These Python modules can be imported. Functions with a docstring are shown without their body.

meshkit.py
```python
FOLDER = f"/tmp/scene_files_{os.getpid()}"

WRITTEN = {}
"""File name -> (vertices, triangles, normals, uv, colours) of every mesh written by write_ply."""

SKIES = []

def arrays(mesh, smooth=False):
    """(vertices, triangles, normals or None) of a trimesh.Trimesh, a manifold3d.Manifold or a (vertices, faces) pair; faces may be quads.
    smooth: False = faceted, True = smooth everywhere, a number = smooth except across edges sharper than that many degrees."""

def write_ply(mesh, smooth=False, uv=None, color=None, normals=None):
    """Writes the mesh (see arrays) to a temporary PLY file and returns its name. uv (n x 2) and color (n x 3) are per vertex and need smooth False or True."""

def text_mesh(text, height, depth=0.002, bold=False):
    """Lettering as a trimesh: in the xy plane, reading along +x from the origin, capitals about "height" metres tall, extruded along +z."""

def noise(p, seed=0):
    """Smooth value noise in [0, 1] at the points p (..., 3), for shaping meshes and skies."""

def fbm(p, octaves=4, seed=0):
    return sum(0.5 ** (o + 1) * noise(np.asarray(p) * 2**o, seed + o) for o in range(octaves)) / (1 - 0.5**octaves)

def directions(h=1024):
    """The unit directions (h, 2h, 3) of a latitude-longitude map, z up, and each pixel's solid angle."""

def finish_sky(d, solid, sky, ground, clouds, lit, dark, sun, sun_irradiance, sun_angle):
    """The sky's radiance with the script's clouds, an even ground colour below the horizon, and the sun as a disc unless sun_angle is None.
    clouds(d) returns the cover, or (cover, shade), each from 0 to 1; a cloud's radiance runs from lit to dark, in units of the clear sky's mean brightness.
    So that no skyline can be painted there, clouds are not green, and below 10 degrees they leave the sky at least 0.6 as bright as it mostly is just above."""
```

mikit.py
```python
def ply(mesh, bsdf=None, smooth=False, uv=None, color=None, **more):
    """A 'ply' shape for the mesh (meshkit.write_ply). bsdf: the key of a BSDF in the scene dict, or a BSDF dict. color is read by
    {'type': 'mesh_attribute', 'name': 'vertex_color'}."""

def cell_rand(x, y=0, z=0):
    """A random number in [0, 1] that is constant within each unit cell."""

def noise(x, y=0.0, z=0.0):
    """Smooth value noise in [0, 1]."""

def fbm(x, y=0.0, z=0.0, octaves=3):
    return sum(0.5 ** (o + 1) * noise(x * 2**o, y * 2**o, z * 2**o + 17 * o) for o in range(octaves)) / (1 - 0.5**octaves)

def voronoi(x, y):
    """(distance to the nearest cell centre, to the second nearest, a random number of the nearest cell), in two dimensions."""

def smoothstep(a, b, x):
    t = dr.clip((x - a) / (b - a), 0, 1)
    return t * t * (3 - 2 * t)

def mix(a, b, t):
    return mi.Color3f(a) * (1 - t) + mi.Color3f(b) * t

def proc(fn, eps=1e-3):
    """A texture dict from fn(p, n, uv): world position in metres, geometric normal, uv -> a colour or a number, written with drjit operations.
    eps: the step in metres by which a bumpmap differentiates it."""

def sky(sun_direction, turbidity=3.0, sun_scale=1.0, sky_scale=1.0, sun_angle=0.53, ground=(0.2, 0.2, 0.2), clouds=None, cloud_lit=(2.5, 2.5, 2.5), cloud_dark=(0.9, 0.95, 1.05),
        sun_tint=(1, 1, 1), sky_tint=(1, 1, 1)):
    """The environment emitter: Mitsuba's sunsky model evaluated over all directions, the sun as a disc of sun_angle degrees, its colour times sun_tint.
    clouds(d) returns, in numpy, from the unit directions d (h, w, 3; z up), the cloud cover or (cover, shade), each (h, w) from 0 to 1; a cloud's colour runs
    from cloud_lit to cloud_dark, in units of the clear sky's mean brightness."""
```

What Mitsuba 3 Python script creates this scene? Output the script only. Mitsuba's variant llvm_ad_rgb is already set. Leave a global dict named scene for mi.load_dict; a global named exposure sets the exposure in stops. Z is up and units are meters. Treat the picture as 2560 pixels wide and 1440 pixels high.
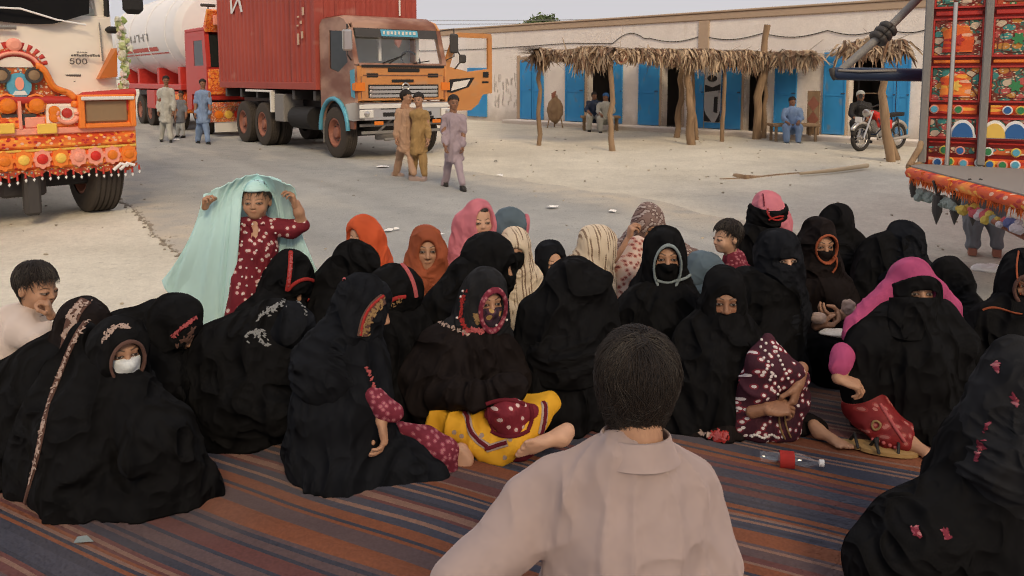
import math, numpy as np, trimesh, drjit as dr, mitsuba as mi, manifold3d, mikit, meshkit
from scipy.interpolate import RectBivariateSpline, CubicSpline
from scipy.spatial import cKDTree
from mikit import proc, noise, fbm, voronoi, cell_rand, smoothstep, mix
T = mi.ScalarTransform4f
scene, labels = {}, {}
# ---------------------------------------------------------------- camera, sky, exposure
F, HC, PITCH, HOR = 2000.0, 1.6, math.radians(6.0), 196.0      # focal length in photo pixels, eye height, tilt, horizon row
CY = HOR + F * math.tan(PITCH)
CAM = np.array([0, 0, HC])
FW = np.array([0, math.cos(PITCH), -math.sin(PITCH)]); UP = np.array([0, math.sin(PITCH), math.cos(PITCH)]); RT = np.array([1.0, 0, 0])
scene['camera'] = {'type': 'perspective', 'fov': math.degrees(2 * math.atan(1280 / F)), 'fov_axis': 'x', 'near_clip': 0.1, 'far_clip': 2000.0,
                   'principal_point_offset_x': 0.0, 'principal_point_offset_y': (720 - CY) / 1440,
                   'to_world': T().look_at(origin=CAM.tolist(), target=(CAM + FW).tolist(), up=[0, 0, 1])}
exposure = 1.35
scene['sky'] = mikit.sky([0.22, -0.80, 0.56], turbidity=4, sun_scale=0.52, sun_angle=18, sky_scale=0.92, clouds=lambda d: 1.0,
                         cloud_lit=(2.86, 2.78, 2.88), cloud_dark=(2.8, 2.7, 2.8), sun_tint=(1.0, 0.97, 0.90), ground=(0.3, 0.27, 0.22))

# ---------------------------------------------------------------- helpers
def ray(px, py):
    return FW + (px - 1280) / F * RT - (py - CY) / F * UP
def at(px, py, Y):
    d = ray(px, py); return CAM + d * (Y / d[1])
def gnd(px, py, z=0.0):
    d = ray(px, py); return CAM + d * ((z - HC) / d[2])
def numbered(k):
    if k not in USED: USED.add(k); return k
    i = 1
    while f'{k}_{i:03d}' in USED: i += 1
    USED.add(f'{k}_{i:03d}'); return f'{k}_{i:03d}'
USED = set()
def thing(name, label, cat, group=None):
    k = numbered(name); labels[k] = {'label': label, 'category': cat}
    if group: labels[k]['group'] = group
    return k
def tri(mesh):
    if hasattr(mesh, 'to_mesh'):
        m = mesh.to_mesh(); return trimesh.Trimesh(m.vert_properties[:, :3], m.tri_verts, process=False)
    if isinstance(mesh, (tuple,)):
        v, f = np.asarray(mesh[0], float), np.asarray(mesh[1], int)
        if f.shape[1] == 4: f = np.vstack([f[:, [0, 1, 2]], f[:, [0, 2, 3]]])
        return trimesh.Trimesh(v, f, process=False)
    return mesh
def put(key, mesh, mat, smooth=30, M=None, **kw):
    m = tri(mesh)
    if M is not None: m = m.copy(); m.apply_transform(M)
    scene[key] = mikit.ply(m, mat, smooth, **kw); return key
def part(parent, name, mesh, mat, smooth=30, M=None, label=None, kind=None, **kw):
    k = numbered(f'{parent}__{name}'); put(k, mesh, mat, smooth, M, **kw)
    if label or kind:
        labels[k] = {}
        if label: labels[k]['label'] = label
        if kind: labels[k]['kind'] = kind
    return k
def struct(name, mesh, mat, smooth=False, label=None, kind='structure', **kw):
    k = numbered(name); put(k, mesh, mat, smooth, **kw); labels[k] = {'kind': kind}
    if label: labels[k]['label'] = label
    return k
cat = lambda L: trimesh.util.concatenate([tri(m) for m in L])
def box(x0, x1, y0, y1, z0, z1, b=0.0):
    x0, x1 = sorted((x0, x1)); y0, y1 = sorted((y0, y1)); z0, z1 = sorted((z0, z1))
    b = min(b, (x1 - x0) * .45, (y1 - y0) * .45, (z1 - z0) * .45)
    if b <= 0:
        m = trimesh.creation.box(extents=(x1 - x0, y1 - y0, z1 - z0)); m.apply_translation(((x0 + x1) / 2, (y0 + y1) / 2, (z0 + z1) / 2)); return m
    P = []
    for sx, X in ((1, x0), (-1, x1)):
        for sy, Yy in ((1, y0), (-1, y1)):
            for sz, Z in ((1, z0), (-1, z1)):
                P += [(X, Yy + sy * b, Z + sz * b), (X + sx * b, Yy, Z + sz * b), (X + sx * b, Yy + sy * b, Z)]
    return tri(manifold3d.Manifold.hull_points(np.array(P)))
def hull(P): return tri(manifold3d.Manifold.hull_points(np.asarray(P, float)))
def cyl(a, b, r, n=16, r2=None):
    a, b = np.asarray(a, float), np.asarray(b, float); return tube([a, b], [r, r if r2 is None else r2], n)
def tube(pts, rad, n=8, closed=False):
    p = np.asarray(pts, float); r = np.broadcast_to(np.asarray(rad, float), (len(p),))
    t = np.gradient(p, axis=0); t /= np.linalg.norm(t, axis=1, keepdims=True) + 1e-12
    ref = np.array([0, 0, 1.0]) if abs(t[:, 2]).mean() < .8 else np.array([1.0, 0, 0])
    a = np.cross(t, ref); a /= np.linalg.norm(a, axis=1, keepdims=True) + 1e-12; b = np.cross(t, a)
    g = np.arange(n) * 2 * np.pi / n
    v = (p[:, None] + r[:, None, None] * (np.cos(g)[None, :, None] * a[:, None] + np.sin(g)[None, :, None] * b[:, None])).reshape(-1, 3)
    i, j = np.meshgrid(np.arange(len(p) - 1), np.arange(n), indexing='ij')
    q = np.stack([i * n + j, (i + 1) * n + j, (i + 1) * n + (j + 1) % n, i * n + (j + 1) % n], -1).reshape(-1, 4)
    f = np.vstack([q[:, [0, 1, 2]], q[:, [0, 2, 3]]])
    v = np.vstack([v, p[:1], p[-1:]]); c0, c1 = len(v) - 2, len(v) - 1; L = (len(p) - 1) * n
    f = np.vstack([f] + [[[c0, k, (k + 1) % n]] for k in range(n)] + [[[c1, L + (k + 1) % n, L + k]] for k in range(n)])
    return trimesh.Trimesh(v, f, process=False)
def torus(c, axis, R, r, n=28, m=8):
    axis = np.asarray(axis, float) / np.linalg.norm(axis); a = np.cross(axis, [0.3, .2, .95]); a /= np.linalg.norm(a); b = np.cross(axis, a)
    g = np.linspace(0, 2 * np.pi, n + 1)
    return tube(np.asarray(c) + R * (np.cos(g)[:, None] * a + np.sin(g)[:, None] * b), r, m)
def lathe(c, axis, prof, n=28):
    """prof: (offset along axis, radius) pairs"""
    axis = np.asarray(axis, float) / np.linalg.norm(axis); a = np.cross(axis, [0.3, .2, .95]); a /= np.linalg.norm(a); b = np.cross(axis, a)
    g = np.arange(n) * 2 * np.pi / n; v = []
    for h, r in prof: v.append(np.asarray(c) + h * axis + r * (np.cos(g)[:, None] * a + np.sin(g)[:, None] * b))
    v = np.vstack(v); k = len(prof); i, j = np.meshgrid(np.arange(k - 1), np.arange(n), indexing='ij')
    q = np.stack([i * n + j, i * n + (j + 1) % n, (i + 1) * n + (j + 1) % n, (i + 1) * n + j], -1).reshape(-1, 4)
    return tri((v, q))
def parts(parent, name, meshes, m, smooth=30, M=None, **kw):
    return [part(parent, name, q, m, smooth, M, **kw) for q in meshes]
class Frame:
    """a standing object's own axes: x to the right seen from its front, y going back, z up"""
    def __init__(s, o, yaw):
        a = math.radians(yaw); s.o = np.array([o[0], o[1], 0.0]); s.ax = np.array([math.cos(a), math.sin(a), 0]); s.ay = np.array([-math.sin(a), math.cos(a), 0])
        s.M = np.eye(4); s.M[:3, 0], s.M[:3, 1], s.M[:3, 3] = s.ax, s.ay, s.o
    def w(s, x, y, z): return s.o + x * s.ax + y * s.ay + np.array([0, 0, z])
    def hit(s, px, py, y=0.0):
        d = ray(px, py); q = s.o + y * s.ay - CAM; t = (q @ s.ay) / (d @ s.ay); p = CAM + t * d - s.o
        return p @ s.ax, p[2]
    def rect(s, x0, y0, x1, y1, y=0.0):
        a, b = s.hit(x0, y0, y), s.hit(x1, y1, y); return a[0], b[0], b[1], a[1]
    def hitx(s, px, py, x=0.0):
        d = ray(px, py); q = s.o + x * s.ax - CAM; t = (q @ s.ax) / (d @ s.ax); p = CAM + t * d - s.o
        return p @ s.ay, p[2]

# ---------------------------------------------------------------- materials
def mat(name, color, rough=.6, metal=0.0, spec=.4, **kw):
    d = {'type': 'principled', 'base_color': {'type': 'rgb', 'value': list(color)}, 'roughness': rough, 'metallic': metal, 'specular': spec, **kw}
    scene[name] = {'type': 'twosided', 'b': d}; return name
def pmat(name, fn, rough=.8, bump=None, bscale=.01, eps=2e-3, **kw):
    d = {'type': 'principled', 'base_color': proc(fn), 'roughness': rough, 'specular': kw.pop('spec', .3), **kw}
    if bump is not None: d = {'type': 'bumpmap', 'arbitrary': {**proc(bump, eps)}, 'scale': bscale, 'bsdf': d}
    scene[name] = {'type': 'twosided', 'b': d}; return name
def vmat(name, rough=.7, metal=0.0, spec=.3):
    scene[name] = {'type': 'twosided', 'b': {'type': 'principled', 'base_color': {'type': 'mesh_attribute', 'name': 'vertex_color'}, 'roughness': rough, 'metallic': metal, 'specular': spec}}; return name
V3 = lambda a: mi.Color3f(*[float(x) for x in a])
_mix = mix
def mix(a, b, t): return _mix(V3(a) if isinstance(a, tuple) else a, V3(b) if isinstance(b, tuple) else b, t)

def sand_fn(p, n, uv):
    a = fbm(p.x * .35, p.y * .35, 3.0, 4); b = fbm(p.x * 2.3, p.y * 2.3, 1.0, 3); c = fbm(p.x * 22, p.y * 22, 0.0, 2)
    g = noise(p.x * 90, p.y * 90)
    t = dr.clip(a * .8 + b * .45 + c * .35 - .3, 0, 1)
    col = mix((.34, .315, .26), (.57, .535, .455), t)
    sp = smoothstep(.80, .93, noise(p.x * 31, p.y * 31, 7.0))
    col = mix(col, (.25, .225, .19), sp * .2)
    return col * (0.93 + .14 * g)
def sand_b(p, n, uv): return fbm(p.x * 5, p.y * 5, 0.0, 3) * 1.0 + .5 * fbm(p.x * 30, p.y * 30, 2.0, 3)
pmat('m_sand', sand_fn, .95, sand_b, .022, 4e-3)
def road_fn(p, n, uv):
    q = p.x * .82 + p.y * .57; s = p.x * -.57 + p.y * .82
    a = fbm(q * .7, s * .18, 5.0, 4); b = fbm(p.x * 4, p.y * 4, 2.0, 3); g = noise(p.x * 110, p.y * 110)
    col = mix((.225, .23, .228), (.36, .36, .345), dr.clip(a * 1.1 + b * .5 - .35, 0, 1))
    edge = smoothstep(1.3, .0, q - 1.6) + smoothstep(6.0, 7.3, q)
    col = mix(col, (.45, .395, .31), dr.clip(edge * (.15 + .9 * b), 0, 1))
    dust = smoothstep(.52, .72, fbm(q * 1.6, s * .5, 9.0, 3))
    col = mix(col, (.43, .41, .36), dust * .3)
    for q0 in (2.75, 4.35, 5.6): col = mix(col, (.17, .168, .16), smoothstep(.30, .0, dr.abs(q - q0 - .5 * noise(s * .12, q0))) * .38 * noise(s * 1.1, q0 * 3))
    sp = smoothstep(.86, .95, noise(p.x * 23, p.y * 23, 4.0))
    return mix(col, (.14, .135, .13), sp * .35) * (.9 + .2 * g)
pmat('m_road', road_fn, .92, lambda p, n, uv: fbm(p.x * 40, p.y * 40, 0.0, 3), .012, 4e-3)
RA = (.875, -.484)       # the direction the rug's stripes run in
def rug_fn(p, n, uv):
    w = .012 * noise(p.x * 3, p.y * 3) + .09 * noise(p.x * .9, p.y * .9, 3.0)
    q = p.x * -RA[1] + p.y * RA[0] + w; s = p.x * RA[0] + p.y * RA[1]
    k = q / .082
    i = dr.floor(k); f = k - i; r = cell_rand(i, 3, 1)
    orange, blue, pur = V3((.185, .066, .036)), V3((.052, .053, .074)), V3((.115, .048, .046))
    c = dr.select(r < .38, orange, dr.select(r < .64, blue, dr.select(r < .86, pur, V3((.095, .064, .068)))))
    thin = dr.floor(k * 5); r2 = cell_rand(thin, 9, 2)
    c = dr.select(r2 > .86, blue * .8, dr.select(r2 < .1, V3((.20, .115, .09)), c))
    c = c * (.72 + .3 * fbm(s * 1.2, q * 8, 0.0, 3) + .22 * noise(s * 160, q * 160))
    d = fbm(p.x * 1.3, p.y * 1.3, 4.0, 3)
    return mix(c, (.16, .12, .105), smoothstep(.45, .8, d) * .35)
pmat('m_rug', rug_fn, .95, lambda p, n, uv: noise(p.x * 150, p.y * 150) + 2.5 * fbm(p.x * 7, p.y * 16, 0.0, 3), .008)
def wall_fn(p, n, uv):
    h = p.z; s = p.x * .707 - p.y * .707
    a = fbm(s * .5, h * .8, 1.0, 4); b = fbm(s * 4, h * 3, 5.0, 3)
    col = mix((.76, .69, .63), (.88, .82, .76), dr.clip(a + b * .5 - .25, 0, 1))
    streak = smoothstep(.62, .85, fbm(s * 3.2, h * .25, 8.0, 3)) * smoothstep(.5, 3.2, h)
    col = mix(col, (.58, .50, .43), streak * .4)
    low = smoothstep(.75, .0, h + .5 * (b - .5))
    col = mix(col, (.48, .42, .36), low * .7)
    return col * (.95 + .1 * noise(s * 40, h * 40))
pmat('m_wall', wall_fn, .95, lambda p, n, uv: fbm(p.x * 9, p.y * 9, p.z * 9, 3), .01, 4e-3)
def bluedoor_fn(p, n, uv):
    a = fbm(p.x * 3, p.y * 3, p.z * 2, 3)
    col = mix((.028, .235, .56), (.055, .34, .68), a)
    return mix(col, (.20, .25, .29), smoothstep(.62, .8, fbm(p.x * 7, p.y * 7, p.z * 3.0 + 9, 3)) * .5 + smoothstep(.35, .0, p.z) * .3)
pmat('m_blue', bluedoor_fn, .5)
def cont_fn(p, n, uv):
    a = fbm(p.x * .8, p.y * .8, p.z * .8, 4); s = fbm(p.x * 7, p.y * 7, p.z * .4, 3)
    col = mix((.30, .052, .042), (.43, .088, .062), a)
    col = mix(col, (.16, .05, .04), smoothstep(.6, .85, s) * .5)
    return mix(col, (.45, .22, .17), smoothstep(.68, .9, fbm(p.x * 2.1, p.y * 2.1, p.z * 3 + 5, 3)) * .45)
pmat('m_container', cont_fn, .6)
def orangep_fn(p, n, uv):
    a = fbm(p.x * 1.7, p.y * 1.7, p.z * 1.7, 4)
    col = mix((.47, .185, .05), (.64, .29, .095), a)
    return mix(col, (.40, .30, .21), smoothstep(.55, .85, fbm(p.x * 4, p.y * 4, p.z * 4 + 3, 3)) * .4 + smoothstep(1.2, .4, p.z) * .3)
pmat('m_orange', orangep_fn, .28, spec=.5)
def brownp_fn(p, n, uv):
    a = fbm(p.x * 1.7, p.y * 1.7, p.z * 2.7, 4)
    return mix((.21, .085, .055), (.43, .26, .19), smoothstep(.3, .75, a))
pmat('m_cabside', brownp_fn, .45)
def cream_fn(p, n, uv):
    a = fbm(p.x * 1.2, p.y * 1.2, p.z * 3, 4)
    return mix((.80, .71, .59), (.88, .81, .71), a)
pmat('m_cream', cream_fn, .4)
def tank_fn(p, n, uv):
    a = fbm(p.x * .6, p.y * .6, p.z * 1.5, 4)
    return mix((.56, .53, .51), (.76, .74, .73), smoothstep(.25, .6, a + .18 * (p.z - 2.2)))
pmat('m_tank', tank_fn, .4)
def artred_fn(p, n, uv):
    """painted truck art: small petals and dots in many colours over red"""
    k = 27.0
    u = p.x * .9 + p.y * .45
    d1, d2, r = voronoi(u * k, p.z * k)
    base = mix((.42, .055, .03), (.62, .16, .04), noise(u * 5, p.z * 9))
    c = dr.select(r < .22, V3((.70, .36, .05)), dr.select(r < .38, V3((.75, .55, .42)), dr.select(r < .5, V3((.05, .18, .30)), dr.select(r < .62, V3((.05, .24, .10)), V3((.5, .06, .05))))))
    return dr.select(d1 < .17, V3((.72, .60, .40)), dr.select((d1 < .36) & (r < .62), c, base))
pmat('m_art', artred_fn, .55)
def artor_fn(p, n, uv):
    k = 17.0
    u = p.x * .7 + p.y * .7
    d1, d2, r = voronoi(u * k, p.z * k * 1.3)
    base = mix((.68, .095, .025), (.90, .27, .05), smoothstep(.3, .7, noise(u * 7, p.z * 14)))
    c = dr.select(r < .4, V3((.88, .42, .07)), dr.select(r < .6, V3((.82, .45, .30)), V3((.50, .04, .03))))
    return dr.select(d1 < .30, c, base)
pmat('m_artorange', artor_fn, .5)
def artgreen_fn(p, n, uv):
    u = p.x * .9 + p.y * .45
    d1, d2, r = voronoi(u * 22.0, p.z * 16.0); e1, e2, q = voronoi(u * 55.0 + 3, p.z * 55.0)
    base = mix((.30, .05, .035), (.05, .16, .13), smoothstep(.45, .55, noise(u * 9, p.z * 13)))
    c = dr.select(r < .3, V3((.50, .22, .05)), dr.select(r < .55, V3((.06, .26, .24)), dr.select(r < .8, V3((.48, .10, .09)), V3((.58, .46, .34)))))
    c = dr.select((d2 - d1) < .10, V3((.16, .04, .025)), dr.select(d1 < .42, c, base))
    return dr.select((e1 < .24) & (q < .5), V3((.66, .52, .36)), c)
pmat('m_artgreen', artgreen_fn, .55)
def wood_fn(p, n, uv):
    a = fbm(p.x * 14, p.y * 14, p.z * 1.6, 4)
    return mix((.17, .105, .06), (.40, .275, .17), a)
pmat('m_wood', wood_fn, .85)
vmat('m_vc', .8); vmat('m_vcgloss', .35)
mat('m_redpaint', (.48, .040, .03), .4); mat('m_orangepaint', (.82, .22, .035), .4); mat('m_chrome', (.62, .60, .57), .28, .9)
mat('m_rubber', (.035, .032, .03), .85); mat('m_tread', (.06, .05, .042), .9); mat('m_dark', (.018, .017, .017), .7); mat('m_dkmetal', (.055, .05, .048), .55)
mat('m_grey', (.22, .21, .20), .6); mat('m_rim', (.30, .12, .08), .6); mat('m_white', (.72, .70, .66), .5); mat('m_yellow', (.75, .5, .10), .5)
mat('m_amber', (.75, .20, .02), .25); mat('m_lampred', (.62, .03, .02), .25); mat('m_lampyel', (.85, .55, .10), .25); mat('m_pinkpaint', (.84, .34, .24), .4)
mat('m_glassdark', (.02, .026, .025), .15, 0, .25); mat('m_blackcloth', (.010, .010, .011), .9, 0, .1); mat('m_bluepaint', (.03, .12, .33), .5); mat('m_green', (.04, .22, .08), .5)
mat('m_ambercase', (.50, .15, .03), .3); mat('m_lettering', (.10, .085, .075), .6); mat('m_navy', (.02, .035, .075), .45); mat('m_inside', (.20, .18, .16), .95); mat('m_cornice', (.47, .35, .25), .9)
mat('m_paper', (.78, .77, .75), .8); mat('m_cyanpaint', (.10, .36, .50), .5); mat('m_interior', (.48, .52, .46), .8)
scene['m_pane'] = {'type': 'thindielectric'}
rng = np.random.default_rng(7)
# ---------------------------------------------------------------- ground, road, rug
g = np.array([[-400, -30, 0], [400, -30, 0], [400, 900, 0], [-400, 900, 0.0]])
struct('ground', (g, [[0, 1, 2, 3]]), 'm_sand', label='pale trodden sand of the open yard')
dr_ = np.array([-.57, .82]); dq = np.array([.82, .57])
ss = np.linspace(-9, 90, 400); L, R = [], []
for s in ss:
    wl = .30 * (meshkit.noise(np.array([s * .7, 1.3, 0])) - .5) + .12 * (meshkit.noise(np.array([s * 3.1, 5.3, 0])) - .5)
    wr = .9 * (meshkit.noise(np.array([s * .5, 9.3, 0])) - .5) + .3 * (meshkit.noise(np.array([s * 2.7, 7.3, 0])) - .5)
    L.append(dq * (1.66 + wl) + dr_ * s); R.append(dq * (7.25 + wr) + dr_ * s)
v = np.zeros((800, 3)); v[0::2, :2], v[1::2, :2] = L, R; v[:, 2] = .008
i = np.arange(399) * 2
struct('road', (v, np.stack([i, i + 1, i + 3, i + 2], -1)), 'm_road', label='dusty grey asphalt road running diagonally through the yard')
# ragged edge of broken asphalt and gravel along the near side of the road
bits = []
for s in np.linspace(2, 14, 330):
    c = dq * (1.66 + .30 * (meshkit.noise(np.array([s * .7, 1.3, 0])) - .5) + .12 * (meshkit.noise(np.array([s * 3.1, 5.3, 0])) - .5) + rng.normal(0, .035)) + dr_ * (s + rng.normal(0, .02))
    r = rng.uniform(.008, .026); m = trimesh.creation.icosphere(subdivisions=0, radius=r); m.vertices *= [1, 1, .5]; m.vertices += rng.normal(0, r * .2, m.vertices.shape); m.apply_translation([c[0], c[1], .006]); bits.append(m)
mat('m_gravel', (.24, .205, .165), .95); struct('road_edge_gravel', cat(bits), 'm_gravel', label='line of dark broken asphalt crumbs along the near road edge', kind='stuff')
bits, cols = [], []
for k in range(260):
    Y = rng.uniform(3.5, 22) ** 1.0; X = rng.uniform(-.68, .68) * Y; r = rng.uniform(.005, .014) * (1 + Y * .06) * (2.2 if rng.random() < .03 else 1)
    m = trimesh.creation.icosphere(subdivisions=0, radius=r); m.vertices *= [1, 1, .6]; m.vertices += rng.normal(0, r * .2, m.vertices.shape); m.apply_translation([X, Y, .008]); bits.append(m)
    c = np.array([.30, .26, .20]) * rng.uniform(.5, 1.5); cols.append(np.tile(c, (len(m.vertices), 1)))
k = struct('pebbles', cat(bits), 'm_vc', label='small pebbles and dark grit scattered over the sand', kind='stuff', color=np.vstack(cols))
# the striped rug, with creases
ra = np.array(RA); rb = np.array([-RA[1], RA[0]]); n1, n2 = 150, 110
S, Q = np.meshgrid(np.linspace(-3.0, 3.6, n1), np.linspace(-2.6, 1.75, n2), indexing='ij')
xy = np.array([.0, 3.35]) + S[..., None] * ra + Q[..., None] * rb
z = .014 + .020 * meshkit.fbm(np.dstack([S * 1.1, Q * 3.0, S * 0]), 3) + .028 * np.maximum(0, meshkit.noise(np.dstack([S * .8, Q * 7, S * 0 + 4])) - .58) / .42
v = np.dstack([xy, z]).reshape(-1, 3); a, b = np.meshgrid(np.arange(n1 - 1), np.arange(n2 - 1), indexing='ij'); o = a * n2 + b
kr = put(numbered('rug'), (v, np.stack([o, o + n2, o + n2 + 1, o + 1], -1).reshape(-1, 4)), 'm_rug', True)
labels[kr] = {'label': 'large woven rug with orange, blue and maroon stripes spread under the sitting crowd', 'category': 'rug'}

# ---------------------------------------------------------------- the long shop building
W0, W1 = gnd(1180, 300)[:2], gnd(2270, 360)[:2]
wd = (W1 - W0) / np.linalg.norm(W1 - W0); WF = Frame(W0, math.degrees(math.atan2(wd[1], wd[0])))
bld = thing('shop_building', 'long low cream plastered building with a row of blue metal shop doors', 'building')
sx = lambda px, y=0.0: WF.hit(px, 330, y)[0]
H_W = 3.28
opens = [(1466, 1531, 2.10), (1652, 1704, 2.10), (1857, 1908, 2.14), (2116, 2196, 2.12)]      # doorways standing open
from shapely.geometry import Polygon, box as sbox
outer = sbox(-9, -.3, sx(2300) + 9, H_W)
for a, b, h in opens: outer = outer.difference(sbox(sx(a), -.5, sx(b), h))
wm = tri(trimesh.creation.extrude_polygon(outer, .32, engine='earcut'))
wm.apply_transform(np.array([[1, 0, 0, 0], [0, 0, 1, 0], [0, 1, 0, 0], [0, 0, 0, 1.0]])); wm.invert()
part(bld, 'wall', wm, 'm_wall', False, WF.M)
part(bld, 'roof', cat([box(-9, sx(2300) + 9, .33, 6, H_W - .16, H_W - .02)]), 'm_wall', False, WF.M)
part(bld, 'cornice', cat([box(-9.05, sx(2300) + 9.05, -.06, .40, H_W + .002, H_W + .20, .02), box(-9.05, sx(2300) + 9.05, -.10, .44, H_W + .203, H_W + .26, .015)]), 'm_cornice', False, WF.M)
part(bld, 'plinth', cat([box(sx(1290), sx(2300) + 8, -.75, -.003, -.1, .13, .03)]), 'm_wall', False, WF.M)
part(bld, 'pilaster', box(sx(1742), sx(1768), -.05, -.002, .14, H_W - .004, .01), 'm_cornice', False, WF.M)
for a, b, h in opens:      # the room behind each open doorway
    x0, x1 = sx(a) - .5, sx(b) + .5
    room = [box(x0, x1, 2.8, 2.9, 0, 2.7), box(x0 - .1, x0, .33, 2.9, 0, 2.7), box(x1, x1 + .1, .33, 2.9, 0, 2.7), box(x0, x1, .33, 2.8, .02, .10), box(x0 - .1, x1 + .1, .33, 2.9, 2.7, 2.8)]
    part(bld, 'shop_interior', cat(room), 'm_inside', False, WF.M)
    part(bld, 'door_frame', cat([box(sx(a) - .07, sx(a), -.04, .10, .13, h + .07, .01), box(sx(b), sx(b) + .07, -.04, .10, .13, h + .07, .01), box(sx(a) - .07, sx(b) + .07, -.045, .10, h, h + .075, .01)]), 'm_cornice', False, WF.M)
def leaf(a, b, h=2.08, swing=0, z0=.15, lab=None, y=-.035):
    x0, x1 = sx(a), sx(b); w = x1 - x0; f = .05
    L = [box(0, w, -.018, .018, z0, z0 + h, .004)]
    rails = [box(0, f, -.034, -.019, z0, z0 + h, .004), box(w - f, w, -.034, -.019, z0, z0 + h, .004)] + [box(f + .002, w - f - .002, -.034, -.019, q - f / 2, q + f / 2, .004) for q in (z0 + f / 2, z0 + h * .48, z0 + h - f / 2)]
    M = WF.M @ np.array([[1, 0, 0, x0], [0, 1, 0, y], [0, 0, 1, 0], [0, 0, 0, 1.0]])
    c, s_ = math.cos(math.radians(swing)), math.sin(math.radians(swing)); Rz = np.array([[c, -s_, 0, 0], [s_, c, 0, 0], [0, 0, 1, 0], [0, 0, 0, 1.0]])
    k = part(bld, 'door', L[0], 'm_blue', False, M @ Rz, label=lab)
    parts(k, 'rail', rails, 'm_blue', False, M @ Rz)
    part(k, 'bolt', cat([cyl((w * .82, -.05, z0 + h * .50), (w * .98, -.05, z0 + h * .50), .012, 8)]), 'm_dkmetal', 30, M @ Rz)
for a, b, h in ((1172, 1219, 1.85), (1303, 1331, 2.1), (1333, 1360, 2.1), (1415, 1461, 2.1), (1534, 1556, 2.1), (1597, 1648, 2.12), (1729, 1760, 2.1), (1763, 1803, 2.12), (1806, 1852, 2.1), (1935, 1989, 2.1), (2056, 2112, 2.12), (2206, 2236, 2.1), (2239, 2271, 2.1)):
    leaf(a, b, h)
part(bld, 'door_surround', cat([box(sx(1293), sx(1301), -.03, -.002, .14, 2.42, .006), box(sx(1293), sx(1364), -.032, -.002, 2.27, 2.36, .006)]), 'm_cornice', False, WF.M)
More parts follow.
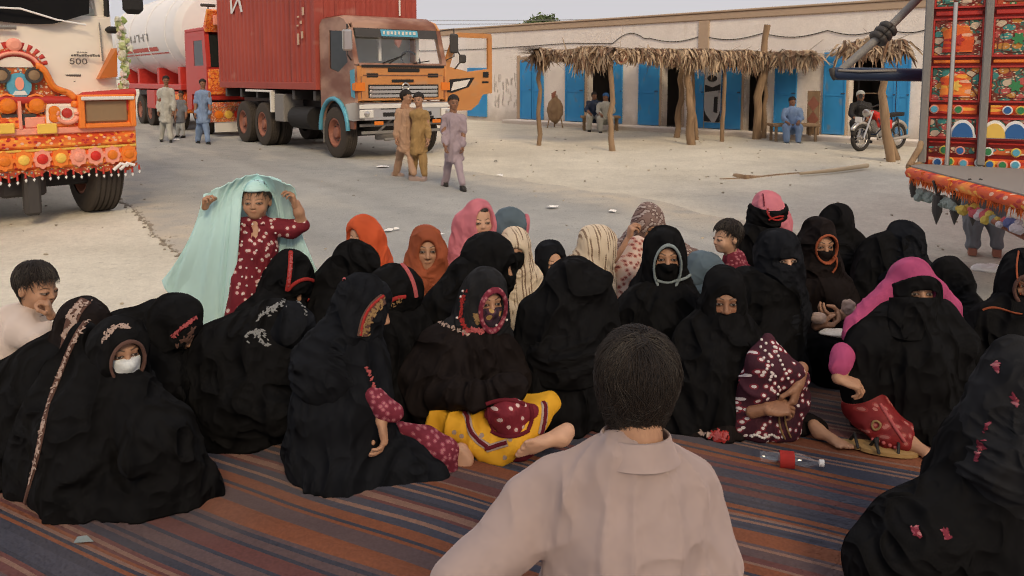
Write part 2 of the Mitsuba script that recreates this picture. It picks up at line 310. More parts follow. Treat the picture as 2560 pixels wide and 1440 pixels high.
# black stencil marks and smears on the white plaster left of the first door
marks = []
for k in range(46):
    x = sx(rng.uniform(1232, 1292)); zz = rng.uniform(.5, 1.55); w, h = rng.uniform(.015, .05), rng.uniform(.05, .32)
    marks.append(box(x, x + w, -.006, -.0025, zz, zz + h))
mat('m_smear', (.42, .37, .33), .95); part(bld, 'graffiti', cat(marks), 'm_smear', False, WF.M, kind='stuff', label='faded grey brush marks on the plaster left of the first door')
# the painted poster on a door leaf: white sheet with a bearded man in black
x0, x1 = sx(1762), sx(1803); mid = (x0 + x1) / 2; pw = (x1 - x0)
pk = thing('door_poster', 'tall black and white poster of a bearded man on a blue door under the awning', 'poster')
mat('m_poster', (.42, .42, .41), .7); part(pk, 'sheet', box(x0, x1, -.078, -.0725, .32, 2.16), 'm_poster', False, WF.M)
def flat(poly, y0, y1):
    m = tri(trimesh.creation.extrude_polygon(Polygon(poly), y1 - y0, engine='earcut')); m.apply_transform(np.array([[1, 0, 0, 0], [0, 0, 1, y0], [0, 1, 0, 0], [0, 0, 0, 1.0]])); m.invert(); return m
e = lambda cx, cz, rx, rz, n=14: [(cx + rx * math.cos(t), cz + rz * math.sin(t)) for t in np.linspace(0, 2 * math.pi, n, endpoint=False)]
ink = [flat(e(mid - .02, 1.60, pw * .30, .10), -.083, -.0785), flat(e(mid + .12, 1.86, pw * .22, .10), -.083, -.0785), flat([(x0 + .02, 1.20), (x1 - .02, 1.26), (x1 - .02, 1.44), (mid, 1.34), (x0 + .02, 1.42)], -.083, -.0785),
       flat([(mid + .04, .62), (mid + .17, .60), (mid + .18, 1.08), (mid + .06, 1.06)], -.083, -.0785), flat([(x0 + .01, .34), (mid - .02, .34), (x0 + .06, .56), (x0 + .01, .70)], -.083, -.0785), flat([(mid + .1, .33), (x1 - .01, .33), (x1 - .01, .66), (mid + .20, .5)], -.083, -.0785)]
part(pk, 'black_print', cat(ink), 'm_dark', False, WF.M)
# a patterned board and odds and ends leaning at the wall
bk = thing('leaning_board', 'brown patterned board leaning on the white wall right of the seated man', 'board')
a, b, c, d = WF.rect(2018, 258, 2046, 345, -.5); part(bk, 'panel', box(a, b, -.50, -.46, .14, 1.28, .01), 'm_wood', False, WF.M); part(bk, 'pattern', cat([flat(e((a + b) / 2, .55, .16, .2, 4), -.506, -.5005), flat(e((a + b) / 2, .95, .16, .2, 4), -.506, -.5005)]), 'm_rim', False, WF.M)
# air conditioner-like box and wires on the facade
wk = thing('facade_cable', 'thin dark cable sagging across the upper wall of the long building', 'cable')
pts = []
for a, b in ((-2, 1530), (1530, 1620), (1620, 1750), (1750, 1900), (1900, 2060), (2060, 2200), (2200, 2330)):
    xa, xb = (sx(a) if a > 0 else -8), sx(b)
    for t in np.linspace(0, 1, 9)[:-1]: pts.append((xa + (xb - xa) * t, -.03, 2.72 + (.12 if b != 1620 else .30 * math.sin(math.pi * t)) - .14 * math.sin(math.pi * t) * (b != 1620)))
scene[wk] = mikit.ply(tube([WF.w(*q) for q in pts], .012, 5), 'm_dark', 30)
for dy, lab in ((0, 'upper of the two thin power wires strung above the flat roof'), (9, 'lower of the two thin power wires strung above the flat roof')):
    wk = thing('overhead_wire', lab, 'wire'); scene[wk] = mikit.ply(tube([at(1050, 52 + dy, 36), at(1400, 50 + dy, 33), at(1800, 40 + dy, 28), at(2330, 12 + dy, 24)], .012, 5), 'm_grey', 30)
bk = thing('roof_bracket', 'small wire bracket standing on the roof edge of the building', 'bracket')
p0 = at(1908, 44, 22.8)
scene[bk] = mikit.ply(cat([cyl(p0 + [dx, 0, -.25], p0 + [dx, 0, .10], .014, 6) for dx in (-.12, 0, .12)] + [cyl(p0 + [-.3, 0, .03], p0 + [.25, 0, .06], .014, 6)]), 'm_dkmetal', 30)

# ---------------------------------------------------------------- the tree behind the wall
def leaf_cloud(c, rad, n, size, seed):
    r = np.random.default_rng(seed); d = r.normal(size=(n, 3)); d /= np.linalg.norm(d, axis=1, keepdims=True); q = r.uniform(.25, 1, n) ** .5
    P = c + d * q[:, None] * rad + r.normal(0, .12, (n, 3)); a = r.normal(size=(n, 3)); a /= np.linalg.norm(a, axis=1, keepdims=True); b = np.cross(a, r.normal(size=(n, 3))); b /= np.linalg.norm(b, axis=1, keepdims=True)
    s = size * r.uniform(.6, 1.4, n)[:, None]; v = np.stack([P - a * s, P + b * s * .5, P + a * s, P - b * s * .5], 1).reshape(-1, 3); f = np.arange(4 * n).reshape(n, 4)
    return v, f
scene['m_leaf'] = {'type': 'twosided', 'b': {'type': 'principled', 'base_color': {'type': 'mesh_attribute', 'name': 'vertex_color'}, 'roughness': .7}}
tk = thing('tree', 'dark green treetop showing above the roof beside the orange truck door', 'tree')
tc = at(1356, 70, 42); vs, fs, cs, n0 = [], [], [], 0
for j, (dx, dy, dz, r) in enumerate([(0, 0, 0, .75), (.5, .3, -.1, .6), (-.55, .2, -.15, .6), (.15, -.4, .15, .5), (-.2, .3, -.7, .9), (.3, 0, -.8, .9)]):
    v, f = leaf_cloud(tc + np.array([dx, dy, dz]), np.array([r, r, r * .8]), 1100, .10, j); vs.append(v); fs.append(f + n0); n0 += len(v)
    cs.append(np.repeat(np.array([.085, .12, .045]) * np.random.default_rng(j + 50).uniform(.5, 1.5, (len(f), 1)), 4, 0))
part(tk, 'crown', (np.vstack(vs), np.vstack(fs)), 'm_leaf', False, color=np.vstack(cs))
part(tk, 'trunk', tube([[tc[0], tc[1], 0], [tc[0] + .1, tc[1], 1.4], [tc[0], tc[1], tc[2] - .2]], [.16, .12, .07], 8), 'm_wood', True)

# ---------------------------------------------------------------- palm-thatch shelter
aw = thing('thatched_awning', 'rough shelter of wooden posts with a shaggy dry palm frond roof before the blue doors', 'awning')
def post(px, pb, pt, r, lean=0, name='post', top=None):
    b = gnd(px, pb); t = at(px + lean, pt, b[1]); n = 9; q = np.linspace(0, 1, n)[:, None]
    P = b * (1 - q) + t * q; P[:, :2] += rng.normal(0, r * .35, (n, 2)); P[0, 2] = -.05
    part(aw, name, tube(P, r * np.linspace(1.05, .8, n) * rng.uniform(.9, 1.1, n), 9), 'm_wood', True); return b
PA, PB, PC, PD, PE = post(1346, 364, 140, .055, 3), post(1529, 377, 135, .065, -4), post(1726, 362, 140, .10, -2), post(1806, 354, 150, .055, 5), post(1893, 348, 62, .105, 20)
post(1690, 344, 150, .08, 22); post(1742, 350, 150, .05, -15); post(1912, 346, 128, .06, 4)
PG = post(2226, 404, 172, .085, -28, 'post')
part(aw, 'post', tube([gnd(2240, 400), at(2215, 330, 15.4), at(2205, 262, 15.5)], [.09, .085, .06], 8), 'm_wood', True)
zt = 2.18
ring = [np.array([*p[:2], zt]) for p in (PA, PB, PC, PE)]
back = [np.array([*WF.w(sx(1330), -.5, zt)[:2], zt]), np.array([*WF.w(sx(1560), -.5, zt)[:2], zt]), np.array([*WF.w(sx(1760), -.4, zt)[:2], zt]), np.array([*WF.w(sx(2040), -.3, zt)[:2], zt])]
endR = at(2040, 168, 20.5); endR[2] = zt; front = [at(1338, 160, 18.6)] + ring + [endR]; front[0][2] = zt
for a, b in zip(front[:-1], front[1:]): part(aw, 'beam', tube([a + [0, 0, -.06], (a + b) / 2 + [0, 0, -.09], b + [0, 0, -.06]], .04, 7), 'm_wood', True)
for a, b in zip(ring, back): part(aw, 'rafter', tube([a, (a + b) / 2 + [0, 0, .03], b], .035, 7), 'm_wood', True)
def fronds(N, line, back_, seed, hang=(.16, .5), up=.12):
    r = np.random.default_rng(seed); seg = np.array([np.linalg.norm(b - a) for a, b in zip(line[:-1], line[1:])]); cum = np.concatenate([[0], np.cumsum(seg)])
    V, Fq, C, n0 = [], [], [], 0
    def along(t): 
        s = t * cum[-1]; i = min(int(np.searchsorted(cum, s, 'right') - 1), len(seg) - 1); u = (s - cum[i]) / seg[i]; return line[i] * (1 - u) + line[i + 1] * u, (line[i + 1] - line[i]) / seg[i]
    for k in range(N):
        t = r.uniform(0, 1); p, tg = along(t); tg = tg / np.linalg.norm(tg); inn = np.array([-tg[1], tg[0], 0]); inn = inn if inn[1] > 0 else -inn
        clump = .35 + .65 * meshkit.noise(np.array([t * 42, seed, 0])); hg = r.uniform(*hang) * clump * 1.35
        d0 = r.uniform(0, .5); sp = r.normal(0, .22); z0 = zt + r.uniform(.0, up) * (.4 + clump); w = r.uniform(.010, .028)
        a = p + inn * d0 + [0, 0, z0 - zt]; b = p - inn * r.uniform(.02, .16) + tg * sp * .3 + [0, 0, z0 - zt - .03]; c = b - inn * r.uniform(.0, .10) + tg * sp * .5 - np.array([0, 0, hg]); m = b * .5 + c * .5 - inn * .03
        side = tg * w + inn * r.normal(0, .4) * w
        for q, ww in ((a, 1), (b, 1.2), (m, 1), (c, .25)): V += [q - side * ww, q + side * ww]
        Fq += [[n0 + i, n0 + i + 1, n0 + i + 3, n0 + i + 2] for i in (0, 2, 4)]; n0 += 8
        col = (np.array([.44, .325, .215]) if r.random() < .55 else np.array([.17, .095, .055])) * r.uniform(.5, 1.35) ; C += [col] * 8
    for k in range(int(N * .45)):       # fronds lying on the roof
        t = r.uniform(0, 1); p, tg = along(t); u = r.uniform(0, 1); q = p * (1 - u) + (back_[0] * (1 - t) + back_[-1] * t) * u; q = q + [0, 0, r.uniform(.0, .10)]
        d = r.normal(size=3) * [1, 1, .08]; d /= np.linalg.norm(d); l = r.uniform(.3, .8); s = np.cross(d, [0, 0, 1]) * r.uniform(.02, .05); e_ = q + d * l + [0, 0, -.06]
        V += [q - s, q + s, e_ - s * .3, e_ + s * .3]; Fq += [[n0, n0 + 1, n0 + 3, n0 + 2]]; n0 += 4; C += [np.array([.36, .26, .17]) * r.uniform(.5, 1.2)] * 4
    return (np.array(V), np.array(Fq)), np.array(C)
m, c = fronds(4300, front, back, 3, (.14, .48), .13); part(aw, 'thatch', m, 'm_leaf', False, color=c, kind='stuff', label='shaggy dry brown palm fronds hanging along the roof edge')
f2 = [at(2108, 128, 15.8), at(2180, 118, 15.6), at(2262, 122, 15.4)]; b2 = [q + np.array([.8, 2.6, 0]) for q in f2]
aw2 = thing('small_thatch_canopy', 'small patch of dry palm thatch on a crooked post beside the motorcycle', 'awning')
zt = f2[1][2]; m, c = fronds(480, f2, b2, 5, (.13, .36), .18); part(aw2, 'thatch', m, 'm_leaf', False, color=c, kind='stuff')
part(aw2, 'pole', tube([b2[0], f2[0]], .04, 7), 'm_wood', True); part(aw2, 'pole', tube([b2[2], f2[2]], .04, 7), 'm_wood', True); part(aw2, 'pole', tube([f2[0] + [0, 0, -.03], f2[1], f2[2]], .04, 7), 'm_wood', True)
# hoops and a round basket hung on the eave
hk = thing('round_basket', 'round wicker basket tray hung at the middle of the thatched eave', 'basket')
c = at(1553, 142, 17.6); dv = np.array([.15, -1, .1]); part(hk, 'rim', torus(c, dv, .155, .02), 'm_wood', True); part(hk, 'weave', lathe(c, dv, [(-.09, .001), (-.07, .08), (.0, .15)], 20), 'm_rim', True)
hk = thing('hanging_hoop', 'thin pale hoop hung on the thatched eave left of the round basket', 'hoop')
scene[hk] = mikit.ply(torus(at(1486, 145, 17.8), dv, .13, .014, 24, 6), 'm_wood', True)
# dark bundle on a stand by the first doors
hk = thing('hide_bundle', 'dark brown lumpy hide bundle hung before the white wall at the first door', 'bundle')
c = at(1388, 275, 26.0); m = trimesh.creation.icosphere(subdivisions=3, radius=1); m.vertices *= [.27, .18, .46]; m.vertices[:, 0] *= 1 - .35 * np.abs(m.vertices[:, 2] / .46) ** 2
m.vertices += m.vertex_normals * (.10 * (meshkit.fbm(m.vertices * 7, 3) - .5))[:, None]; m.apply_translation(c); part(hk, 'hide', m, 'm_wood', True)
part(hk, 'neck', tube([c + [-.04, 0, .40], c + [-.07, 0, .52], c + [.02, 0, .6]], [.09, .06, .03], 8), 'm_rim', True); part(hk, 'stand', cat([cyl([c[0] - .25, c[1], 0], c + [-.05, .05, .5], .02, 6), cyl([c[0] + .25, c[1], 0], c + [.05, .05, .5], .02, 6), cyl([c[0], c[1] + .4, 0], c + [0, .05, .55], .02, 6)]), 'm_wood', True)
# the pole lying on the sand, paper litter
lk = thing('fallen_pole', 'pale wooden pole and frond stalks lying on the sand right of centre', 'pole')
part(lk, 'stalk', tube([gnd(1800, 448), gnd(1870, 446), gnd(1940, 438), gnd(2010, 432)], [.014, .02, .022, .02], 6), 'm_wood', True)
part(lk, 'log', tube([gnd(2000, 434, .05), gnd(2080, 426, .06), gnd(2168, 414, .07)], [.022, .034, .042], 8), 'm_vc', True, color=np.tile([.50, .40, .27], (26, 1)))
part(lk, 'stalk', tube([gnd(1838, 440), gnd(1862, 447), gnd(1905, 442)], [.05, .07, .02], 6), 'm_wood', True)
for j, (px, py, w, lab) in enumerate([(440, 350, .25, 'torn white paper on the road left of the man in blue'), (955, 418, .35, 'white paper scrap on the road beside the beige boys'), (972, 578, .16, 'small bright paper scrap on the road beside the orange headscarf'), (1250, 440, .18, 'pale scrap on the sand right of the lavender boy'), (1380, 520, .2, 'thin white scrap on the road above the crowd'), (1090, 588, .2, 'flat white strip on the road left of the pink headscarf'), (990, 575, .10, 'tiny white scrap by the orange headscarf'), (1530, 530, .14, 'pale scrap on the road left of the printed headscarf'), (1240, 405, .14, 'dark crumpled scrap on the sand behind the lavender boy')]):
    k = thing('paper_scrap', lab, 'litter'); c = gnd(px, py, .015); r = np.random.default_rng(j); n = 7
    P = np.array([[w * .5 * r.uniform(.5, 1) * math.cos(t), w * .5 * r.uniform(.4, 1) * math.sin(t), r.uniform(0, .03)] for t in np.linspace(0, 2 * math.pi, n, endpoint=False)])
    v = np.vstack([c + P, c + [[0, 0, .035]]]); scene[k] = mikit.ply(tri((v, np.array([[q, (q + 1) % n, n] for q in range(n)]))), 'm_paper' if j < 8 else 'm_dkmetal', False)
k = thing('plastic_bag', 'crumpled white plastic bag on the ground near the feet under the right truck', 'litter')
c = gnd(2475, 672, .02); m = trimesh.creation.icosphere(subdivisions=3, radius=1); m.vertices *= [.15, .09, .035]; m.vertices += m.vertex_normals * (.06 * (meshkit.fbm(m.vertices * 16, 3) - .5))[:, None]; m.apply_translation(c); scene[k] = mikit.ply(m, 'm_paper', 25)
def flatx(poly, y0, y1): return flat(poly, y0, y1)
def wheel(parent, fr, c, r, w, rim='m_rim', name='wheel', hub=True):
    """tyre with grooves on an axle along the frame's x"""
    x, y, z = c; ax = fr.ax; C = fr.w(x, y, z); h = w / 2
    k = numbered(f'{parent}__{name}')
    prof = [(-h, r * .58), (-h, r * .86), (-h * .86, r * .965)]
    for q in np.linspace(-.78, .78, 6)[:-1]:
        prof += [(h * q, r), (h * (q + .20), r), (h * (q + .21), r * .972), (h * (q + .29), r * .972)]
    prof += [(h * .78, r), (h * .86, r * .965), (h, r * .86), (h, r * .58)]
    put(k, lathe(C, ax, prof, 36), 'm_tread', 25)
    if hub:
        part(k, 'rim', cat([lathe(C, ax, [(-h * .9, r * .59), (-h * .95, r * .52), (-h * .35, r * .42), (-h * .30, r * .24), (-h * .8, r * .2), (-h * .85, .001)], 28), lathe(C, ax, [(h * .85, .001), (h * .8, r * .2), (h * .30, r * .24), (h * .35, r * .42), (h * .95, r * .52), (h * .9, r * .59)], 28)]), rim, 30)
        part(k, 'wheel_nuts', cat([cyl(C + ax * (-h * .36) + r * .31 * (math.cos(t) * fr.ay + math.sin(t) * np.array([0, 0, 1])), C + ax * (-h * .55) + r * .31 * (math.cos(t) * fr.ay + math.sin(t) * np.array([0, 0, 1])), .017, 6) for t in np.arange(8) * math.pi / 4]), 'm_dkmetal', 30)
    return k

# ================================================================ container truck with the orange cab
TC = Frame((-2.17, 16.02), 38); k = thing('container_truck', 'truck with an orange cab, open driver door and a tall red shipping container', 'truck'); hw = 1.05
def P_(name, mesh, m, sm=30, par=None, **kw): return part(par or k, name, mesh, m, sm, TC.M, **kw)
zr = lambda py, y=0: TC.hit(1000, py, y)[1]
# cab shell: side profile extruded across, with the window openings left as dark glass set in frames
prof = [(0.10, .62), (0.0, 1.15), (0.02, 1.80), (.28, 2.60), (.42, 2.74), (.62, 2.80), (1.42, 2.80), (1.55, 2.68), (1.55, 1.0), (1.42, .95)]
cab_poly = Polygon(prof[:-2] + [(1.55, .62)]).difference(Polygon([(.91 + .58 * math.cos(t), .58 + .58 * math.sin(t)) for t in np.linspace(0, 2 * math.pi, 30, endpoint=False)])).buffer(0)
win = Polygon([(.30, 1.92), (.50, 2.52), (1.10, 2.56), (1.12, 1.80), (.72, 1.72)])
def side(poly, x0, x1):      # polygon in (y, z) extruded over x
    if hasattr(poly, 'geoms'): return cat([side(q, x0, x1) for q in poly.geoms])
    m = tri(trimesh.creation.extrude_polygon(poly, x1 - x0, engine='earcut')); m.apply_transform(np.array([[0, 0, 1, x0], [1, 0, 0, 0], [0, 1, 0, 0], [0, 0, 0, 1.0]])); return m
P_('cab_side', side(cab_poly.difference(win), -hw, -hw + .05), 'm_cabside', False, label='dull brown painted left side of the cab')
right_poly = cab_poly.difference(Polygon([(.22, 1.0), (.2, 1.85), (.46, 2.58), (1.2, 2.60), (1.22, .95), (.9, 1.22)]))
P_('cab_side', side(right_poly, hw - .05, hw), 'm_orange', False)
P_('roof', hull([(sx_ * (hw - q), y, z) for sx_ in (-1, 1) for q, y, z in ((0.0, .36, 2.66), (0, .6, 2.775), (0, 1.45, 2.775), (0, 1.55, 2.66), (.10, .42, 2.76), (.10, .62, 2.84), (.10, 1.44, 2.84))]), 'm_cabside', 40)
P_('rear_wall', box(-hw + .052, hw - .052, 1.49, 1.55, .95, 2.66), 'm_cabside', False)
P_('floor', box(-hw + .052, hw - .052, .1, 1.48, 1.0, 1.10), 'm_dark', False)
# front panel below the windscreen
P_('front_panel', hull([(sx_ * x, y, z) for sx_ in (-1, 1) for x, y, z in ((hw - .05, .03, 1.84), (hw - .12, -.03, 1.80), (hw - .05, .02, 1.16), (hw - .12, -.04, 1.18), (hw - .05, .10, 1.80), (hw - .05, .10, 1.16))]), 'm_orange', 30)
wz0, wz1, wy0, wy1 = 1.87, 2.58, .045, .283
pan = lambda x0, x1, z0, z1, off: tri((np.array([[x0, wy0 + (wy1 - wy0) * (z0 - wz0) / (wz1 - wz0) + off, z0], [x1, wy0 + (wy1 - wy0) * (z0 - wz0) / (wz1 - wz0) + off, z0], [x1, wy0 + (wy1 - wy0) * (z1 - wz0) / (wz1 - wz0) + off, z1], [x0, wy0 + (wy1 - wy0) * (z1 - wz0) / (wz1 - wz0) + off, z1]]), [[0, 1, 2, 3]]))
P_('windscreen', pan(-hw + .10, hw - .10, wz0, wz1, 0), 'm_pane', False)
fy = lambda z: wy0 + (wy1 - wy0) * (z - wz0) / (wz1 - wz0)
P_('windscreen_frame', cat([hull([(s * x, fy(z) + d, z) for x in (hw, hw - .10) for z in (wz0, wz1) for d in (-.03, .03)]) for s in (-1, 1)] + [hull([(s * (hw - .101), fy(z) + d, z) for s in (-1, 1) for z in (wz1 - .0, wz1 + .10) for d in (-.032, .03)]), hull([(s * (hw - .101), fy(z) + d, z) for s in (-1, 1) for z in (wz0 - .03, wz0 + .03) for d in (-.032, .03)])]), 'm_cabside', False)
kb = P_('sun_visor', hull([(s * (hw - .12), fy(z) + d, z) for s in (-1, 1) for z in (2.40, 2.575) for d in (-.05, -.04)]), 'm_dkmetal', False)
P_('visor_banner', hull([(s * .42 + .05, fy(z) + d, z) for s in (-1, 1) for z in (2.43, 2.56) for d in (-.06, -.0515)]), 'm_cyanpaint', False, par=kb)
rr = np.random.default_rng(2)
P_('visor_marks', cat([box(-.33 + q * .085, -.33 + q * .085 + rr.uniform(.03, .06), fy(2.49) - .075, fy(2.49) - .062, 2.46 + rr.uniform(0, .02), 2.53) for q in range(9)]), 'm_white', False, par=kb, label='illegible pale marks on the blue strip')
P_('interior', cat([box(-hw + .06, hw - .06, 1.38, 1.48, 1.1, 2.6), box(-.8, -.2, .75, 1.3, 1.1, 1.75, .05), box(.2, .8, .75, 1.3, 1.1, 1.75, .05), box(-hw + .1, hw - .1, .12, .42, 1.5, 1.90, .05)]), 'm_interior', 30)
P_('steering_wheel', torus((.48, .50, 1.98), (0, .8, -.5), .21, .018), 'm_dark', True)
P_('hanging_ornament', hull([(.12, .22, 2.38), (-.06, .22, 2.38), (.03, .20, 2.20), (.03, .26, 2.30), (.1, .24, 2.28), (-.04, .24, 2.28)]), 'm_rim', 30)
P_('curtain', box(-.26, -.20, .5, .54, 1.95, 2.5), 'm_white', False); P_('curtain', box(.62, .68, .5, .54, 1.95, 2.5), 'm_white', False)
[P_('wiper', q_, 'm_dark', 30) for q_ in [cyl((-.45, -.01, 1.90), (-.08, .03, 2.02), .012, 6), cyl((-.30, .0, 1.90), (.10, .05, 2.10), .012, 6), cyl((.25, .0, 1.90), (.62, .0, 1.95), .012, 6)]]
side_pane = side(win, -hw + .02, -hw + .03); P_('side_window', side_pane, 'm_glassdark', False)
P_('corner_panel', hull([(-hw + .001 + dx, y, z) for dx in (-.012, .02) for y, z in ((.02, 1.78), (.02, 1.22), (.20, 1.75), (.16, 1.25))]), 'm_cyanpaint', False)
P_('indicator', hull([(-hw + dx, y, z) for dx in (-.03, .18) for y, z in ((-.055, 1.52), (-.055, 1.36), (.08, 1.50), (.08, 1.38))]), 'm_amber', 30)
P_('indicator', hull([(hw + dx, y, z) for dx in (-.18, .03) for y, z in ((-.055, 1.52), (-.055, 1.36), (.08, 1.50), (.08, 1.38))]), 'm_amber', 30)
[P_('vent_slot', q_, 'm_dark', 30) for q_ in [box(-.36, .36, -.052, -.032, 1.725, 1.80, .01), box(-.82, -.58, -.05, -.034, 1.62, 1.70, .01), box(.56, .80, -.05, -.034, 1.62, 1.70, .01), box(-.28, .22, -.052, -.036, 1.52, 1.58, .015)]]
P_('hood_seam', cat([box(-.9, .9, -.050, -.041, 1.655, 1.667), box(-.95, -.938, -.046, -.036, 1.2, 1.64), box(.938, .95, -.046, -.036, 1.2, 1.64)]), 'm_cabside', False); P_('wiper_cowl', box(-.94, .94, -.062, -.043, 1.81, 1.862, .01), 'm_dark', 30)
for q_ in (-1, 1): P_('step_lamp', box(q_ * .66 - .10, q_ * .66 + .10, -.20, -.176, .70, .775, .01), 'm_amber', 30); P_('headlight_glass', lathe((q_ * .92, -.206, .92), (0, -1, 0), [(0, .062), (.012, .055), (.02, .03), (.022, .001)], 18), 'm_chrome', 30)
gk = P_('grille', box(-.80, .80, -.06, -.042, 1.22, 1.48, .03), 'm_dark', 30)
for q in (1.26, 1.34, 1.42): P_('grille_bar', hull([(sx_ * .80, -.052, q) for sx_ in (-1, 1)] + [(sx_ * .72, -.085, q + dz) for sx_ in (-1, 1) for dz in (-.028, .028)] + [(sx_ * .76, -.06, q + dz) for sx_ in (-1, 1) for dz in (-.03, .03)]), 'm_chrome', 40, par=gk)
P_('grille_badge', cat([torus((0, -.10, 1.43), (0, 1, 0), .075, .018), box(-.05, .05, -.112, -.098, 1.42, 1.44)]), 'm_chrome', True, par=gk)
bk = P_('bumper', hull([(s * x, y, z) for s in (-1, 1) for x, y, z in ((hw + .02, .0, 1.14), (hw - .1, -.16, 1.12), (hw - .1, -.17, .80), (hw + .02, .05, .78), (hw + .02, .4, 1.1), (hw + .02, .4, .80))]), 'm_chrome', 30)
P_('bumper_lip', box(-hw - .02, hw + .02, -.19, -.175, 1.02, 1.10, .006), 'm_white', False, par=bk)
for s in (-1, 1):
    P_('headlight', cat([box(s * .92 - .15, s * .92 + .15, -.205, -.172, .84, 1.0, .02)]), 'm_white', 30, par=bk)
[P_('air_slot', q_, 'm_dark', 30, par=bk) for q_ in [box(-.55, .55, -.182, -.1725, .86, .94, .01), box(-.6, -.1, -.182, -.1725, 1.0, 1.06, .01), box(.1, .6, -.182, -.1725, .80, .85, .01)]]
P_('number_plate', box(-.26, .02, -.20, -.186, .80, .90), 'm_white', False, par=bk)
P_('step_bar', cat([box(-.95, .95, -.06, .0, .52, .58, .01), box(-.95, .95, .02, .08, .66, .72, .01), cyl((-.6, -.02, .55), (-.15, .1, .85), .025, 8), cyl((-.45, -.02, .40), (.35, .05, .42), .03, 8), box(-.5, .5, .2, .3, .38, .5, .02)]), 'm_grey', 30)
P_('mud_flap', box(-hw - .0, -hw + .35, 1.46, 1.49, .28, .95), 'm_grey', False)
P_('fender', cat([tube([(-hw - .03, .91 + .62 * math.cos(t), .58 + .62 * math.sin(t)) for t in np.linspace(-.05, math.pi, 14)], .045, 8)]), 'm_cyanpaint', True)
for s in (-1, 1):
    P_('mirror', box(s * (hw + .16) - .10, s * (hw + .16) + .10, -.06, .02, 2.12, 2.52, .03), 'm_chrome' if s < 0 else 'm_dkmetal', 30)
    P_('mirror_arm', tube([(s * hw, .25, 2.58), (s * (hw + .16), -.02, 2.62), (s * (hw + .16), -.02, 2.05), (s * hw, .15, 1.95)], .015, 6), 'm_dkmetal', 30)
# the open driver's door
dk = numbered(f'{k}__door'); Dm = TC.M @ np.array([[1.28 * math.cos(.03), -math.sin(.03), 0, hw], [1.28 * math.sin(.03), math.cos(.03), 0, .16], [0, 0, 1, 0], [0, 0, 0, 1.0]])
dp = Polygon([(0.02, 1.05), (.0, 1.85), (.22, 2.52), (.30, 2.56), (.98, 2.56), (1.0, 2.5), (1.0, 1.28), (.80, 1.25), (.70, 1.05), (.55, .92), (.2, .92)]).difference(Polygon([(.12, 1.84), (.29, 2.46), (.92, 2.46), (.92, 1.80), (.5, 1.74)]))
put(dk, (lambda m: (m.apply_transform(np.array([[1, 0, 0, 0], [0, 0, 1, -.03], [0, 1, 0, 0], [0, 0, 0, 1.0]])), m.invert(), m)[2])(tri(trimesh.creation.extrude_polygon(dp, .06, engine='earcut'))), 'm_orange', False, Dm); labels[dk] = {'label': 'orange cab door standing wide open'}
part(dk, 'window_pane', tri((np.array([[.12, 0, 1.84], [.5, 0, 1.74], [.92, 0, 1.80], [.92, 0, 2.46], [.29, 0, 2.46]]), [[0, 1, 2], [0, 2, 3], [0, 3, 4]])), 'm_pane', False, Dm)
part(dk, 'door_pocket', flat([(.04, 1.32), (.16, 1.30), (.50, 1.42), (.62, 1.62), (.12, 1.58)], -.045, -.0325), 'm_dark', False, Dm)
part(dk, 'pocket_panel', flat([(.13, 1.34), (.44, 1.43), (.52, 1.58), (.18, 1.52)], -.055, -.0465), 'm_white', False, Dm)
part(dk, 'handle', cat([box(.80, .92, -.055, -.0325, 1.62, 1.74, .01), box(.78, .92, -.05, -.0325, 1.50, 1.54, .01)]), 'm_dark', 30, Dm)
part(dk, 'mirror', cat([box(.28, .42, -.12, -.05, 1.92, 2.10, .03), tube([(.2, -.04, 2.40), (.22, -.10, 2.2), (.34, -.09, 2.0), (.22, -.04, 1.8)], .014, 6)]), 'm_dkmetal', 30, Dm)
# container on the bed: corrugated walls
ck = numbered(f'{k}__container'); x0, x1, y0, y1, z0, z1 = -1.12, 1.32, 1.62, 7.68, 1.36, 3.95
def corr(n, L, d, z0, z1):   # corrugated sheet along u from 0 to L, depth d; returns (u, off, z) mesh
    u, o = [], []
    p = L / n
    for q in range(n):
        u += [q * p, q * p + p * .32, q * p + p * .5, q * p + p * .82]; o += [0, 0, d, d]
    u.append(L); o.append(0); u, o = np.array(u), np.array(o); m = len(u)
    v = np.vstack([np.stack([u, o, np.full(m, z0)], 1), np.stack([u, o, np.full(m, z1)], 1)]); q = np.arange(m - 1); return v, np.stack([q, q + 1, q + 1 + m, q + m], -1)
v, f = corr(22, y1 - y0 - .24, .038, z0 + .16, z1 - .1); sd = np.stack([x0 + .012 + v[:, 1], y0 + .12 + v[:, 0], v[:, 2]], 1)
put(ck, tri((sd, f)), 'm_container', False, TC.M); labels[ck] = {'label': 'tall red corrugated shipping container'}
v, f = corr(9, x1 - x0 - .24, .045, z0 + .16, z1 - .1); part(ck, 'front_wall', tri((np.stack([x0 + .12 + v[:, 0], y0 + .012 + v[:, 1], v[:, 2]], 1), f)), 'm_container', False, TC.M)
part(ck, 'far_wall', box(x1 - .05, x1 - .01, y0 + .13, y1 - .13, z0 + .17, z1 - .1), 'm_container', False, TC.M); part(ck, 'rear_wall', box(x0 + .13, x1 - .13, y1 - .05, y1 - .01, z0 + .17, z1 - .1), 'm_container', False, TC.M); part(ck, 'roof', box(x0 + .05, x1 - .05, y0 + .05, y1 - .05, z1 - .06, z1 - .03), 'm_container', False, TC.M)
for X in (x0, x1 - .12):
    for Yy in (y0, y1 - .12): part(ck, 'corner_post', box(X, X + .12, Yy, Yy + .12, z0, z1, .008), 'm_container', False, TC.M)
for X in (x0, x1 - .1): parts(ck, 'side_rail', [box(X, X + .1, y0 + .121, y1 - .121, z0 + .0, z0 + .16, .008), box(X, X + .1, y0 + .121, y1 - .121, z1 - .1, z1, .008)], 'm_container', False, TC.M)
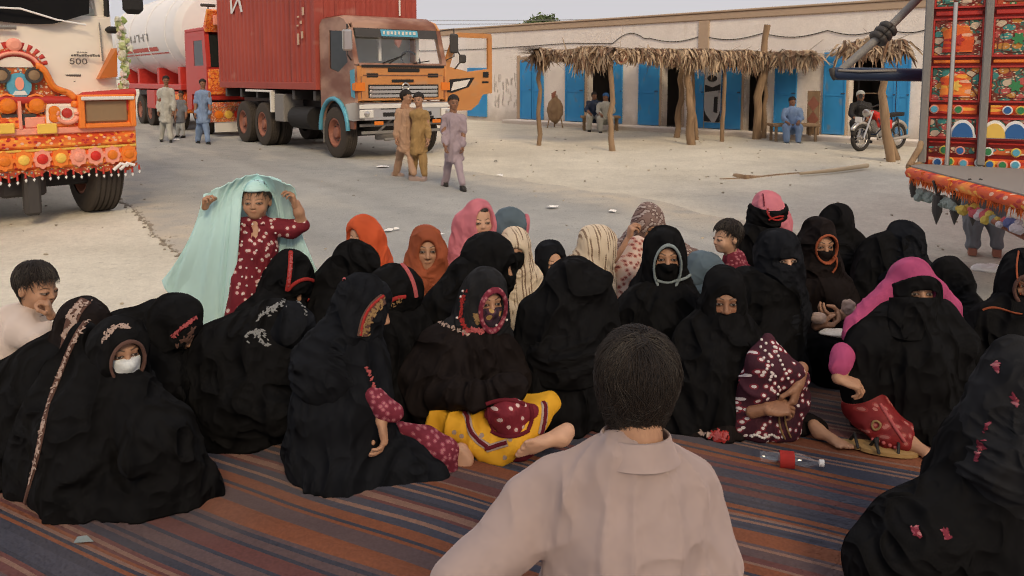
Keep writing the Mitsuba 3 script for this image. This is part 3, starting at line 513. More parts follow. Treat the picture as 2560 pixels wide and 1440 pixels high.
for Yy in (y0, y1 - .1): parts(ck, 'end_rail', [box(x0 + .121, x1 - .121, Yy, Yy + .1, z0, z0 + .16, .008), box(x0 + .121, x1 - .121, Yy, Yy + .1, z1 - .1, z1, .008)], 'm_container', False, TC.M)
# the white emblem strokes and stencil plates on the container side
def onside(px, py): return TC.hitx(px, py, x0 - .004)
st = []
for (a, b) in (((577, 0), (579, 34)), ((579, 34), (596, -6)), ((596, -6), (604, 30))):
    (ya, za), (yb, zb) = onside(*a), onside(*b); st.append(hull([(x0 - .006 + dx, y + dy, z) for dx in (0, .004) for y, z in ((ya, za), (yb, zb)) for dy in (-.07, .07)]))
part(ck, 'emblem', cat(st), 'm_white', False, TC.M, label='white angular letter stroke emblem near the top of the container side')
st = []
for (px, a, b) in ((757, 18, 38), (752, 52, 60), (755, 78, 96), (745, 40, 44), (744, 62, 66), (745, 84, 112)):
    (ya, za), (yb, zb) = onside(px, a), onside(px, b); st.append(box(x0 - .008, x0 - .001, ya - .05, ya + .05, zb, za))
parts(ck, 'stencil_plate', st, 'm_vc', False, TC.M, color=np.tile([.62, .42, .30], (8, 1)))
(a, b), (c_, d_) = TC.hit(999, 0, y0), TC.hit(999, 40, y0); part(ck, 'white_streak', box(a - .02, a + .02, y0 + .0, y0 + .008, d_, b), 'm_white', False, TC.M)
P_('chassis', cat([box(-.5, -.36, 1.2, 7.6, .88, 1.12, .01), box(.36, .5, 1.2, 7.6, .88, 1.12, .01)] + [box(-.36, .36, q, q + .12, .92, 1.08) for q in (2, 3, 4.2, 5.4, 6.8)] + [box(-1.05, 1.2, q, q + .14, 1.13, 1.345, .01) for q in (1.8, 2.9, 4.0, 5.1, 6.2, 7.3)]), 'm_dkmetal', False)
P_('fuel_tank', tube([(-.86, 2.15, .74), (-.86, 3.2, .74)], .25, 18), 'm_dark', 30)
P_('toolbox', box(-1.1, -.62, 3.42, 3.95, .62, 1.25, .02), 'm_grey', False)
P_('engine', cat([box(-.5, .5, .4, 1.8, .55, 1.0, .05), cyl((-.7, 1.75, .95), (-.45, 1.75, .95), .20, 14), cyl((-.85, 1.9, .55), (-.3, 1.9, .55), .12, 12), box(-.85, -.5, 1.65, 2.05, .75, 1.2, .05)]), 'm_dkmetal', 30)
P_('rear_fender', cat([box(-1.15, -.72, 4.02, 4.10, .82, 1.33, .01), box(-1.15, -.72, 4.101, 5.7, 1.28, 1.33, .01)]), 'm_white', False)
P_('axle', cat([cyl((-1, .91, .5), (1, .91, .5), .08, 10), cyl((-1, 4.75, .5), (1, 4.75, .5), .1, 10), cyl((-1, 6.05, .5), (1, 6.05, .5), .1, 10)]), 'm_dkmetal', 30)
for s in (-1, 1):
    wheel(k, TC, (s * .93, .91, .515), .515, .29)
    for yy in (4.75, 6.05):
        wheel(k, TC, (s * .97, yy, .515), .515, .27); wheel(k, TC, (s * .66, yy, .515), .515, .27, hub=False)

# ================================================================ tanker behind, with a red cab
TB = Frame((-8.35 + .95, 22.0 + .74), 38); k = thing('tanker_truck', 'white tanker truck with a red stripe and a decorated red and orange cab', 'truck')
def B_(name, mesh, m, sm=30, par=None, **kw): return part(par or k, name, mesh, m, sm, TB.M, **kw)
n = 48
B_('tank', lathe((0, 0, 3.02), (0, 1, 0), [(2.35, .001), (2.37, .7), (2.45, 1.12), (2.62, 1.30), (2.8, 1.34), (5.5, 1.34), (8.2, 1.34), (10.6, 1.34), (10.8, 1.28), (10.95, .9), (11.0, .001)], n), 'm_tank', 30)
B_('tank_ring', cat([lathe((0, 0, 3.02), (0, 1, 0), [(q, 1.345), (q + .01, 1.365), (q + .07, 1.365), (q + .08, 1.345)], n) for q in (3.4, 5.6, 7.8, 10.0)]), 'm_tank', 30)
def strip(y0, y1, a0, a1, r, na=6, ny=12):
    A, Yv = np.meshgrid(np.linspace(a0, a1, na), np.linspace(y0, y1, ny), indexing='ij')
    v = np.stack([-r * np.cos(A), Yv, 3.02 + r * np.sin(A)], -1).reshape(-1, 3); i, j = np.meshgrid(np.arange(na - 1), np.arange(ny - 1), indexing='ij'); o = i * ny + j
    return tri((v, np.stack([o, o + 1, o + ny + 1, o + ny], -1).reshape(-1, 4)))
B_('red_stripe', cat([strip(4.6, 10.5, -.42, -.32, 1.352), strip(3.6, 10.5, -.50, -.47, 1.352)]), 'm_redpaint', True)
rr = np.random.default_rng(4)
B_('faded_lettering', cat([strip(5.4 + q * .55, 5.4 + q * .55 + .12, -.16, .02, 1.353, 4, 3) for q in range(8)] + [strip(5.4 + q * .55, 5.4 + q * .55 + .4, a, a + .03, 1.353, 3, 4) for q, a in zip(range(8), rr.uniform(-.16, 0, 8))]), 'm_grey', True, label='faded illegible grey letters on the tank')
B_('tank_saddle', cat([box(-1.0, 1.0, q, q + .25, 1.2, 1.95, .02) for q in (3.2, 5.6, 8.2, 10.1)] + [box(-1.22, 1.22, 2.4, 10.6, 1.25, 1.42, .02)]), 'm_redpaint', False)
B_('side_skirt', cat([box(-1.24, -1.20, 4.2 + q * 1.1, 5.2 + q * 1.1, .62, 1.22, .01) for q in range(2)]), 'm_redpaint', False)
B_('side_box', box(-1.2, -.7, 2.6, 3.9, .55, 1.2, .03), 'm_artorange', False)
B_('chassis', box(-.5, .5, .4, 10.5, .8, 1.2, .02), 'm_dkmetal', False)
B_('cab', cat([box(-1.2, 1.2, .0, .06, 1.0, 1.9, .02), side(Polygon([(0, .7), (0, 1.9), (.12, 2.9), (1.9, 2.9), (1.9, .7), (1.5, .7), (1.4, 1.15), (.5, 1.15), (.4, .7)]).difference(Polygon([(.25, 1.95), (.32, 2.65), (1.1, 2.65), (1.1, 1.95)])), -1.2, -1.14), box(1.14, 1.2, .061, 1.9, .7, 2.9), box(-1.14, 1.14, 1.84, 1.9, .7, 2.9), box(-1.2, 1.2, .1, 1.9, 2.902, 3.0, .02)]), 'm_redpaint', False)
B_('windscreen', tri((np.array([[-1.1, .0, 1.92], [1.1, .0, 1.92], [1.1, .11, 2.8], [-1.1, .11, 2.8]]), [[0, 1, 2, 3]])), 'm_glassdark', False)
B_('side_window', box(-1.19, -1.17, .25, 1.1, 1.95, 2.65), 'm_glassdark', False)
B_('windscreen_frame', cat([hull([(s * x, y + d, z) for x in (1.2, 1.08) for y, z in ((-.02, 1.9), (.1, 2.9)) for d in (0, .04)]) for s in (-1, 1)]), 'm_redpaint', False)
kk = B_('crown', cat([hull([(s * 1.2, y, z) for s in (-1, 1) for y, z in ((.0, 2.86), (-.25, 3.42), (-.18, 3.46), (.15, 3.0))])]), 'm_artorange', False, label='orange and red painted crown board above the cab')
for q in range(3): B_('crown_panel', box(-1.05 + q * .72, -1.05 + q * .72 + .62, -.27, -.20, 3.03, 3.30, .02), 'm_pinkpaint', 30, par=kk)
B_('horn', cat([cyl((-1.0, .3, 3.05), (-1.0, .3, 3.58), .02, 6), box(-1.2, -.8, .25, .35, 3.56, 3.64, .02)]), 'm_dkmetal', 30)
B_('front_panel', box(-1.18, 1.18, -.06, -.002, 1.15, 1.85, .03), 'm_artorange', 30)
kb = B_('bumper', hull([(s * x, y, z) for s in (-1, 1) for x, y, z in ((1.22, -.1, .95), (1.2, -.42, .85), (1.15, -.42, .42), (1.22, -.1, .40))]), 'm_art', False, label='ornate painted red bumper')
for q in range(9): B_('bumper_rosette', lathe((-1.05 + q * .262, -.425, .62), (0, -1, 0), [(-.005, .11), (.012, .11), (.02, .06), (.035, .05), (.035, .001)], 14), ('m_amber', 'm_lampyel', 'm_lampred')[q % 3], 30, par=kb)
B_('bumper_skirt', box(-1.15, 1.15, -.38, -.34, .14, .405), 'm_white', False, par=kb)
for c in ((-.95, 1.0), (.95, 1.0), (-.95, 6.6), (-.95, 7.9), (-.62, 6.6), (-.62, 7.9), (.95, 6.6), (.95, 7.9), (-.95, 3.5)): wheel(k, TB, (c[0], c[1], .52), .52, .29)

# ================================================================ white truck with the ornate orange bumper
TA = Frame((-4.37, 9.3), 45); k = thing('decorated_truck', 'white truck cab with a black cover and a huge ornate orange and red painted bumper', 'truck')
def A_(name, mesh, m, sm=30, par=None, **kw): return part(par or k, name, mesh, m, sm, TA.M, **kw)
hA = lambda px, py, y=0: TA.hit(px, py, y)
pA0 = lambda px, py: TA.hit(px, py, 0.0)
X0, X1 = -2.62, 0.0
bk = A_('bumper', cat([box(X0, X1, 0.0, .55, .62, 1.22, .03)]), 'm_artorange', False, label='broad ornate orange bumper painted with small motifs')
A_('bumper_top_rail', tube([(X0, .02, 1.40), (-.62, .02, 1.36), (-.55, .0, 1.40), (X1, -.0, 1.44)], .05, 10), 'm_redpaint', True, par=bk)
A_('frieze', cat([box(X0 + .02, X1 - .02, -.03, -.002, 1.0, 1.07, .01)]), 'm_pinkpaint', 30, par=bk); A_('frieze', box(X0 + .02, X1 - .02, -.045, -.002, .855, .975, .02), 'm_artorange', 30, par=bk); A_('frieze', box(X0 + .02, X1 - .02, -.025, -.002, .82, .845, .005), 'm_yellow', 30, par=bk)
for q in range(11): A_('frieze_panel', box(-2.55 + q * .235, -2.55 + q * .235 + .19, -.022, -.003, 1.075, 1.19, .012), ('m_pinkpaint', 'm_orangepaint', 'm_artorange')[q % 3], 30, par=bk)
bo = A_('bumper_end', box(-.62, -.001, -.04, .5, 1.222, 1.41, .02), 'm_redpaint', 30)
# lamp housing boxes either side
for xo, nm in ((-.03, 'a'), (-2.0, 'b')):
    hk = A_('headlight_housing', cat([box(xo - .60, xo - .54, -.10, .2, 1.05, 1.42, .01), box(xo - .06, xo, -.10, .2, 1.05, 1.42, .01), box(xo - .539, xo - .061, -.10, .2, 1.37, 1.42, .01), box(xo - .539, xo - .061, -.10, .2, 1.05, 1.10, .01)]), 'm_orangepaint', 30)
    A_('headlight', box(xo - .53, xo - .07, -.05, .1, 1.105, 1.365, .02), 'm_vcgloss', False, par=hk, color=np.tile([.28, .19, .11], (24, 1)))
    A_('chrome_trim', cat([box(xo - .58, xo - .02, -.125, -.105, 1.36, 1.40, .008)]), 'm_white', 30, par=hk)
x0_, z0_ = pA0(116, 312); x1_, z1_ = pA0(203, 258)
A_('swirl_panel', box(x0_, x1_, -.03, .1, z0_, z1_, .02), 'm_cream', 30)
A_('swirl', tube([(x1_ - .16 + .10 * math.cos(t), -.05, (z0_ + z1_) / 2 - .01 + .085 * math.sin(t)) for t in np.linspace(2.6, 6.6, 16)], np.linspace(.014, .034, 16), 8), 'm_pinkpaint', True); A_('swirl_core', lathe((x1_ - .16, -.04, (z0_ + z1_) / 2 + .01), (0, -1, 0), [(0, .055), (.02, .045), (.03, .001)], 16), 'm_redpaint', 30)
[A_('side_flower', lathe((x0_ + .075, -.04, z_), (0, -1, 0), [(0, .06), (.015, .052), (.022, .001)], 12), 'm_amber', 30) for z_ in (z1_ - .08, z0_ + .08)]
# rows of round lamps with petalled bezels
for q in range(14):
    xq = -.11 - q * .178; zq = .735
    pet = [(xq + .086 * (1 + .09 * math.cos(8 * t)) * math.cos(t), zq + .100 * (1 + .09 * math.cos(8 * t)) * math.sin(t)) for t in np.linspace(0, 2 * math.pi, 48, endpoint=False)]
    cm = ('m_orangepaint', 'm_pinkpaint', 'm_pinkpaint', 'm_pinkpaint', 'm_orangepaint', 'm_pinkpaint', 'm_orangepaint')[q % 7]
    rk = A_('round_lamp', flat(pet, -.035, -.001), cm, False, par=bk, label='round petalled lamp in the bumper row')
    part(bk, 'lens', lathe((xq, -.036, zq), (0, -1, 0), [(0, .056), (.016, .048), (.024, .03), (.027, .001)], 18), ('m_amber', 'm_amber', 'm_lampred', 'm_pinkpaint', 'm_lampyel', 'm_lampred', 'm_lampyel')[q % 7], 30, TA.M)
bot = [(X0, .62)] + [(X0 + (X1 - X0) * t, .60 - .06 * abs(math.sin(t * 11 * math.pi))) for t in np.linspace(0, 1, 111)] + [(X1, .62)]
A_('lower_valance', flat(bot, .02, .04), 'm_art', False, par=bk)
tl, tm = [], []
for q in range(34):
    xq = X0 + .05 + q * .078; l = rng.uniform(.05, .10); tl.append(tube([(xq, -.01, .60), (xq, -.012, .60 - l)], [.008, .014], 5)); tm.append(hull([(xq - .015, -.02, .60 - l - .02), (xq + .015, -.02, .60 - l - .02), (xq, -.03, .60 - l), (xq, -.02, .60 - l - .045), (xq, .0, .60 - l - .02)]))
A_('chain_tassel', cat(tl), 'm_redpaint', True, par=bk, kind='stuff'); A_('tassel_charm', cat(tm), 'm_paper', False, par=bk, kind='stuff')
A_('scroll_ornament', cat([tube([(-.22 + dx, -.045, .56), (-.14 + dx, -.05, .63), (-.06 + dx, -.045, .60)], .02, 6) for dx in (0, -.07)]), 'm_paper', True, par=bk)
# central crest, half cut by the picture's left edge
def pA(px, py, y=0.0):
    x, z = hA(px, py, y); return x, z
K = .55; cx_ = pA(42, 190)[0]; zc = pA(42, 168)[1]
ck = A_('crest', flat([(cx_ - .85, 1.22), (cx_ + .62, 1.22), (cx_ + .40, 1.44), (cx_ + .30, zc)] + [(cx_ + .27 * math.cos(t), zc + .20 * math.sin(t)) for t in np.linspace(.15, math.pi - .15, 16)] + [(cx_ - .30, zc), (cx_ - .5, 1.44)], .06, .14), 'm_art', False, label='arched red sunburst crest on the bumper')
A_('crest_window', flat([(cx_ + .17 * math.cos(t), zc + .11 * math.sin(t)) for t in np.linspace(0, math.pi, 14)], .045, .0575), 'm_cream', False, par=ck)
A_('crest_arch', tube([(cx_ + .225 * math.cos(t), .05, zc - .02 + .17 * math.sin(t)) for t in np.linspace(0, math.pi, 18)], .034, 8), 'm_redpaint', True, par=ck); A_('crest_arch', tube([(cx_ + .225 * math.cos(t), .022, zc - .02 + .17 * math.sin(t)) for t in np.linspace(0, math.pi, 18)], .018, 7), 'm_pinkpaint', True, par=ck)
A_('crest_spike', cat([tube([(cx_ + .25 * math.cos(t), .08, zc + .19 * math.sin(t)), (cx_ + .32 * math.cos(t), .08, zc + .27 * math.sin(t))], [.014, .026], 7) for t in np.linspace(.2, math.pi - .2, 11)]), 'm_redpaint', True, par=ck, kind='stuff')
A_('crest_knob', lathe((cx_ + .0, .05, zc + .235), (0, -1, 0), [(-.03, .001), (-.03, .07), (.03, .07), (.05, .04), (.05, .001)], 16), 'm_pinkpaint', 30, par=ck)
px_, pz = pA(48, 214)
pl = A_('portrait_plaque', flat([(px_ + .115 * math.cos(t), pz + .135 * math.sin(t)) for t in np.linspace(0, 2 * math.pi, 18, endpoint=False)], -.01, .045), 'm_cyanpaint', False, label='small blue oval plaque in the middle of the crest')
A_('plaque_figure', flat(e(px_, pz + .02, .042, .07), -.022, -.0105), 'm_pinkpaint', False, par=pl); A_('plaque_figure', flat([(px_ - .07, pz - .10), (px_ + .07, pz - .10), (px_ + .045, pz - .055), (px_ - .045, pz - .055)], -.021, -.0105), 'm_white', False, par=pl)
for q in (2, 84):
    x_, z_ = pA(q, 188); A_('fog_lamp', lathe((x_, -.0, z_), (0, -1, 0), [(-.05, .06), (.0, .085), (.03, .085), (.03, .06), (.02, .055), (.02, .001)], 20), 'm_dkmetal', 30); A_('fog_lens', lathe((x_, -.022, z_), (0, -1, 0), [(0, .056), (.008, .04), (.012, .001)], 18), 'm_wood', 30)
for q in (17, 90):
    x_, z_ = pA(q, 264); A_('amber_lamp', lathe((x_, -.02, z_), (0, -1, 0), [(-.02, .075), (.02, .078), (.05, .055), (.06, .001)], 18), 'm_amber', 30); A_('lamp_shell', lathe((x_, -.01, z_ + .02), (0, -1, 0), [(-.02, .105), (.0, .11), (.008, .09)], 10), 'm_orangepaint', 30)
def px_tube(pts, r, y=-.02, n=20):
    P = np.array([pA(*q) for q in pts]); t = np.arange(len(P)); cs = CubicSpline(t, P); Q = cs(np.linspace(0, len(P) - 1, n)); return tube(np.stack([Q[:, 0], np.full(n, y), Q[:, 1]], 1), r, 8)
A_('rope_swag', px_tube([(88, 165), (110, 178), (124, 205), (140, 222), (168, 232), (184, 246), (182, 268)], .036), 'm_orangepaint', True, par=ck); A_('rope_swag', px_tube([(96, 172), (118, 196), (132, 218), (160, 228)], .018, -.055), 'm_amber', True, par=ck)
A_('rope_swag', px_tube([(-4, 165), (-26, 180), (-44, 215), (-80, 232)], .036), 'm_orangepaint', True, par=ck)
for q in (6, 113):
    x_, z_ = pA(q, 321); A_('plate', box(x_ - .095, x_ + .095, -.09, -.055, z_ - .055, z_ + .055, .01), 'm_lampyel', False)
x_, z_ = pA(48, 290); A_('crest_bar', cat([box(x_ - .015, x_ + .015, -.04, .05, z_ - .14, z_ + .16)]), 'm_pinkpaint', False); A_('crest_recess', box(x_ - .16, x_ + .16, -.006, .05, z_ - .10, z_ + .02), 'm_dkmetal', False)
A_('tow_hook', cat([box(cx_ + .02, cx_ + .18, .05, .2, .12, .62, .03), box(cx_ - .15, cx_ + .3, .3, .5, .3, .5, .03)]), 'm_dkmetal', 30)
A_('under_shield', box(X0, -.4, .4, .5, .38, .60, .02), 'm_dark', False); A_('chassis', box(-2.0, -.7, .5, 8, .55, 1.0, .03), 'm_dark', False)
# cab
cr = hA(297, 130, .25)[0]; cl = cr - 2.35
cab = cat([hull([(x, y, z) for x, y, z in ((cl, .30, 1.3), (cr, .34, 1.3), (cr - .02, .42, 2.32), (cl + .02, .38, 2.32), (cl, .9, 1.3), (cr, .9, 1.3), (cl, .9, 2.32), (cr, .9, 2.32), ((cl + cr) / 2, .18, 1.32), ((cl + cr) / 2, .26, 2.26), (cr - .35, .24, 1.32), (cr - .35, .32, 2.26))])])
A_('cab', cat([cab, box(cl, cl + .06, .901, 2.1, 1.1, 3.3), box(cr - .06, cr, .901, 1.0, 1.1, 3.3), box(cr - .06, cr, 1.001, 2.1, 1.1, 2.32), box(cl + .061, cr - .061, 2.04, 2.1, 1.1, 3.3), box(cl, cr, .7, 2.1, 3.3, 3.42, .04), hull([(cr - .16, .42, 2.3), (cr, .46, 2.3), (cr - .16, .80, 3.35), (cr, .84, 3.35), (cr - .16, .5, 2.3), (cr, .55, 2.3), (cr - .16, .9, 3.35), (cr, .95, 3.35)]), hull([(cl + .16, .42, 2.3), (cl, .46, 2.3), (cl + .16, .80, 3.35), (cl, .84, 3.35), (cl + .16, .5, 2.3), (cl, .55, 2.3), (cl + .16, .9, 3.35), (cl, .95, 3.35)])]), 'm_cream', 25)
A_('windscreen', tri((np.array([[cl + .15, .42, 2.33], [cr - .15, .42, 2.33], [cr - .15, .80, 3.3], [cl + .15, .80, 3.3]]), [[0, 1, 2, 3]])), 'm_pane', False)
A_('cab_interior', cat([box(cl + .1, cr - .1, 1.5, 1.6, 1.3, 3.2), box(cl + .1, cr - .1, .6, .9, 2.2, 2.42, .04), box(cr - .7, cr - .35, 1.2, 1.45, 2.2, 2.7, .05)]), 'm_interior', 30)
A_('red_headrest', box(cr - .52, cr - .28, .95, 1.1, 2.45, 2.75, .06), 'm_redpaint', 30)
A_('bonnet_louvre', cat([box(cr - 1.15, cr - .42 - .06 * q, .25, .30, 1.62 - .07 * q, 1.645 - .07 * q, .004) for q in range(3)]), 'm_lettering', False)
A_('grille_shadow_gap', cat([box(cr - 1.2, cr - .55, .21, .30, 1.42, 1.47, .01), box(cl + .2, cr - 1.25, .15, .3, 1.4, 1.46, .01)]), 'm_dark', False)
sX = hA(259, 130, .24)[0]; A_('door_seam', hull([(sX + dx, y, z) for dx in (-.003, .003) for y, z in ((.262, 1.80), (.318, 2.24), (.30, 1.80), (.35, 2.24))]), 'm_grey', False)
tk_ = A_('corner_indicator', flat([hA(247, 197, .2), hA(294, 192, .2), hA(292, 120, .2)], .20, .40), 'm_ambercase', False, label='orange triangular corner indicator lamp')
def letter(text, px, py, h, y, nm, lab=None):
    x, z = hA(px, py, y); m = meshkit.text_mesh(text, h, .004, True); m.apply_transform(np.array([[1.18, 0, 0, x], [0, 0, -1, y], [0, 1, 0, z], [0, 0, 0, 1.0]])); A_(nm, m, 'm_lettering', False, label=lab)
letter('500', 172, 160, .062, .215, 'lettering', 'dark block number 500 on the white cab')
x_, z_ = hA(178, 141, .215); A_('lettering', cat([box(x_ + q * .028, x_ + q * .028 + .021, .212, .22, z_ + .0, z_ + .020 + .006 * (q % 3)) for q in range(11)] + [box(x_ + .06 + q * .03, x_ + .08 + q * .03, .212, .22, z_ + .042, z_ + .054) for q in range(4)]), 'm_lettering', False, label='two small illegible dark lines above the number')
# the black cover over the windscreen, with its cord
cx0, cx1 = cl - .5, hA(214, 40, .35)[0]; n = 40
Xg, Zg = np.meshgrid(np.linspace(cx0, cx1, n), np.linspace(0, 1, 30), indexing='ij'); t = (Xg - cx0) / (cx1 - cx0)
edge = 2.10 + .13 * t - .10 * np.sin(t * 9) * (1 - t) + .10 * np.clip((t - .85) / .15, 0, 1); Zz = edge + Zg * 1.35; Yy = .26 + .40 * Zg - .05 * meshkit.fbm(np.dstack([Xg * 4, Zz * 2, Xg * 0]), 3) + .04 * np.sin(Xg * 9 + Zz * 5); Xx = Xg + .18 * Zg * np.clip((t - .8) * 5, 0, 1)
a, b = np.meshgrid(np.arange(n - 1), np.arange(29), indexing='ij'); o = a * 30 + b
A_('windscreen_cover', tri((np.dstack([Xx, Yy - .04, Zz]).reshape(-1, 3), np.stack([o, o + 30, o + 31, o + 1], -1).reshape(-1, 4))), 'm_blackcloth', True, label='black cloth cover tied over the windscreen')
A_('cover_cord', tube([(cx1 - 1.1, .20, 2.34), (cx1 - .7, .16, 2.34), (cx1 - .35, .17, 2.24), (cx1 - .05, .2, 2.2)], .012, 6), 'm_paper', True)
A_('wiper', cat([cyl((cl + .2, .18, 2.10), (cx1 - .75, .17, 2.14), .025, 6)]), 'm_grey', 30)
A_('mirror', box(cr + .10, cr + .32, .25, .40, 2.36, 2.75, .05), 'm_dark', 30); A_('mirror_arm', cat([cyl((cr - .03, .5, 2.9), (cr + .2, .33, 2.7), .02, 6), cyl((cr - .05, .45, 2.1), (cr - .05, .42, 2.75), .03, 6), box(cr - .12, cr + .02, .22, .34, 2.12, 2.2, .03)]), 'm_dark', 30)
fl, cc = [], []
for q in range(60):
    t = q / 59; m = trimesh.creation.icosphere(subdivisions=1, radius=rng.uniform(.015, .04)); m.vertices += rng.normal(0, .010, m.vertices.shape); p = TA.w(cr + .02 + rng.normal(0, .025), .16 + rng.normal(0, .025), 2.28 - .98 * t); m.apply_translation(p); fl.append(m)
    cc.append(np.tile([(.62, .62, .50), (.28, .36, .12), (.70, .62, .58), (.45, .50, .25)][q % 4], (len(m.vertices), 1)))
gk = thing('flower_garland', 'string of white and green flowers hanging at the corner of the white cab', 'garland'); scene[gk] = mikit.ply(cat(fl), 'm_vc', False, color=np.vstack(cc))
for c in ((-.20, .72), (-2.3, .72), (-.2, 5.6), (-2.3, 5.6)): wheel(k, TA, (c[0] - .05, c[1], .53), .53, .36)
A_('mud_guard', cat([box(-.42, -.0, .95, 1.2, .45, 1.2, .03)]), 'm_dark', False)
A_('cargo_bed', box(cl - .05, cr + .05, 2.4, 8.4, 1.2, 3.4, .02), 'm_art', False)

# ================================================================ painted truck at the right edge
TD = Frame((3.41, 6.62), -30); k = thing('painted_truck', 'truck body at the right edge covered in colourful carved and painted panels', 'truck')
def D_(name, mesh, m, sm=30, par=None, **kw): return part(par or k, name, mesh, m, sm, TD.M, **kw)
DW = 2.3
D_('body', cat([box(0.0, DW, .04, .50, .80, 3.6), box(1.4, DW, .501, 5.0, .80, 3.6)]), 'm_redpaint', False)
for x in (.0, .42, DW - .08): D_('corner_post', cat([box(x - .03, x + .03, -.07, .038, .905, 3.7, .01)]), 'm_grey', False)
D_('rod', cat([cyl((x, -.10, .905), (x, -.10, 2.2), .018, 8) for x in (.185,)]), 'm_chrome', True)
rows = [(.86, .97, 'm_artorange'), (.98, 1.055, 'm_art'), (1.06, 1.10, 'm_redpaint'), (1.11, 1.29, 'm_art'), (1.30, 1.40, 'm_artorange'), (1.41, 1.70, 'm_art'), (1.71, 1.76, 'm_orangepaint'), (1.77, 2.08, 'm_art'), (2.09, 2.15, 'm_redpaint'), (2.16, 2.46, 'm_art'), (2.47, 2.9, 'm_artorange'), (2.91, 3.2, 'm_art'), (3.22, 3.6, 'm_artorange')]
for a, b, m in rows:
    for x0_, x1_ in ((.032, .388), (.452, .80), (.81, 1.16), (1.17, 1.6), (1.61, DW - .12)):
        mm = 'm_artgreen' if m == 'm_art' and (int(x0_ * 10) + int(a * 10)) % 3 != 1 else m
        pk = D_('panel', cat([box(x0_ + .012, x1_ - .012, -.012, .039, a + .012, b - .012, .006)]), mm, False)
        if m == 'm_art' and b - a > .25:      # carved niche with a scalloped arch in each tall panel
            xm, wq, hq = (x0_ + x1_) / 2, (x1_ - x0_) * .30, b - a
            D_('carved_niche', flat([(xm - wq, a + .04), (xm + wq, a + .04)] + [(xm + wq * (1 + .10 * math.cos(7 * t)) * math.cos(t), a + hq * .48 + hq * .36 * (1 + .08 * math.cos(7 * t)) * math.sin(t)) for t in np.linspace(0, math.pi, 22)], -.024, -.0125), ('m_artorange', 'm_art', 'm_rim', 'm_artgreen')[int(x0_ * 7 + a * 9) % 4], False, par=pk)
            D_('niche_flower', flat([(xm + wq * .38 * (1 + .25 * math.cos(6 * t)) * math.cos(t), a + hq * .45 + wq * .38 * (1 + .25 * math.cos(6 * t)) * math.sin(t)) for t in np.linspace(0, 2 * math.pi, 36, endpoint=False)], -.032, -.0245), ('m_redpaint', 'm_yellow', 'm_green')[int(x0_ * 11 + a * 7) % 3], False, par=pk)
        if b - a > .12: D_('panel_rim', cat([box(x0_, x1_, -.028, .038, a, a + .014), box(x0_, x1_, -.028, .038, b - .014, b), box(x0_, x0_ + .013, -.028, .038, a + .015, b - .015), box(x1_ - .013, x1_, -.028, .038, a + .015, b - .015)]), 'm_redpaint' if m != 'm_redpaint' else 'm_orangepaint', False, par=pk)
archs = []
for px, mm in ((2408, 'm_bluepaint'), (2488, 'm_yellow'), (2540, 'm_bluepaint')):
    x, _ = TD.hit(px, 300); rx = .075
    D_('arch_motif', flat([(x + 1.25 * rx * math.cos(t) * (1 + .05 * math.cos(9 * t)), 1.125 + 1.25 * .115 * math.sin(t)) for t in np.linspace(0, math.pi, 24)], -.04, -.0305), 'm_paper', False); D_('arch_motif', flat([(x + rx * math.cos(t), 1.130 + .115 * math.sin(t)) for t in np.linspace(0, math.pi, 14)], -.052, -.0405), mm, False)
for q, (px, pz_) in enumerate(((2345, .915), (2375, .925), (2410, .915), (2450, .925), (2476, .915), (2508, .915), (2540, .92), (2360, 1.018), (2400, 1.018), (2470, 1.018), (2540, 1.018), (2390, 1.35), (2512, 1.35), (2545, 1.35), (2330, 1.35))):
    x, _ = TD.hit(px, 380); D_('medallion', cat([flat(e(x, pz_, .036, .036), -.03, -.0125)]), ('m_paper', 'm_yellow', 'm_pinkpaint')[q % 3], False); D_('medallion', flat(e(x, pz_, .025, .027), -.040, -.0305), ('m_bluepaint', 'm_green', 'm_cyanpaint', 'm_green')[q % 4], False)
# lower platform with the orange fringe
pa, pb, pc = at(2276, 432, 6.4), at(2560, 508, 4.8), at(2720, 560, 4.2)
for p in (pa, pb, pc): p[2] = .845
def plat(z0, z1, off=0.0):
    P = []
    for p in (pa, pb, pc): P.append(p[:2] - np.array([off, off * .3]))
    P += [TD.w(2.2, -.075, 0)[:2], TD.w(-.05, -.075, 0)[:2]]
    m = tri(trimesh.creation.extrude_polygon(Polygon(P), z1 - z0, engine='earcut')); m.apply_translation([0, 0, z0]); return m
pk = part(k, 'platform', plat(.865, .90), 'm_grey', False, label='grey metal platform ledge'); part(k, 'fringe_board', cat([tube([pa + [0, 0, .0], (pa + pb) / 2, pb], .045, 8), tube([pb, pc], .045, 8)]), 'm_artorange', True)
tf, tcol = [], []
for q in range(420):
    t = rng.uniform(0, 1.35); p = pa + (pb - pa) * t if t < 1 else pb + (pc - pb) * (t - 1) / .35; p = p + rng.normal(0, .012, 3) * [1, 1, .5]; l = rng.uniform(.06, .11)
    m = hull([p + [-.012, 0, .03], p + [.012, 0, .03], p + [0, -.012, .03], p + [0, .012, .02], p + [rng.normal(0, .015), rng.normal(0, .015), -l]]); tf.append(m); tcol.append(np.tile(np.array([.72, .17, .04]) * rng.uniform(.6, 1.35), (len(m.vertices), 1)))
part(k, 'orange_fringe', cat(tf), 'm_vc', False, color=np.vstack(tcol), kind='stuff', label='thick orange fringe along the platform edge')
fl, cc = [], []
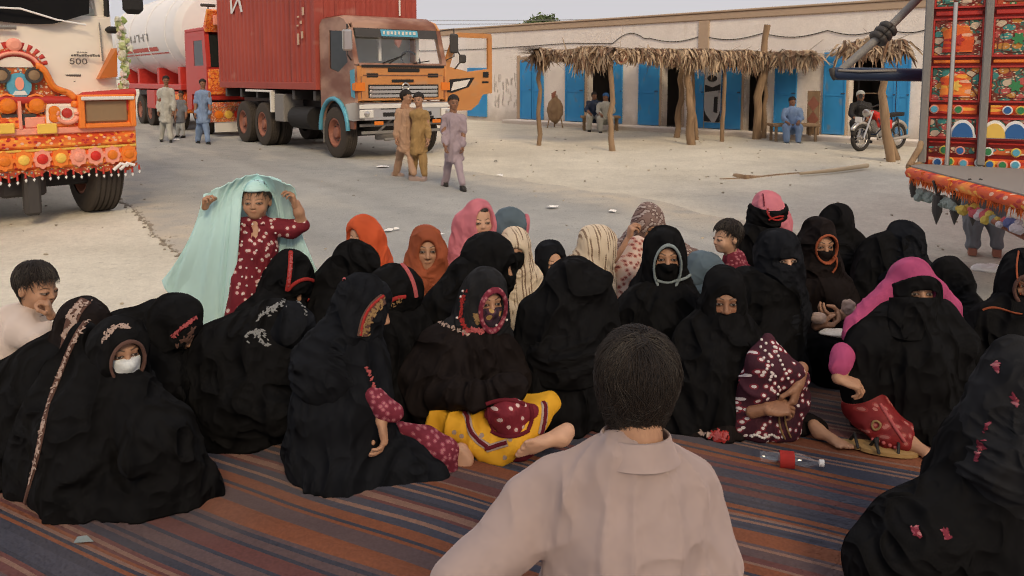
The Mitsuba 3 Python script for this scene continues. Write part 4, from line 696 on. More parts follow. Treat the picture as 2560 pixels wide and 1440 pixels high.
for q in range(70):
    t = .08 + .9 * q / 69; p = pa + (pb - pa) * t + [rng.normal(.02, .02), 0, -.13 - rng.uniform(0, .05)]; m = trimesh.creation.icosphere(subdivisions=0, radius=rng.uniform(.02, .04)); m.apply_translation(p); fl.append(m); cc.append(np.tile([(.25, .30, .28), (.60, .45, .10), (.55, .12, .14), (.55, .50, .52), (.12, .14, .3)][int(meshkit.noise(np.array([q * .11, 0, 0])) * 4.99)], (len(m.vertices), 1)))
part(k, 'flower_trim', cat(fl), 'm_vc', False, color=np.vstack(cc), kind='stuff')
for px, t in ((2343, .32), (2388, .45), (2434, .56)):
    p = pa + (pb - pa) * t; c = at(px, 518, p[1]); c[2] = max(c[2], .30)
    z = c[2]
    pk = numbered(f'{k}__hanging_charm'); put(pk, cat([lathe([c[0], c[1], z], (0, 0, -1), [(-.09, .001), (-.085, .036), (.03, .036), (.08, .02), (.13, .002)], 10)]), 'm_dkmetal', 30)
    part(pk, 'strap', cat([cyl([c[0] + s * .04, c[1], z + .20], [c[0], c[1], z + .08], .010, 6) for s in (-1, 1)]), 'm_dkmetal', 30)
c = at(2282, 470, 6.4); part(k, 'hanging_charm', cat([tube([c + [0, 0, .16], c + [.0, 0, 0], c + [.02, 0, -.07]], [.02, .028, .03], 8)]), 'm_dkmetal', True)
part(k, 'brace', cat([tube([at(2272, 416, 6.45), at(2298, 372, 6.55), at(2306, 345, 6.6)], .025, 8), cyl(at(2270, 418, 6.45), at(2305, 408, 6.6), .022, 8)]), 'm_wood', True)
part(k, 'side_rod', tube([pb + [.0, .3, -.16], pb + [.25, -.3, -.36]], .02, 8), 'm_rim', True)
# dark arm and roller bar reaching out beside the truck
part(k, 'arm', cat([tube([at(2098, 180, 6.9), at(2210, 82, 6.9), at(2300, -8, 6.9), at(2350, -56, 6.9)], .034, 10)]), 'm_grey', True, label='grey diagonal steel arm'); part(k, 'arm_knot', cat([torus(at(2208 + dx, 84 - dx, 6.9), (1, .2, 1), .055, .03, 16, 7) for dx in (-12, 0, 12)]), 'm_dkmetal', True)
part(k, 'roller_bar', cat([tube([at(2084, 184, 6.9), at(2092, 184, 6.9), at(2200, 186, 6.9), at(2325, 188, 6.9)], [.04, .055, .055, .055], 12)]), 'm_navy', 30, label='dark blue roller bar held out at the end of the arm'); part(k, 'bar_cap', tube([at(2080, 170, 6.9), at(2083, 185, 6.9), at(2090, 197, 6.9)], .03, 8), 'm_dkmetal', True)
part(k, 'bar_cord', tube([at(2095, 176, 6.85), at(2150, 178, 6.83), at(2240, 176, 6.85)], .012, 6), 'm_grey', True)
for c in ((1.75, .6),): wheel(k, TD, (c[0], c[1] + 1.6, .5), .5, .3)
# ================================================================ soft-body modelling: distance fields turned into smooth meshes
def ell(P, c, r):
    q = (P - np.asarray(c)) / np.asarray(r); k = np.linalg.norm(q, axis=1); g = np.linalg.norm(q / np.asarray(r), axis=1) + 1e-9
    return k * (k - 1) / g
def rcone(P, a, b, ra, rb):
    a, b = np.asarray(a, float), np.asarray(b, float); ab = b - a; t = np.clip(((P - a) @ ab) / max(ab @ ab, 1e-12), 0, 1)
    return np.linalg.norm(P - a - t[:, None] * ab, axis=1) - (ra + t * (rb - ra))
def smin(a, b, k):
    h = np.clip(.5 + .5 * (b - a) / k, 0, 1); return b * (1 - h) + a * h - k * h * (1 - h)
def smax(a, b, k): return -smin(-a, -b, k)
def nets(fn, lo, hi, h):
    lo, hi = np.asarray(lo, float), np.asarray(hi, float); n = np.maximum(np.ceil((hi - lo) / h).astype(int) + 1, 4)
    ax = [lo[k] + np.arange(n[k]) * h for k in range(3)]
    P = np.stack(np.meshgrid(*ax, indexing='ij'), -1).reshape(-1, 3)
    V = fn(P).reshape(n).astype(np.float64)
    for k in range(3):
        sl = [slice(None)] * 3
        for e_ in (0, -1): sl[k] = e_; V[tuple(sl)] = np.maximum(V[tuple(sl)], 1e-4)
    s = V < 0; c = n - 1
    cnt = sum(s[i:i + c[0], j:j + c[1], k:k + c[2]].astype(np.int8) for i in (0, 1) for j in (0, 1) for k in (0, 1))
    act = np.argwhere((cnt > 0) & (cnt < 8))
    if len(act) == 0: return np.zeros((0, 3)), np.zeros((0, 3), int)
    idx = -np.ones(c, int); idx[tuple(act.T)] = np.arange(len(act)); acc = np.zeros((len(act), 3)); w = np.zeros(len(act))
    for a in range(3):
        for u in (0, 1):
            for v in (0, 1):
                o0 = np.zeros(3, int); o0[(a + 1) % 3], o0[(a + 2) % 3] = u, v; o1 = o0.copy(); o1[a] = 1
                v0, v1 = V[tuple((act + o0).T)], V[tuple((act + o1).T)]; m = (v0 < 0) != (v1 < 0)
                t = np.where(m, v0 / np.where(m, v0 - v1, 1), 0); p = o0 + np.zeros((len(act), 3)); p[:, a] = t; acc[m] += p[m]; w[m] += 1
    X = lo + (act + acc / w[:, None]) * h; fs = []
    for a in range(3):
        b, d = (a + 1) % 3, (a + 2) % 3; sl0 = [slice(None)] * 3; sl1 = [slice(None)] * 3; sl0[a] = slice(0, -1); sl1[a] = slice(1, None)
        ch = np.argwhere(s[tuple(sl0)] != s[tuple(sl1)]); ch = ch[(ch[:, b] > 0) & (ch[:, d] > 0) & (ch[:, b] < c[b]) & (ch[:, d] < c[d])]
        if len(ch) == 0: continue
        inside = s[tuple(ch.T)]; q = []
        for u, v in ((-1, -1), (0, -1), (0, 0), (-1, 0)):
            o = ch.copy(); o[:, b] += u; o[:, d] += v; q.append(idx[tuple(o.T)])
        q = np.stack(q, 1); q[~inside] = q[~inside][:, ::-1]; fs.append(q)
    q = np.vstack(fs); return X, np.vstack([q[:, [0, 1, 2]], q[:, [0, 2, 3]]])
def normals(v, f):
    n = np.zeros_like(v); fn = np.cross(v[f[:, 1]] - v[f[:, 0]], v[f[:, 2]] - v[f[:, 0]])
    for k in range(3): np.add.at(n, f[:, k], fn)
    return n / (np.linalg.norm(n, axis=1, keepdims=True) + 1e-12)
def relax(v, f, it=2, lam=.5):
    import scipy.sparse as sp
    e_ = np.vstack([f[:, [0, 1]], f[:, [1, 2]], f[:, [2, 0]]]); e_ = np.vstack([e_, e_[:, ::-1]])
    A = sp.csr_matrix((np.ones(len(e_)), (e_[:, 0], e_[:, 1])), (len(v), len(v))); A.data[:] = 1; d = np.asarray(A.sum(1)).ravel() + 1e-9
    for _ in range(it): v = v + lam * (A @ v / d[:, None] - v)
    return v
def rot(yaw=0, pitch=0, roll=0):
    """yaw turns the face to picture right, pitch bows it down, roll tilts it clockwise in the picture"""
    a, b, c = map(math.radians, (yaw, pitch, roll))
    Rz = np.array([[math.cos(a), -math.sin(a), 0], [math.sin(a), math.cos(a), 0], [0, 0, 1]])
    Rx = np.array([[1, 0, 0], [0, math.cos(b), -math.sin(b)], [0, math.sin(b), math.cos(b)]]); Ry = np.array([[math.cos(c), 0, math.sin(c)], [0, 1, 0], [-math.sin(c), 0, math.cos(c)]])
    return Rz @ Ry @ Rx
# ---- the head: face towards -y, centre between the ears at eye level
def head_sd(P):
    d = ell(P, (0, .015, .03), (.074, .094, .084)); d = smin(d, ell(P, (0, -.02, -.035), (.061, .073, .085)), .03); d = smin(d, ell(P, (0, -.060, -.092), (.030, .026, .024)), .03)
    for s in (-1, 1): d = smin(d, ell(P, (s * .036, -.062, -.028), (.022, .017, .022)), .025)
    d = smin(d, rcone(P, (-.034, -.080, .022), (.034, -.080, .022), .011, .011), .014)
    for s in (-1, 1): d = smax(d, -ell(P, (s * .032, -.103, .002), (.018, .016, .012)), .014)
    for s in (-1, 1): d = smin(d, ell(P, (s * .031, -.0775, .001), (.0135, .0135, .0125)), .002)
    d = smin(d, rcone(P, (0, -.086, .014), (0, -.106, -.028), .007, .0115), .010)
    for s in (-1, 1): d = smin(d, ell(P, (s * .0125, -.096, -.033), (.008, .010, .007)), .007)
    d = smin(d, ell(P, (0, -.086, -.0575), (.020, .009, .0052)), .008); d = smin(d, ell(P, (0, -.085, -.0670), (.017, .010, .0060)), .008)
    for s in (-1, 1): d = smin(d, ell(P, (s * .076, .012, -.006), (.010, .020, .031)), .006)
    return smin(d, rcone(P, (0, .018, -.07), (0, .035, -.19), .052, .058), .03)
def child_sd(P):
    """a child's head: round cheeks, small nose and chin, eyes set lower"""
    d = ell(P, (0, .015, .030), (.076, .094, .084)); d = smin(d, ell(P, (0, -.018, -.030), (.064, .072, .076)), .03); d = smin(d, ell(P, (0, -.058, -.078), (.026, .024, .022)), .03)
    for s in (-1, 1): d = smin(d, ell(P, (s * .038, -.058, -.036), (.026, .020, .026)), .025)
    for s in (-1, 1): d = smax(d, -ell(P, (s * .0335, -.102, -.006), (.018, .014, .011)), .016)
    for s in (-1, 1): d = smin(d, ell(P, (s * .033, -.0765, -.006), (.0145, .0135, .0130)), .002)
    d = smin(d, rcone(P, (0, -.084, .0), (0, -.097, -.030), .006, .0095), .012)
    for s in (-1, 1): d = smin(d, ell(P, (s * .010, -.090, -.033), (.007, .008, .006)), .007)
    d = smin(d, ell(P, (0, -.084, -.0525), (.016, .009, .0048)), .008); d = smin(d, ell(P, (0, -.083, -.0605), (.014, .009, .0055)), .008)
    for s in (-1, 1): d = smin(d, ell(P, (s * .078, .012, -.010), (.010, .019, .029)), .006)
    return smin(d, rcone(P, (0, .018, -.06), (0, .035, -.19), .043, .050), .03)
def head_mesh(h, sd=head_sd, child=False):
    v, f = nets(sd, (-.1, -.13, -.2), (.1, .125, .13), h); v = relax(v, f, 1, .3); fr = v[:, 1] < -.045
    u, w = (v[:, 0] / 1.075, (v[:, 2] + .0065) * 1.25) if child else (v[:, 0], v[:, 2])
    return v, f, np.stack([np.where(fr, u, u + np.sign(u) * 1.0), w], 1)
HEADS = [head_mesh(.0048), head_mesh(.0078), head_mesh(.0048, child_sd, True)]
def scull_sd(P):     # plain head form for hair and scarves
    return smin(ell(P, (0, .015, .03), (.074, .094, .084)), ell(P, (0, -.02, -.035), (.061, .073, .085)), .03)
def skin_fn(base):
    lip, dk = np.array(base) * [.82, .60, .56], np.array(base) * [.42, .36, .34]
    def fn(p, n, uv):
        u, v = uv.x, uv.y; a = dr.abs(u)
        c = mix(tuple(np.array(base) * .88), tuple(np.array(base) * 1.1), fbm(p.x * 30, p.y * 30, p.z * 30, 2))
        ck = smoothstep(.022, .0, dr.sqrt(dr.square(a - .036) + dr.square(v + .03))); c = mix(c, V3(tuple(np.array(base) * [1.12, .88, .82])), ck * .5)
        so = smoothstep(1.0, .45, dr.square((a - .031) / .022) + dr.square((v + .001) / .015)); c = mix(c, V3(tuple(dk)), so * .72)
        lp = smoothstep(1.0, .5, dr.square(u / .020) + dr.square((v + .0625) / .0095)); c = mix(c, V3(tuple(lip)), lp * .65)
        c = mix(c, V3(tuple(dk * .75)), smoothstep(.0020, .0006, dr.abs(v + .0625)) * smoothstep(.019, .015, a))
        ev = .025 + .006 * smoothstep(.012, .032, a) - .010 * smoothstep(.034, .052, a)
        c = mix(c, V3((.025, .018, .014)), smoothstep(.0042, .0018, dr.abs(v - ev)) * smoothstep(.009, .013, a) * smoothstep(.052, .042, a) * .8)
        ew = dr.square((a - .031) / .0135) + dr.square((v - .0005) / .0046)
        c = mix(c, V3((.02, .014, .012)), smoothstep(2.6, 1.2, ew) * .9); c = mix(c, V3((.25, .215, .19)), smoothstep(1.05, .8, ew))
        ir = dr.sqrt(dr.square(a - .031) + dr.square(v - .002)); c = mix(c, V3((.016, .010, .008)), smoothstep(.0068, .0056, ir) * smoothstep(1.25, 1.0, ew))
        return mix(c, V3((.03, .018, .014)), smoothstep(.0042, .002, dr.sqrt(dr.square(a - .008) + dr.square(v + .040))) * .8)
    return fn
pmat('m_skin', skin_fn((.39, .215, .135)), .5, spec=.35); pmat('m_skinlight', skin_fn((.52, .31, .21)), .5, spec=.35); pmat('m_skindark', skin_fn((.25, .125, .075)), .5, spec=.35)
# ---- the hand: wrist at the origin, fingers along +x, palm facing -z, thumb on the +y side
def hand_sd(curl, spread=.0):
    segs = []
    bases = [(.082, .030), (.088, .010), (.084, -.011), (.075, -.030)]; lens = [(.036, .024, .018), (.040, .027, .020), (.037, .025, .019), (.029, .019, .016)]
    for j, ((bx, by), L) in enumerate(zip(bases, lens)):
        p = np.array([bx, by, 0.0]); a = 0.0; dirn = np.array([1, (by * 3) * spread, 0]); dirn /= np.linalg.norm(dirn)
        for q, l in enumerate(L):
            a += curl * (1.0, 1.15, .8)[q] * (1 + .08 * j); nx = p + l * np.array([dirn[0] * math.cos(a), dirn[1] * math.cos(a), -math.sin(a)]); segs.append((p, nx, .0093 - .0009 * q - .0006 * (j == 3), .0088 - .0010 * q - .0006 * (j == 3))); p = nx
    t0, t1, t2, t3 = np.array([.022, .024, -.006]), np.array([.048, .050, -.018]), np.array([.076, .056, -.028 - .02 * curl]), np.array([.098, .050 - .02 * curl, -.036 - .022 * curl])
    thumb = [(t0, t1, .015, .0125), (t1, t2, .0115, .0105), (t2, t3, .0105, .008)]
    def fn(P):
        d = rcone(P, (.0, .006, 0), (.0, -.006, 0), .024, .024); d = smin(d, ell(P, (.045, 0, -.002), (.050, .042, .017)), .02)
        for by in (.028, .009, -.011, -.028): d = smin(d, rcone(P, (.03, by * .7, 0), (.083, by, 0), .012, .0115), .012)
        dd = None
        for a, b, ra, rb in segs: q = rcone(P, a, b, ra, rb); dd = q if dd is None else np.minimum(dd, q)
        d = smin(d, dd, .007); tt = None
        for a, b, ra, rb in thumb: q = rcone(P, a, b, ra, rb); tt = q if tt is None else smin(tt, q, .004)
        return smin(d, tt, .008)
    return fn
HANDS = {}
def hand_mesh(curl, h=.0040):
    if (curl, h) not in HANDS: HANDS[curl, h] = nets(hand_sd(curl), (-.035, -.06, -.11), (.20, .085, .035), h)
    return HANDS[curl, h]
def hand(wrist, fingers, palm, curl=.45, s=1.0, mirror=False):
    """wrist point, direction of the fingers, direction the palm faces"""
    v, f = hand_mesh(curl, .0040 if np.linalg.norm(wrist) < 9 else .006); v = v.copy()
    if mirror: v[:, 1] *= -1; f = f[:, ::-1]
    x = np.asarray(fingers, float); x /= np.linalg.norm(x); z = -np.asarray(palm, float); z -= (z @ x) * x; z /= np.linalg.norm(z); y = np.cross(z, x)
    return trimesh.Trimesh(np.asarray(wrist) + (v * s) @ np.stack([x, y, z]), f, process=False)
def sweep_sd(chains, k, extra=None):
    """chains: lists of (point, radius); smooth union"""
    B = []
    for ch in chains:
        if len(ch) == 1: B.append([(ch[0][0], ch[0][0] + [0, 0, 1e-3], ch[0][1], ch[0][1])])
        else: B.append([(ch[i][0], ch[i + 1][0], ch[i][1], ch[i + 1][1]) for i in range(len(ch) - 1)])
    def fn(P):
        d = None
        for b in B:
            c = None
            for s in b: q = rcone(P, *s); c = q if c is None else smin(c, q, k * .5)
            d = c if d is None else smin(d, c, k)
        return d
    pts = np.array([p for ch in chains for p, r in ch]); rad = np.array([r for ch in chains for p, r in ch])
    return fn, (pts - rad[:, None]).min(0) - .04, (pts + rad[:, None]).max(0) + .04
def px3(ch, Y):     # pixel chain -> metres
    out = []
    for q in ch:
        px, py, r = q[:3]; dz = q[3] if len(q) > 3 else 0.0; p = at(px, py, Y + dz); out.append((p, r * (Y + dz) / F))
    return out
def folds(v, f, c, amp, seed, scale=1.0):
    """cloth creases: ridges running down from the shoulders, and sagging loops across"""
    n = normals(v, f); d = v - c; az = np.arctan2(d[:, 0], -d[:, 1]); R = np.linalg.norm(d[:, :2], axis=1)
    def ridge(q, sd): return (1 - np.abs(2 * meshkit.noise(q, sd) - 1)) ** 2.2
    a = ridge(np.stack([az * 3.2 * scale, v[:, 2] * 2.2 + R * 1.5, az * 0 + 3], 1), seed)
    b = ridge(np.stack([v[:, 2] * 11 * scale + 2.2 * np.cos(az * 1.3 + seed) + R * 5, az * 1.1, az * 0], 1), seed + 5)
    w = np.clip((c[2] - v[:, 2]) / .25, .15, 1)
    g = meshkit.fbm(v * 6, 3, seed + 9) - .5
    pool = np.exp(-np.maximum(v[:, 2] - .02, 0) / .11); pl = ridge(np.stack([az * 5.5, R * 4.0, v[:, 2] * 5], 1), seed + 11)
    return v + n * (amp * w * (1.3 * (a - .35) + 1.0 * (b - .35) + 1.1 * g + 1.3 * pool * (pl - .3)))[:, None]
GROUND = .022
def cloth(parent, name, chains, Y, m, k=.06, h=.015, amp=.010, seed=0, carve=None, floor=True, ctr=None, scale=1.0, label=None, keep=None, relaxn=1):
    fn, lo, hi = sweep_sd([px3(c, Y) for c in chains], k)
    def g(P):
        d = fn(P) + (meshkit.noise(P * 6.5, seed + 3) - .5) * .045 * min(1, amp / .015)
        if floor: d = np.maximum(d, GROUND - P[:, 2])
        if carve is not None: d = smax(d, -carve(P), .008)
        return d
    if floor: lo[2] = max(lo[2], GROUND - .03)
    v, f = nets(g, lo, hi, h)
    if amp:
        v2 = folds(v, f, ctr if ctr is not None else px3(chains[0][:1], Y)[0][0], amp, seed, scale)
        if floor: v2[:, 2] = np.maximum(v2[:, 2], GROUND)
        v = v2
    v = relax(v, f, relaxn, .4)
    if keep is not None: keep.append((v, f))
    return part(parent, name, (v, f), m, True, label=label)
_TRI = {}
def _tri_px(m):
    """a garment's triangles with the pixel box of each, kept for the sight lines below"""
    if id(m[0]) not in _TRI:
        v, f = m; q = v - CAM; z = q @ FW; x = 1280 + F * q[:, 0] / z; y = CY - F * (q @ UP) / z; X, Yy = x[f], y[f]; _TRI[id(m[0])] = (X.min(1), X.max(1), Yy.min(1), Yy.max(1), m[0])
    return _TRI[id(m[0])]
def hit_px(px, py, meshes):
    """first point where the sight line through a photo pixel meets the garment: used to seat trims on it"""
    d = ray(px, py); best = None
    for v, f in meshes:
        x0, x1, y0, y1, _ = _tri_px((v, f)); f = f[(x0 <= px) & (x1 >= px) & (y0 <= py) & (y1 >= py)]
        if len(f) == 0: continue
        a, b, c = v[f[:, 0]], v[f[:, 1]], v[f[:, 2]]; e1, e2 = b - a, c - a; h = np.cross(d, e2); det = np.einsum('ij,ij->i', e1, h); det = np.where(np.abs(det) < 1e-14, 1e-14, det); s = CAM - a
        u = np.einsum('ij,ij->i', s, h) / det; q = np.cross(s, e1); w = (q @ d) / det; t = np.einsum('ij,ij->i', e2, q) / det
        ok = (u >= 0) & (w >= 0) & (u + w <= 1) & (t > .2)
        if ok.any():
            i = np.flatnonzero(ok)[np.argmin(t[ok])]
            if best is None or t[i] < best[0]: nn = np.cross(e1[i], e2[i]); nn /= np.linalg.norm(nn) + 1e-12; best = (t[i], nn if nn @ d < 0 else -nn)
    return None if best is None else (CAM + best[0] * d, best[1])
def ribbon(parent, name, pts, w, meshes, m, off=.005, n=None, wob=0.0, label=None, zig=0.0, **kw):
    """a sewn-on band of real width laid on the garment along a line of pixels"""
    pts = np.array(pts, float); L = np.concatenate([[0], np.cumsum(np.linalg.norm(np.diff(pts, axis=0), axis=1))]); n = n or max(8, int(L[-1] / 7))
    cs = CubicSpline(L, pts) if len(pts) > 2 else (lambda t: pts[0] + (pts[-1] - pts[0]) * (np.asarray(t) / L[-1])[:, None])
    Q = cs(np.linspace(0, L[-1], n))
    if zig: Q[:, 0] += zig * (np.arange(n) % 4 - 1.5)
    hits = [hit_px(x, y, meshes) for x, y in Q]; hits = [h for h in hits if h is not None]
    if len(hits) < 2: return None
    P = np.array([h[0] for h in hits]); N = np.array([h[1] for h in hits])
    jump = np.linalg.norm(np.diff(P, axis=0), axis=1); 
    for _ in range(2):
        N[1:-1] = (N[:-2] + N[1:-1] + N[2:]); P[1:-1] = (P[:-2] + 2 * P[1:-1] + P[2:]) / 4
    N /= np.linalg.norm(N, axis=1, keepdims=True); t = np.gradient(P, axis=0); t /= np.linalg.norm(t, axis=1, keepdims=True) + 1e-12; sd = np.cross(N, t); sd /= np.linalg.norm(sd, axis=1, keepdims=True) + 1e-12
    C = P + N * off; k = 5; prof = [(-.5, -off * .8), (-.42, .0018), (0, .004), (.42, .0018), (.5, -off * .8)]
    v = np.stack([C + sd * (w * a) + N * b for a, b in prof], 1).reshape(-1, 3); i, j = np.meshgrid(np.arange(len(C) - 1), np.arange(k - 1), indexing='ij'); o = i * k + j
    return part(parent, name, (v, np.stack([o, o + 1, o + k + 1, o + k], -1).reshape(-1, 4)), m, True, label=label, **kw)
def beads(parent, name, pts, meshes, m, r=.006, label=None):
    L = []
    for x, y in pts:
        h = hit_px(x, y, meshes)
        if h is not None: q = trimesh.creation.icosphere(subdivisions=1, radius=r); q.apply_translation(h[0] + h[1] * r * .4); L.append(q)
    if L: part(parent, name, cat(L), m, True, label=label, kind='stuff')
# ---- cloth materials
def cmat(name, c, var=.25, rough=.85, sheen=.35):
    c = np.array(c)
    pmat(name, lambda p, n, uv: mix(tuple(c * (1 - var)), tuple(c * (1 + var)), fbm(p.x * 9, p.y * 9, p.z * 9, 3)), rough, spec=.2, sheen=sheen)
def cflat(name, c, rough=.85, sheen=.2, spec=.12): mat(name, c, rough, 0, spec, sheen=sheen)
def crease(p, n, uv):
    q = noise(p.x * 3.1, p.y * 3.1, p.z * 2.2) * 3.0; a = dr.abs(2 * noise(p.x * 10 + q, p.y * 10 - q, p.z * 4.2 + q) - 1); b = dr.abs(2 * noise(p.x * 21 - q, p.y * 21, p.z * 13 + q) - 1)
    return (1 - a) * (1 - a) * (1 - a) * 1.2 + .32 * (1 - b) * (1 - b)
def cloth_bump(name, scale):
    b = scene[name].pop('b'); scene[name]['b'] = {'type': 'bumpmap', 'arbitrary': proc(crease, 3e-3), 'scale': scale, 'bsdf': b}
cflat('c_black', (.0052, .0052, .0060), .85, .05); cflat('c_navy', (.0075, .0085, .0115), .85, .08); cflat('c_brownblack', (.0105, .0075, .0075), .85, .06); cflat('c_charcoal', (.016, .0165, .019), .85, .1)
[cloth_bump(q, .036) for q in ('c_black', 'c_navy', 'c_brownblack', 'c_charcoal')]
cflat('c_aqua', (.50, .735, .735), .8, .3); cmat('c_orange', (.50, .085, .03)); cmat('c_rust', (.27, .070, .032)); cmat('c_pink', (.50, .16, .20)); cmat('c_magenta', (.33, .055, .14)); cmat('c_bluegrey', (.085, .12, .15))
cmat('c_shirt', (.35, .275, .262), .05); cmat('c_boyshirt', (.54, .46, .42), .06); cloth_bump('c_shirt', .011); cloth_bump('c_boyshirt', .005); [cloth_bump(q, .014) for q in ('c_orange', 'c_rust', 'c_pink', 'c_magenta', 'c_bluegrey')]; cmat('c_beige', (.40, .255, .17), .12); cmat('c_tan', (.33, .21, .09), .12); cmat('c_lavender', (.34, .275, .31), .12); cmat('c_lightgrey', (.44, .44, .40), .1); cmat('c_blue', (.21, .30, .47), .12); cmat('c_greytrouser', (.17, .18, .20), .15)
cflat('c_red', (.30, .028, .026)); cflat('c_pinktrim', (.36, .085, .09)); cflat('c_brownedge', (.10, .055, .045)); cflat('c_silver', (.20, .205, .21), .6); cflat('c_gold', (.24, .15, .07), .6); cflat('c_maroon', (.11, .012, .02)); cflat('c_whitebead', (.62, .58, .56), .5); cflat('c_mask', (.62, .66, .68)); cflat('c_pale', (.36, .27, .235)); cflat('c_greytrim', (.20, .24, .25))
def emb_fn(base, dot, alt, k, thr=.20):
    def fn(p, n, uv):
        d1, d2, r = voronoi((p.x + p.y * .35) * k, (p.z + p.y * .35) * k)
        c = mix(tuple(np.array(base) * .75), tuple(np.array(base) * 1.25), fbm(p.x * 14, p.y * 14, p.z * 14, 2))
        c = dr.select((d1 > thr * 1.1) & (d1 < thr * 1.75) & (r > .3), V3(alt), c)
        return dr.select((d1 < thr) & (r > .25), V3(dot), c)
    return fn
pmat('c_reddress', emb_fn((.145, .012, .022), (.58, .42, .40), (.20, .02, .03), 26.0, .22), .8); pmat('c_darkred', emb_fn((.045, .010, .020), (.60, .54, .55), (.16, .018, .03), 30.0, .22), .8); pmat('c_maroonprint', emb_fn((.15, .018, .035), (.36, .13, .15), (.24, .05, .08), 48.0, .26), .85)
pmat('c_redsilk', emb_fn((.17, .012, .014), (.36, .12, .11), (.24, .03, .03), 26.0, .2), .65); pmat('c_floral', emb_fn((.55, .42, .36), (.22, .06, .05), (.45, .22, .18), 34.0, .24), .85); pmat('c_printscarf', emb_fn((.20, .135, .12), (.36, .30, .28), (.10, .06, .055), 46.0, .34), .85); pmat('c_maskprint', emb_fn((.035, .022, .035), (.42, .26, .10), (.07, .03, .05), 22.0, .25), .8)
def knit_fn(p, n, uv):
    u = (p.x + .4 * p.y) * 150; r = noise(u * .35, p.z * 55)
    st = smoothstep(.42, .6, fbm(u * .32, p.z * 12, 2.0, 2)) * smoothstep(-.1, .5, dr.sin(u * 2.2) + r - .3)
    return mix((.56, .47, .36), (.15, .09, .055), st * .85)
pmat('c_knit', knit_fn, .9)
def yel_fn(p, n, uv):
    d1, d2, r = voronoi(p.x * 24, p.z * 24 + p.y * 8)
    c = mix((.55, .27, .012), (.70, .38, .03), fbm(p.x * 10, p.y * 10, p.z * 10, 2))
    return dr.select((r > .88) & (d1 < .24), V3((.30, .22, .18)), c)
pmat('c_yellow', yel_fn, .75)
def hair_fn(p, n, uv): return mix((.006, .005, .005), (.030, .022, .018), noise(p.x * 420, p.y * 420, p.z * 60))
pmat('m_hair', hair_fn, .55, spec=.3)
def hair_tubes(parent, c, R, s, seed, N=1500, region=None, tilt=.0, messy=1.0, length=(.05, .11), crown=(0.01, .055, .10), thick=.0013, ear=True, mat_='m_hair', puff=.012, nape=-.075):
    """hair: a fitted cap plus strands combed from the crown down"""
    r = np.random.default_rng(seed)
    def cap(P):
        d = scull_sd(P) - puff; line = np.interp(P[:, 1], [-.10, -.035, .0, .025, .05], [.060, .056, .012, -.045, nape])
        line = line + np.where(P[:, 1] > .02, 1.3 * np.maximum(np.abs(P[:, 0]) - .042, 0), 0); d = np.maximum(smax(d, line - P[:, 2], .012), -(scull_sd(P) + .004))
        for e_ in (-1, 1): d = np.maximum(d, -ell(P, (e_ * .085, .010, -.010), (.026, .024, .034)))
        return d
    v, f = nets(cap, (-.105, -.125, -.13), (.105, .135, .145), .0055); v = relax(v, f, 2, .5)
    v = v + normals(v, f) * ((meshkit.noise(np.stack([np.arctan2(v[:, 0], v[:, 1] - .03) * 14, v[:, 2] * 14, v[:, 2] * 0], 1), seed) - .5) * .016)[:, None]
    hk = part(parent, 'hair', (c + (v * s) @ R.T, f), mat_, True)
    if N:
        cr_ = np.array(crown); nv = normals(v, f); idx = r.choice(len(v), N); nr = nv[idx]; unit = lambda a: a / (np.linalg.norm(a, axis=-1, keepdims=True) + 1e-9)
        d = v[idx] - cr_; d = unit(d - (d * nr).sum(1, keepdims=True) * nr); L = r.uniform(*length, (N, 1)); q = v[idx] + nr * .001; cl = meshkit.noise(v[idx] * 38, seed + 1)[:, None] - .5; d = d + r.normal(0, .08 * messy, (N, 3)) + np.cross(d, nr) * cl * .55 * messy + nr * (r.uniform(0, 1, (N, 1)) < .05) * .35; pts = []
        for st in range(5):
            pts.append(q.copy()); q = q + d * L / 4; ex = scull_sd(q) - (puff + .002); g = unit(q - np.array([0, .01, .0])); q = q - g * ((ex - (.0015 if st < 3 else .003)) * .85)[:, None]
        pts = np.stack(pts, 1); tt = unit(np.gradient(pts, axis=1)); sdv = unit(np.cross(tt, pts - np.array([0, .01, 0]))); up_ = np.cross(sdv, tt)
        w = thick * np.array([1.2, 1.2, 1.1, .8, .3])[None, :, None] * r.uniform(.7, 1.6, (N, 1, 1))
        V = [np.stack([pts - sdv * w, pts + up_ * w, pts + sdv * w], 2).reshape(-1, 3)]; o = (np.arange(N) * 15)[:, None] + (np.arange(4) * 3)[None, :]; o = o.reshape(-1)
        Fq = np.vstack([np.stack([o, o + 3, o + 4, o + 1], 1), np.stack([o + 1, o + 4, o + 5, o + 2], 1)])
        part(hk, 'strands', (c + (np.vstack(V) * s) @ R.T, np.array(Fq)), mat_, False, kind='stuff')
    return hk
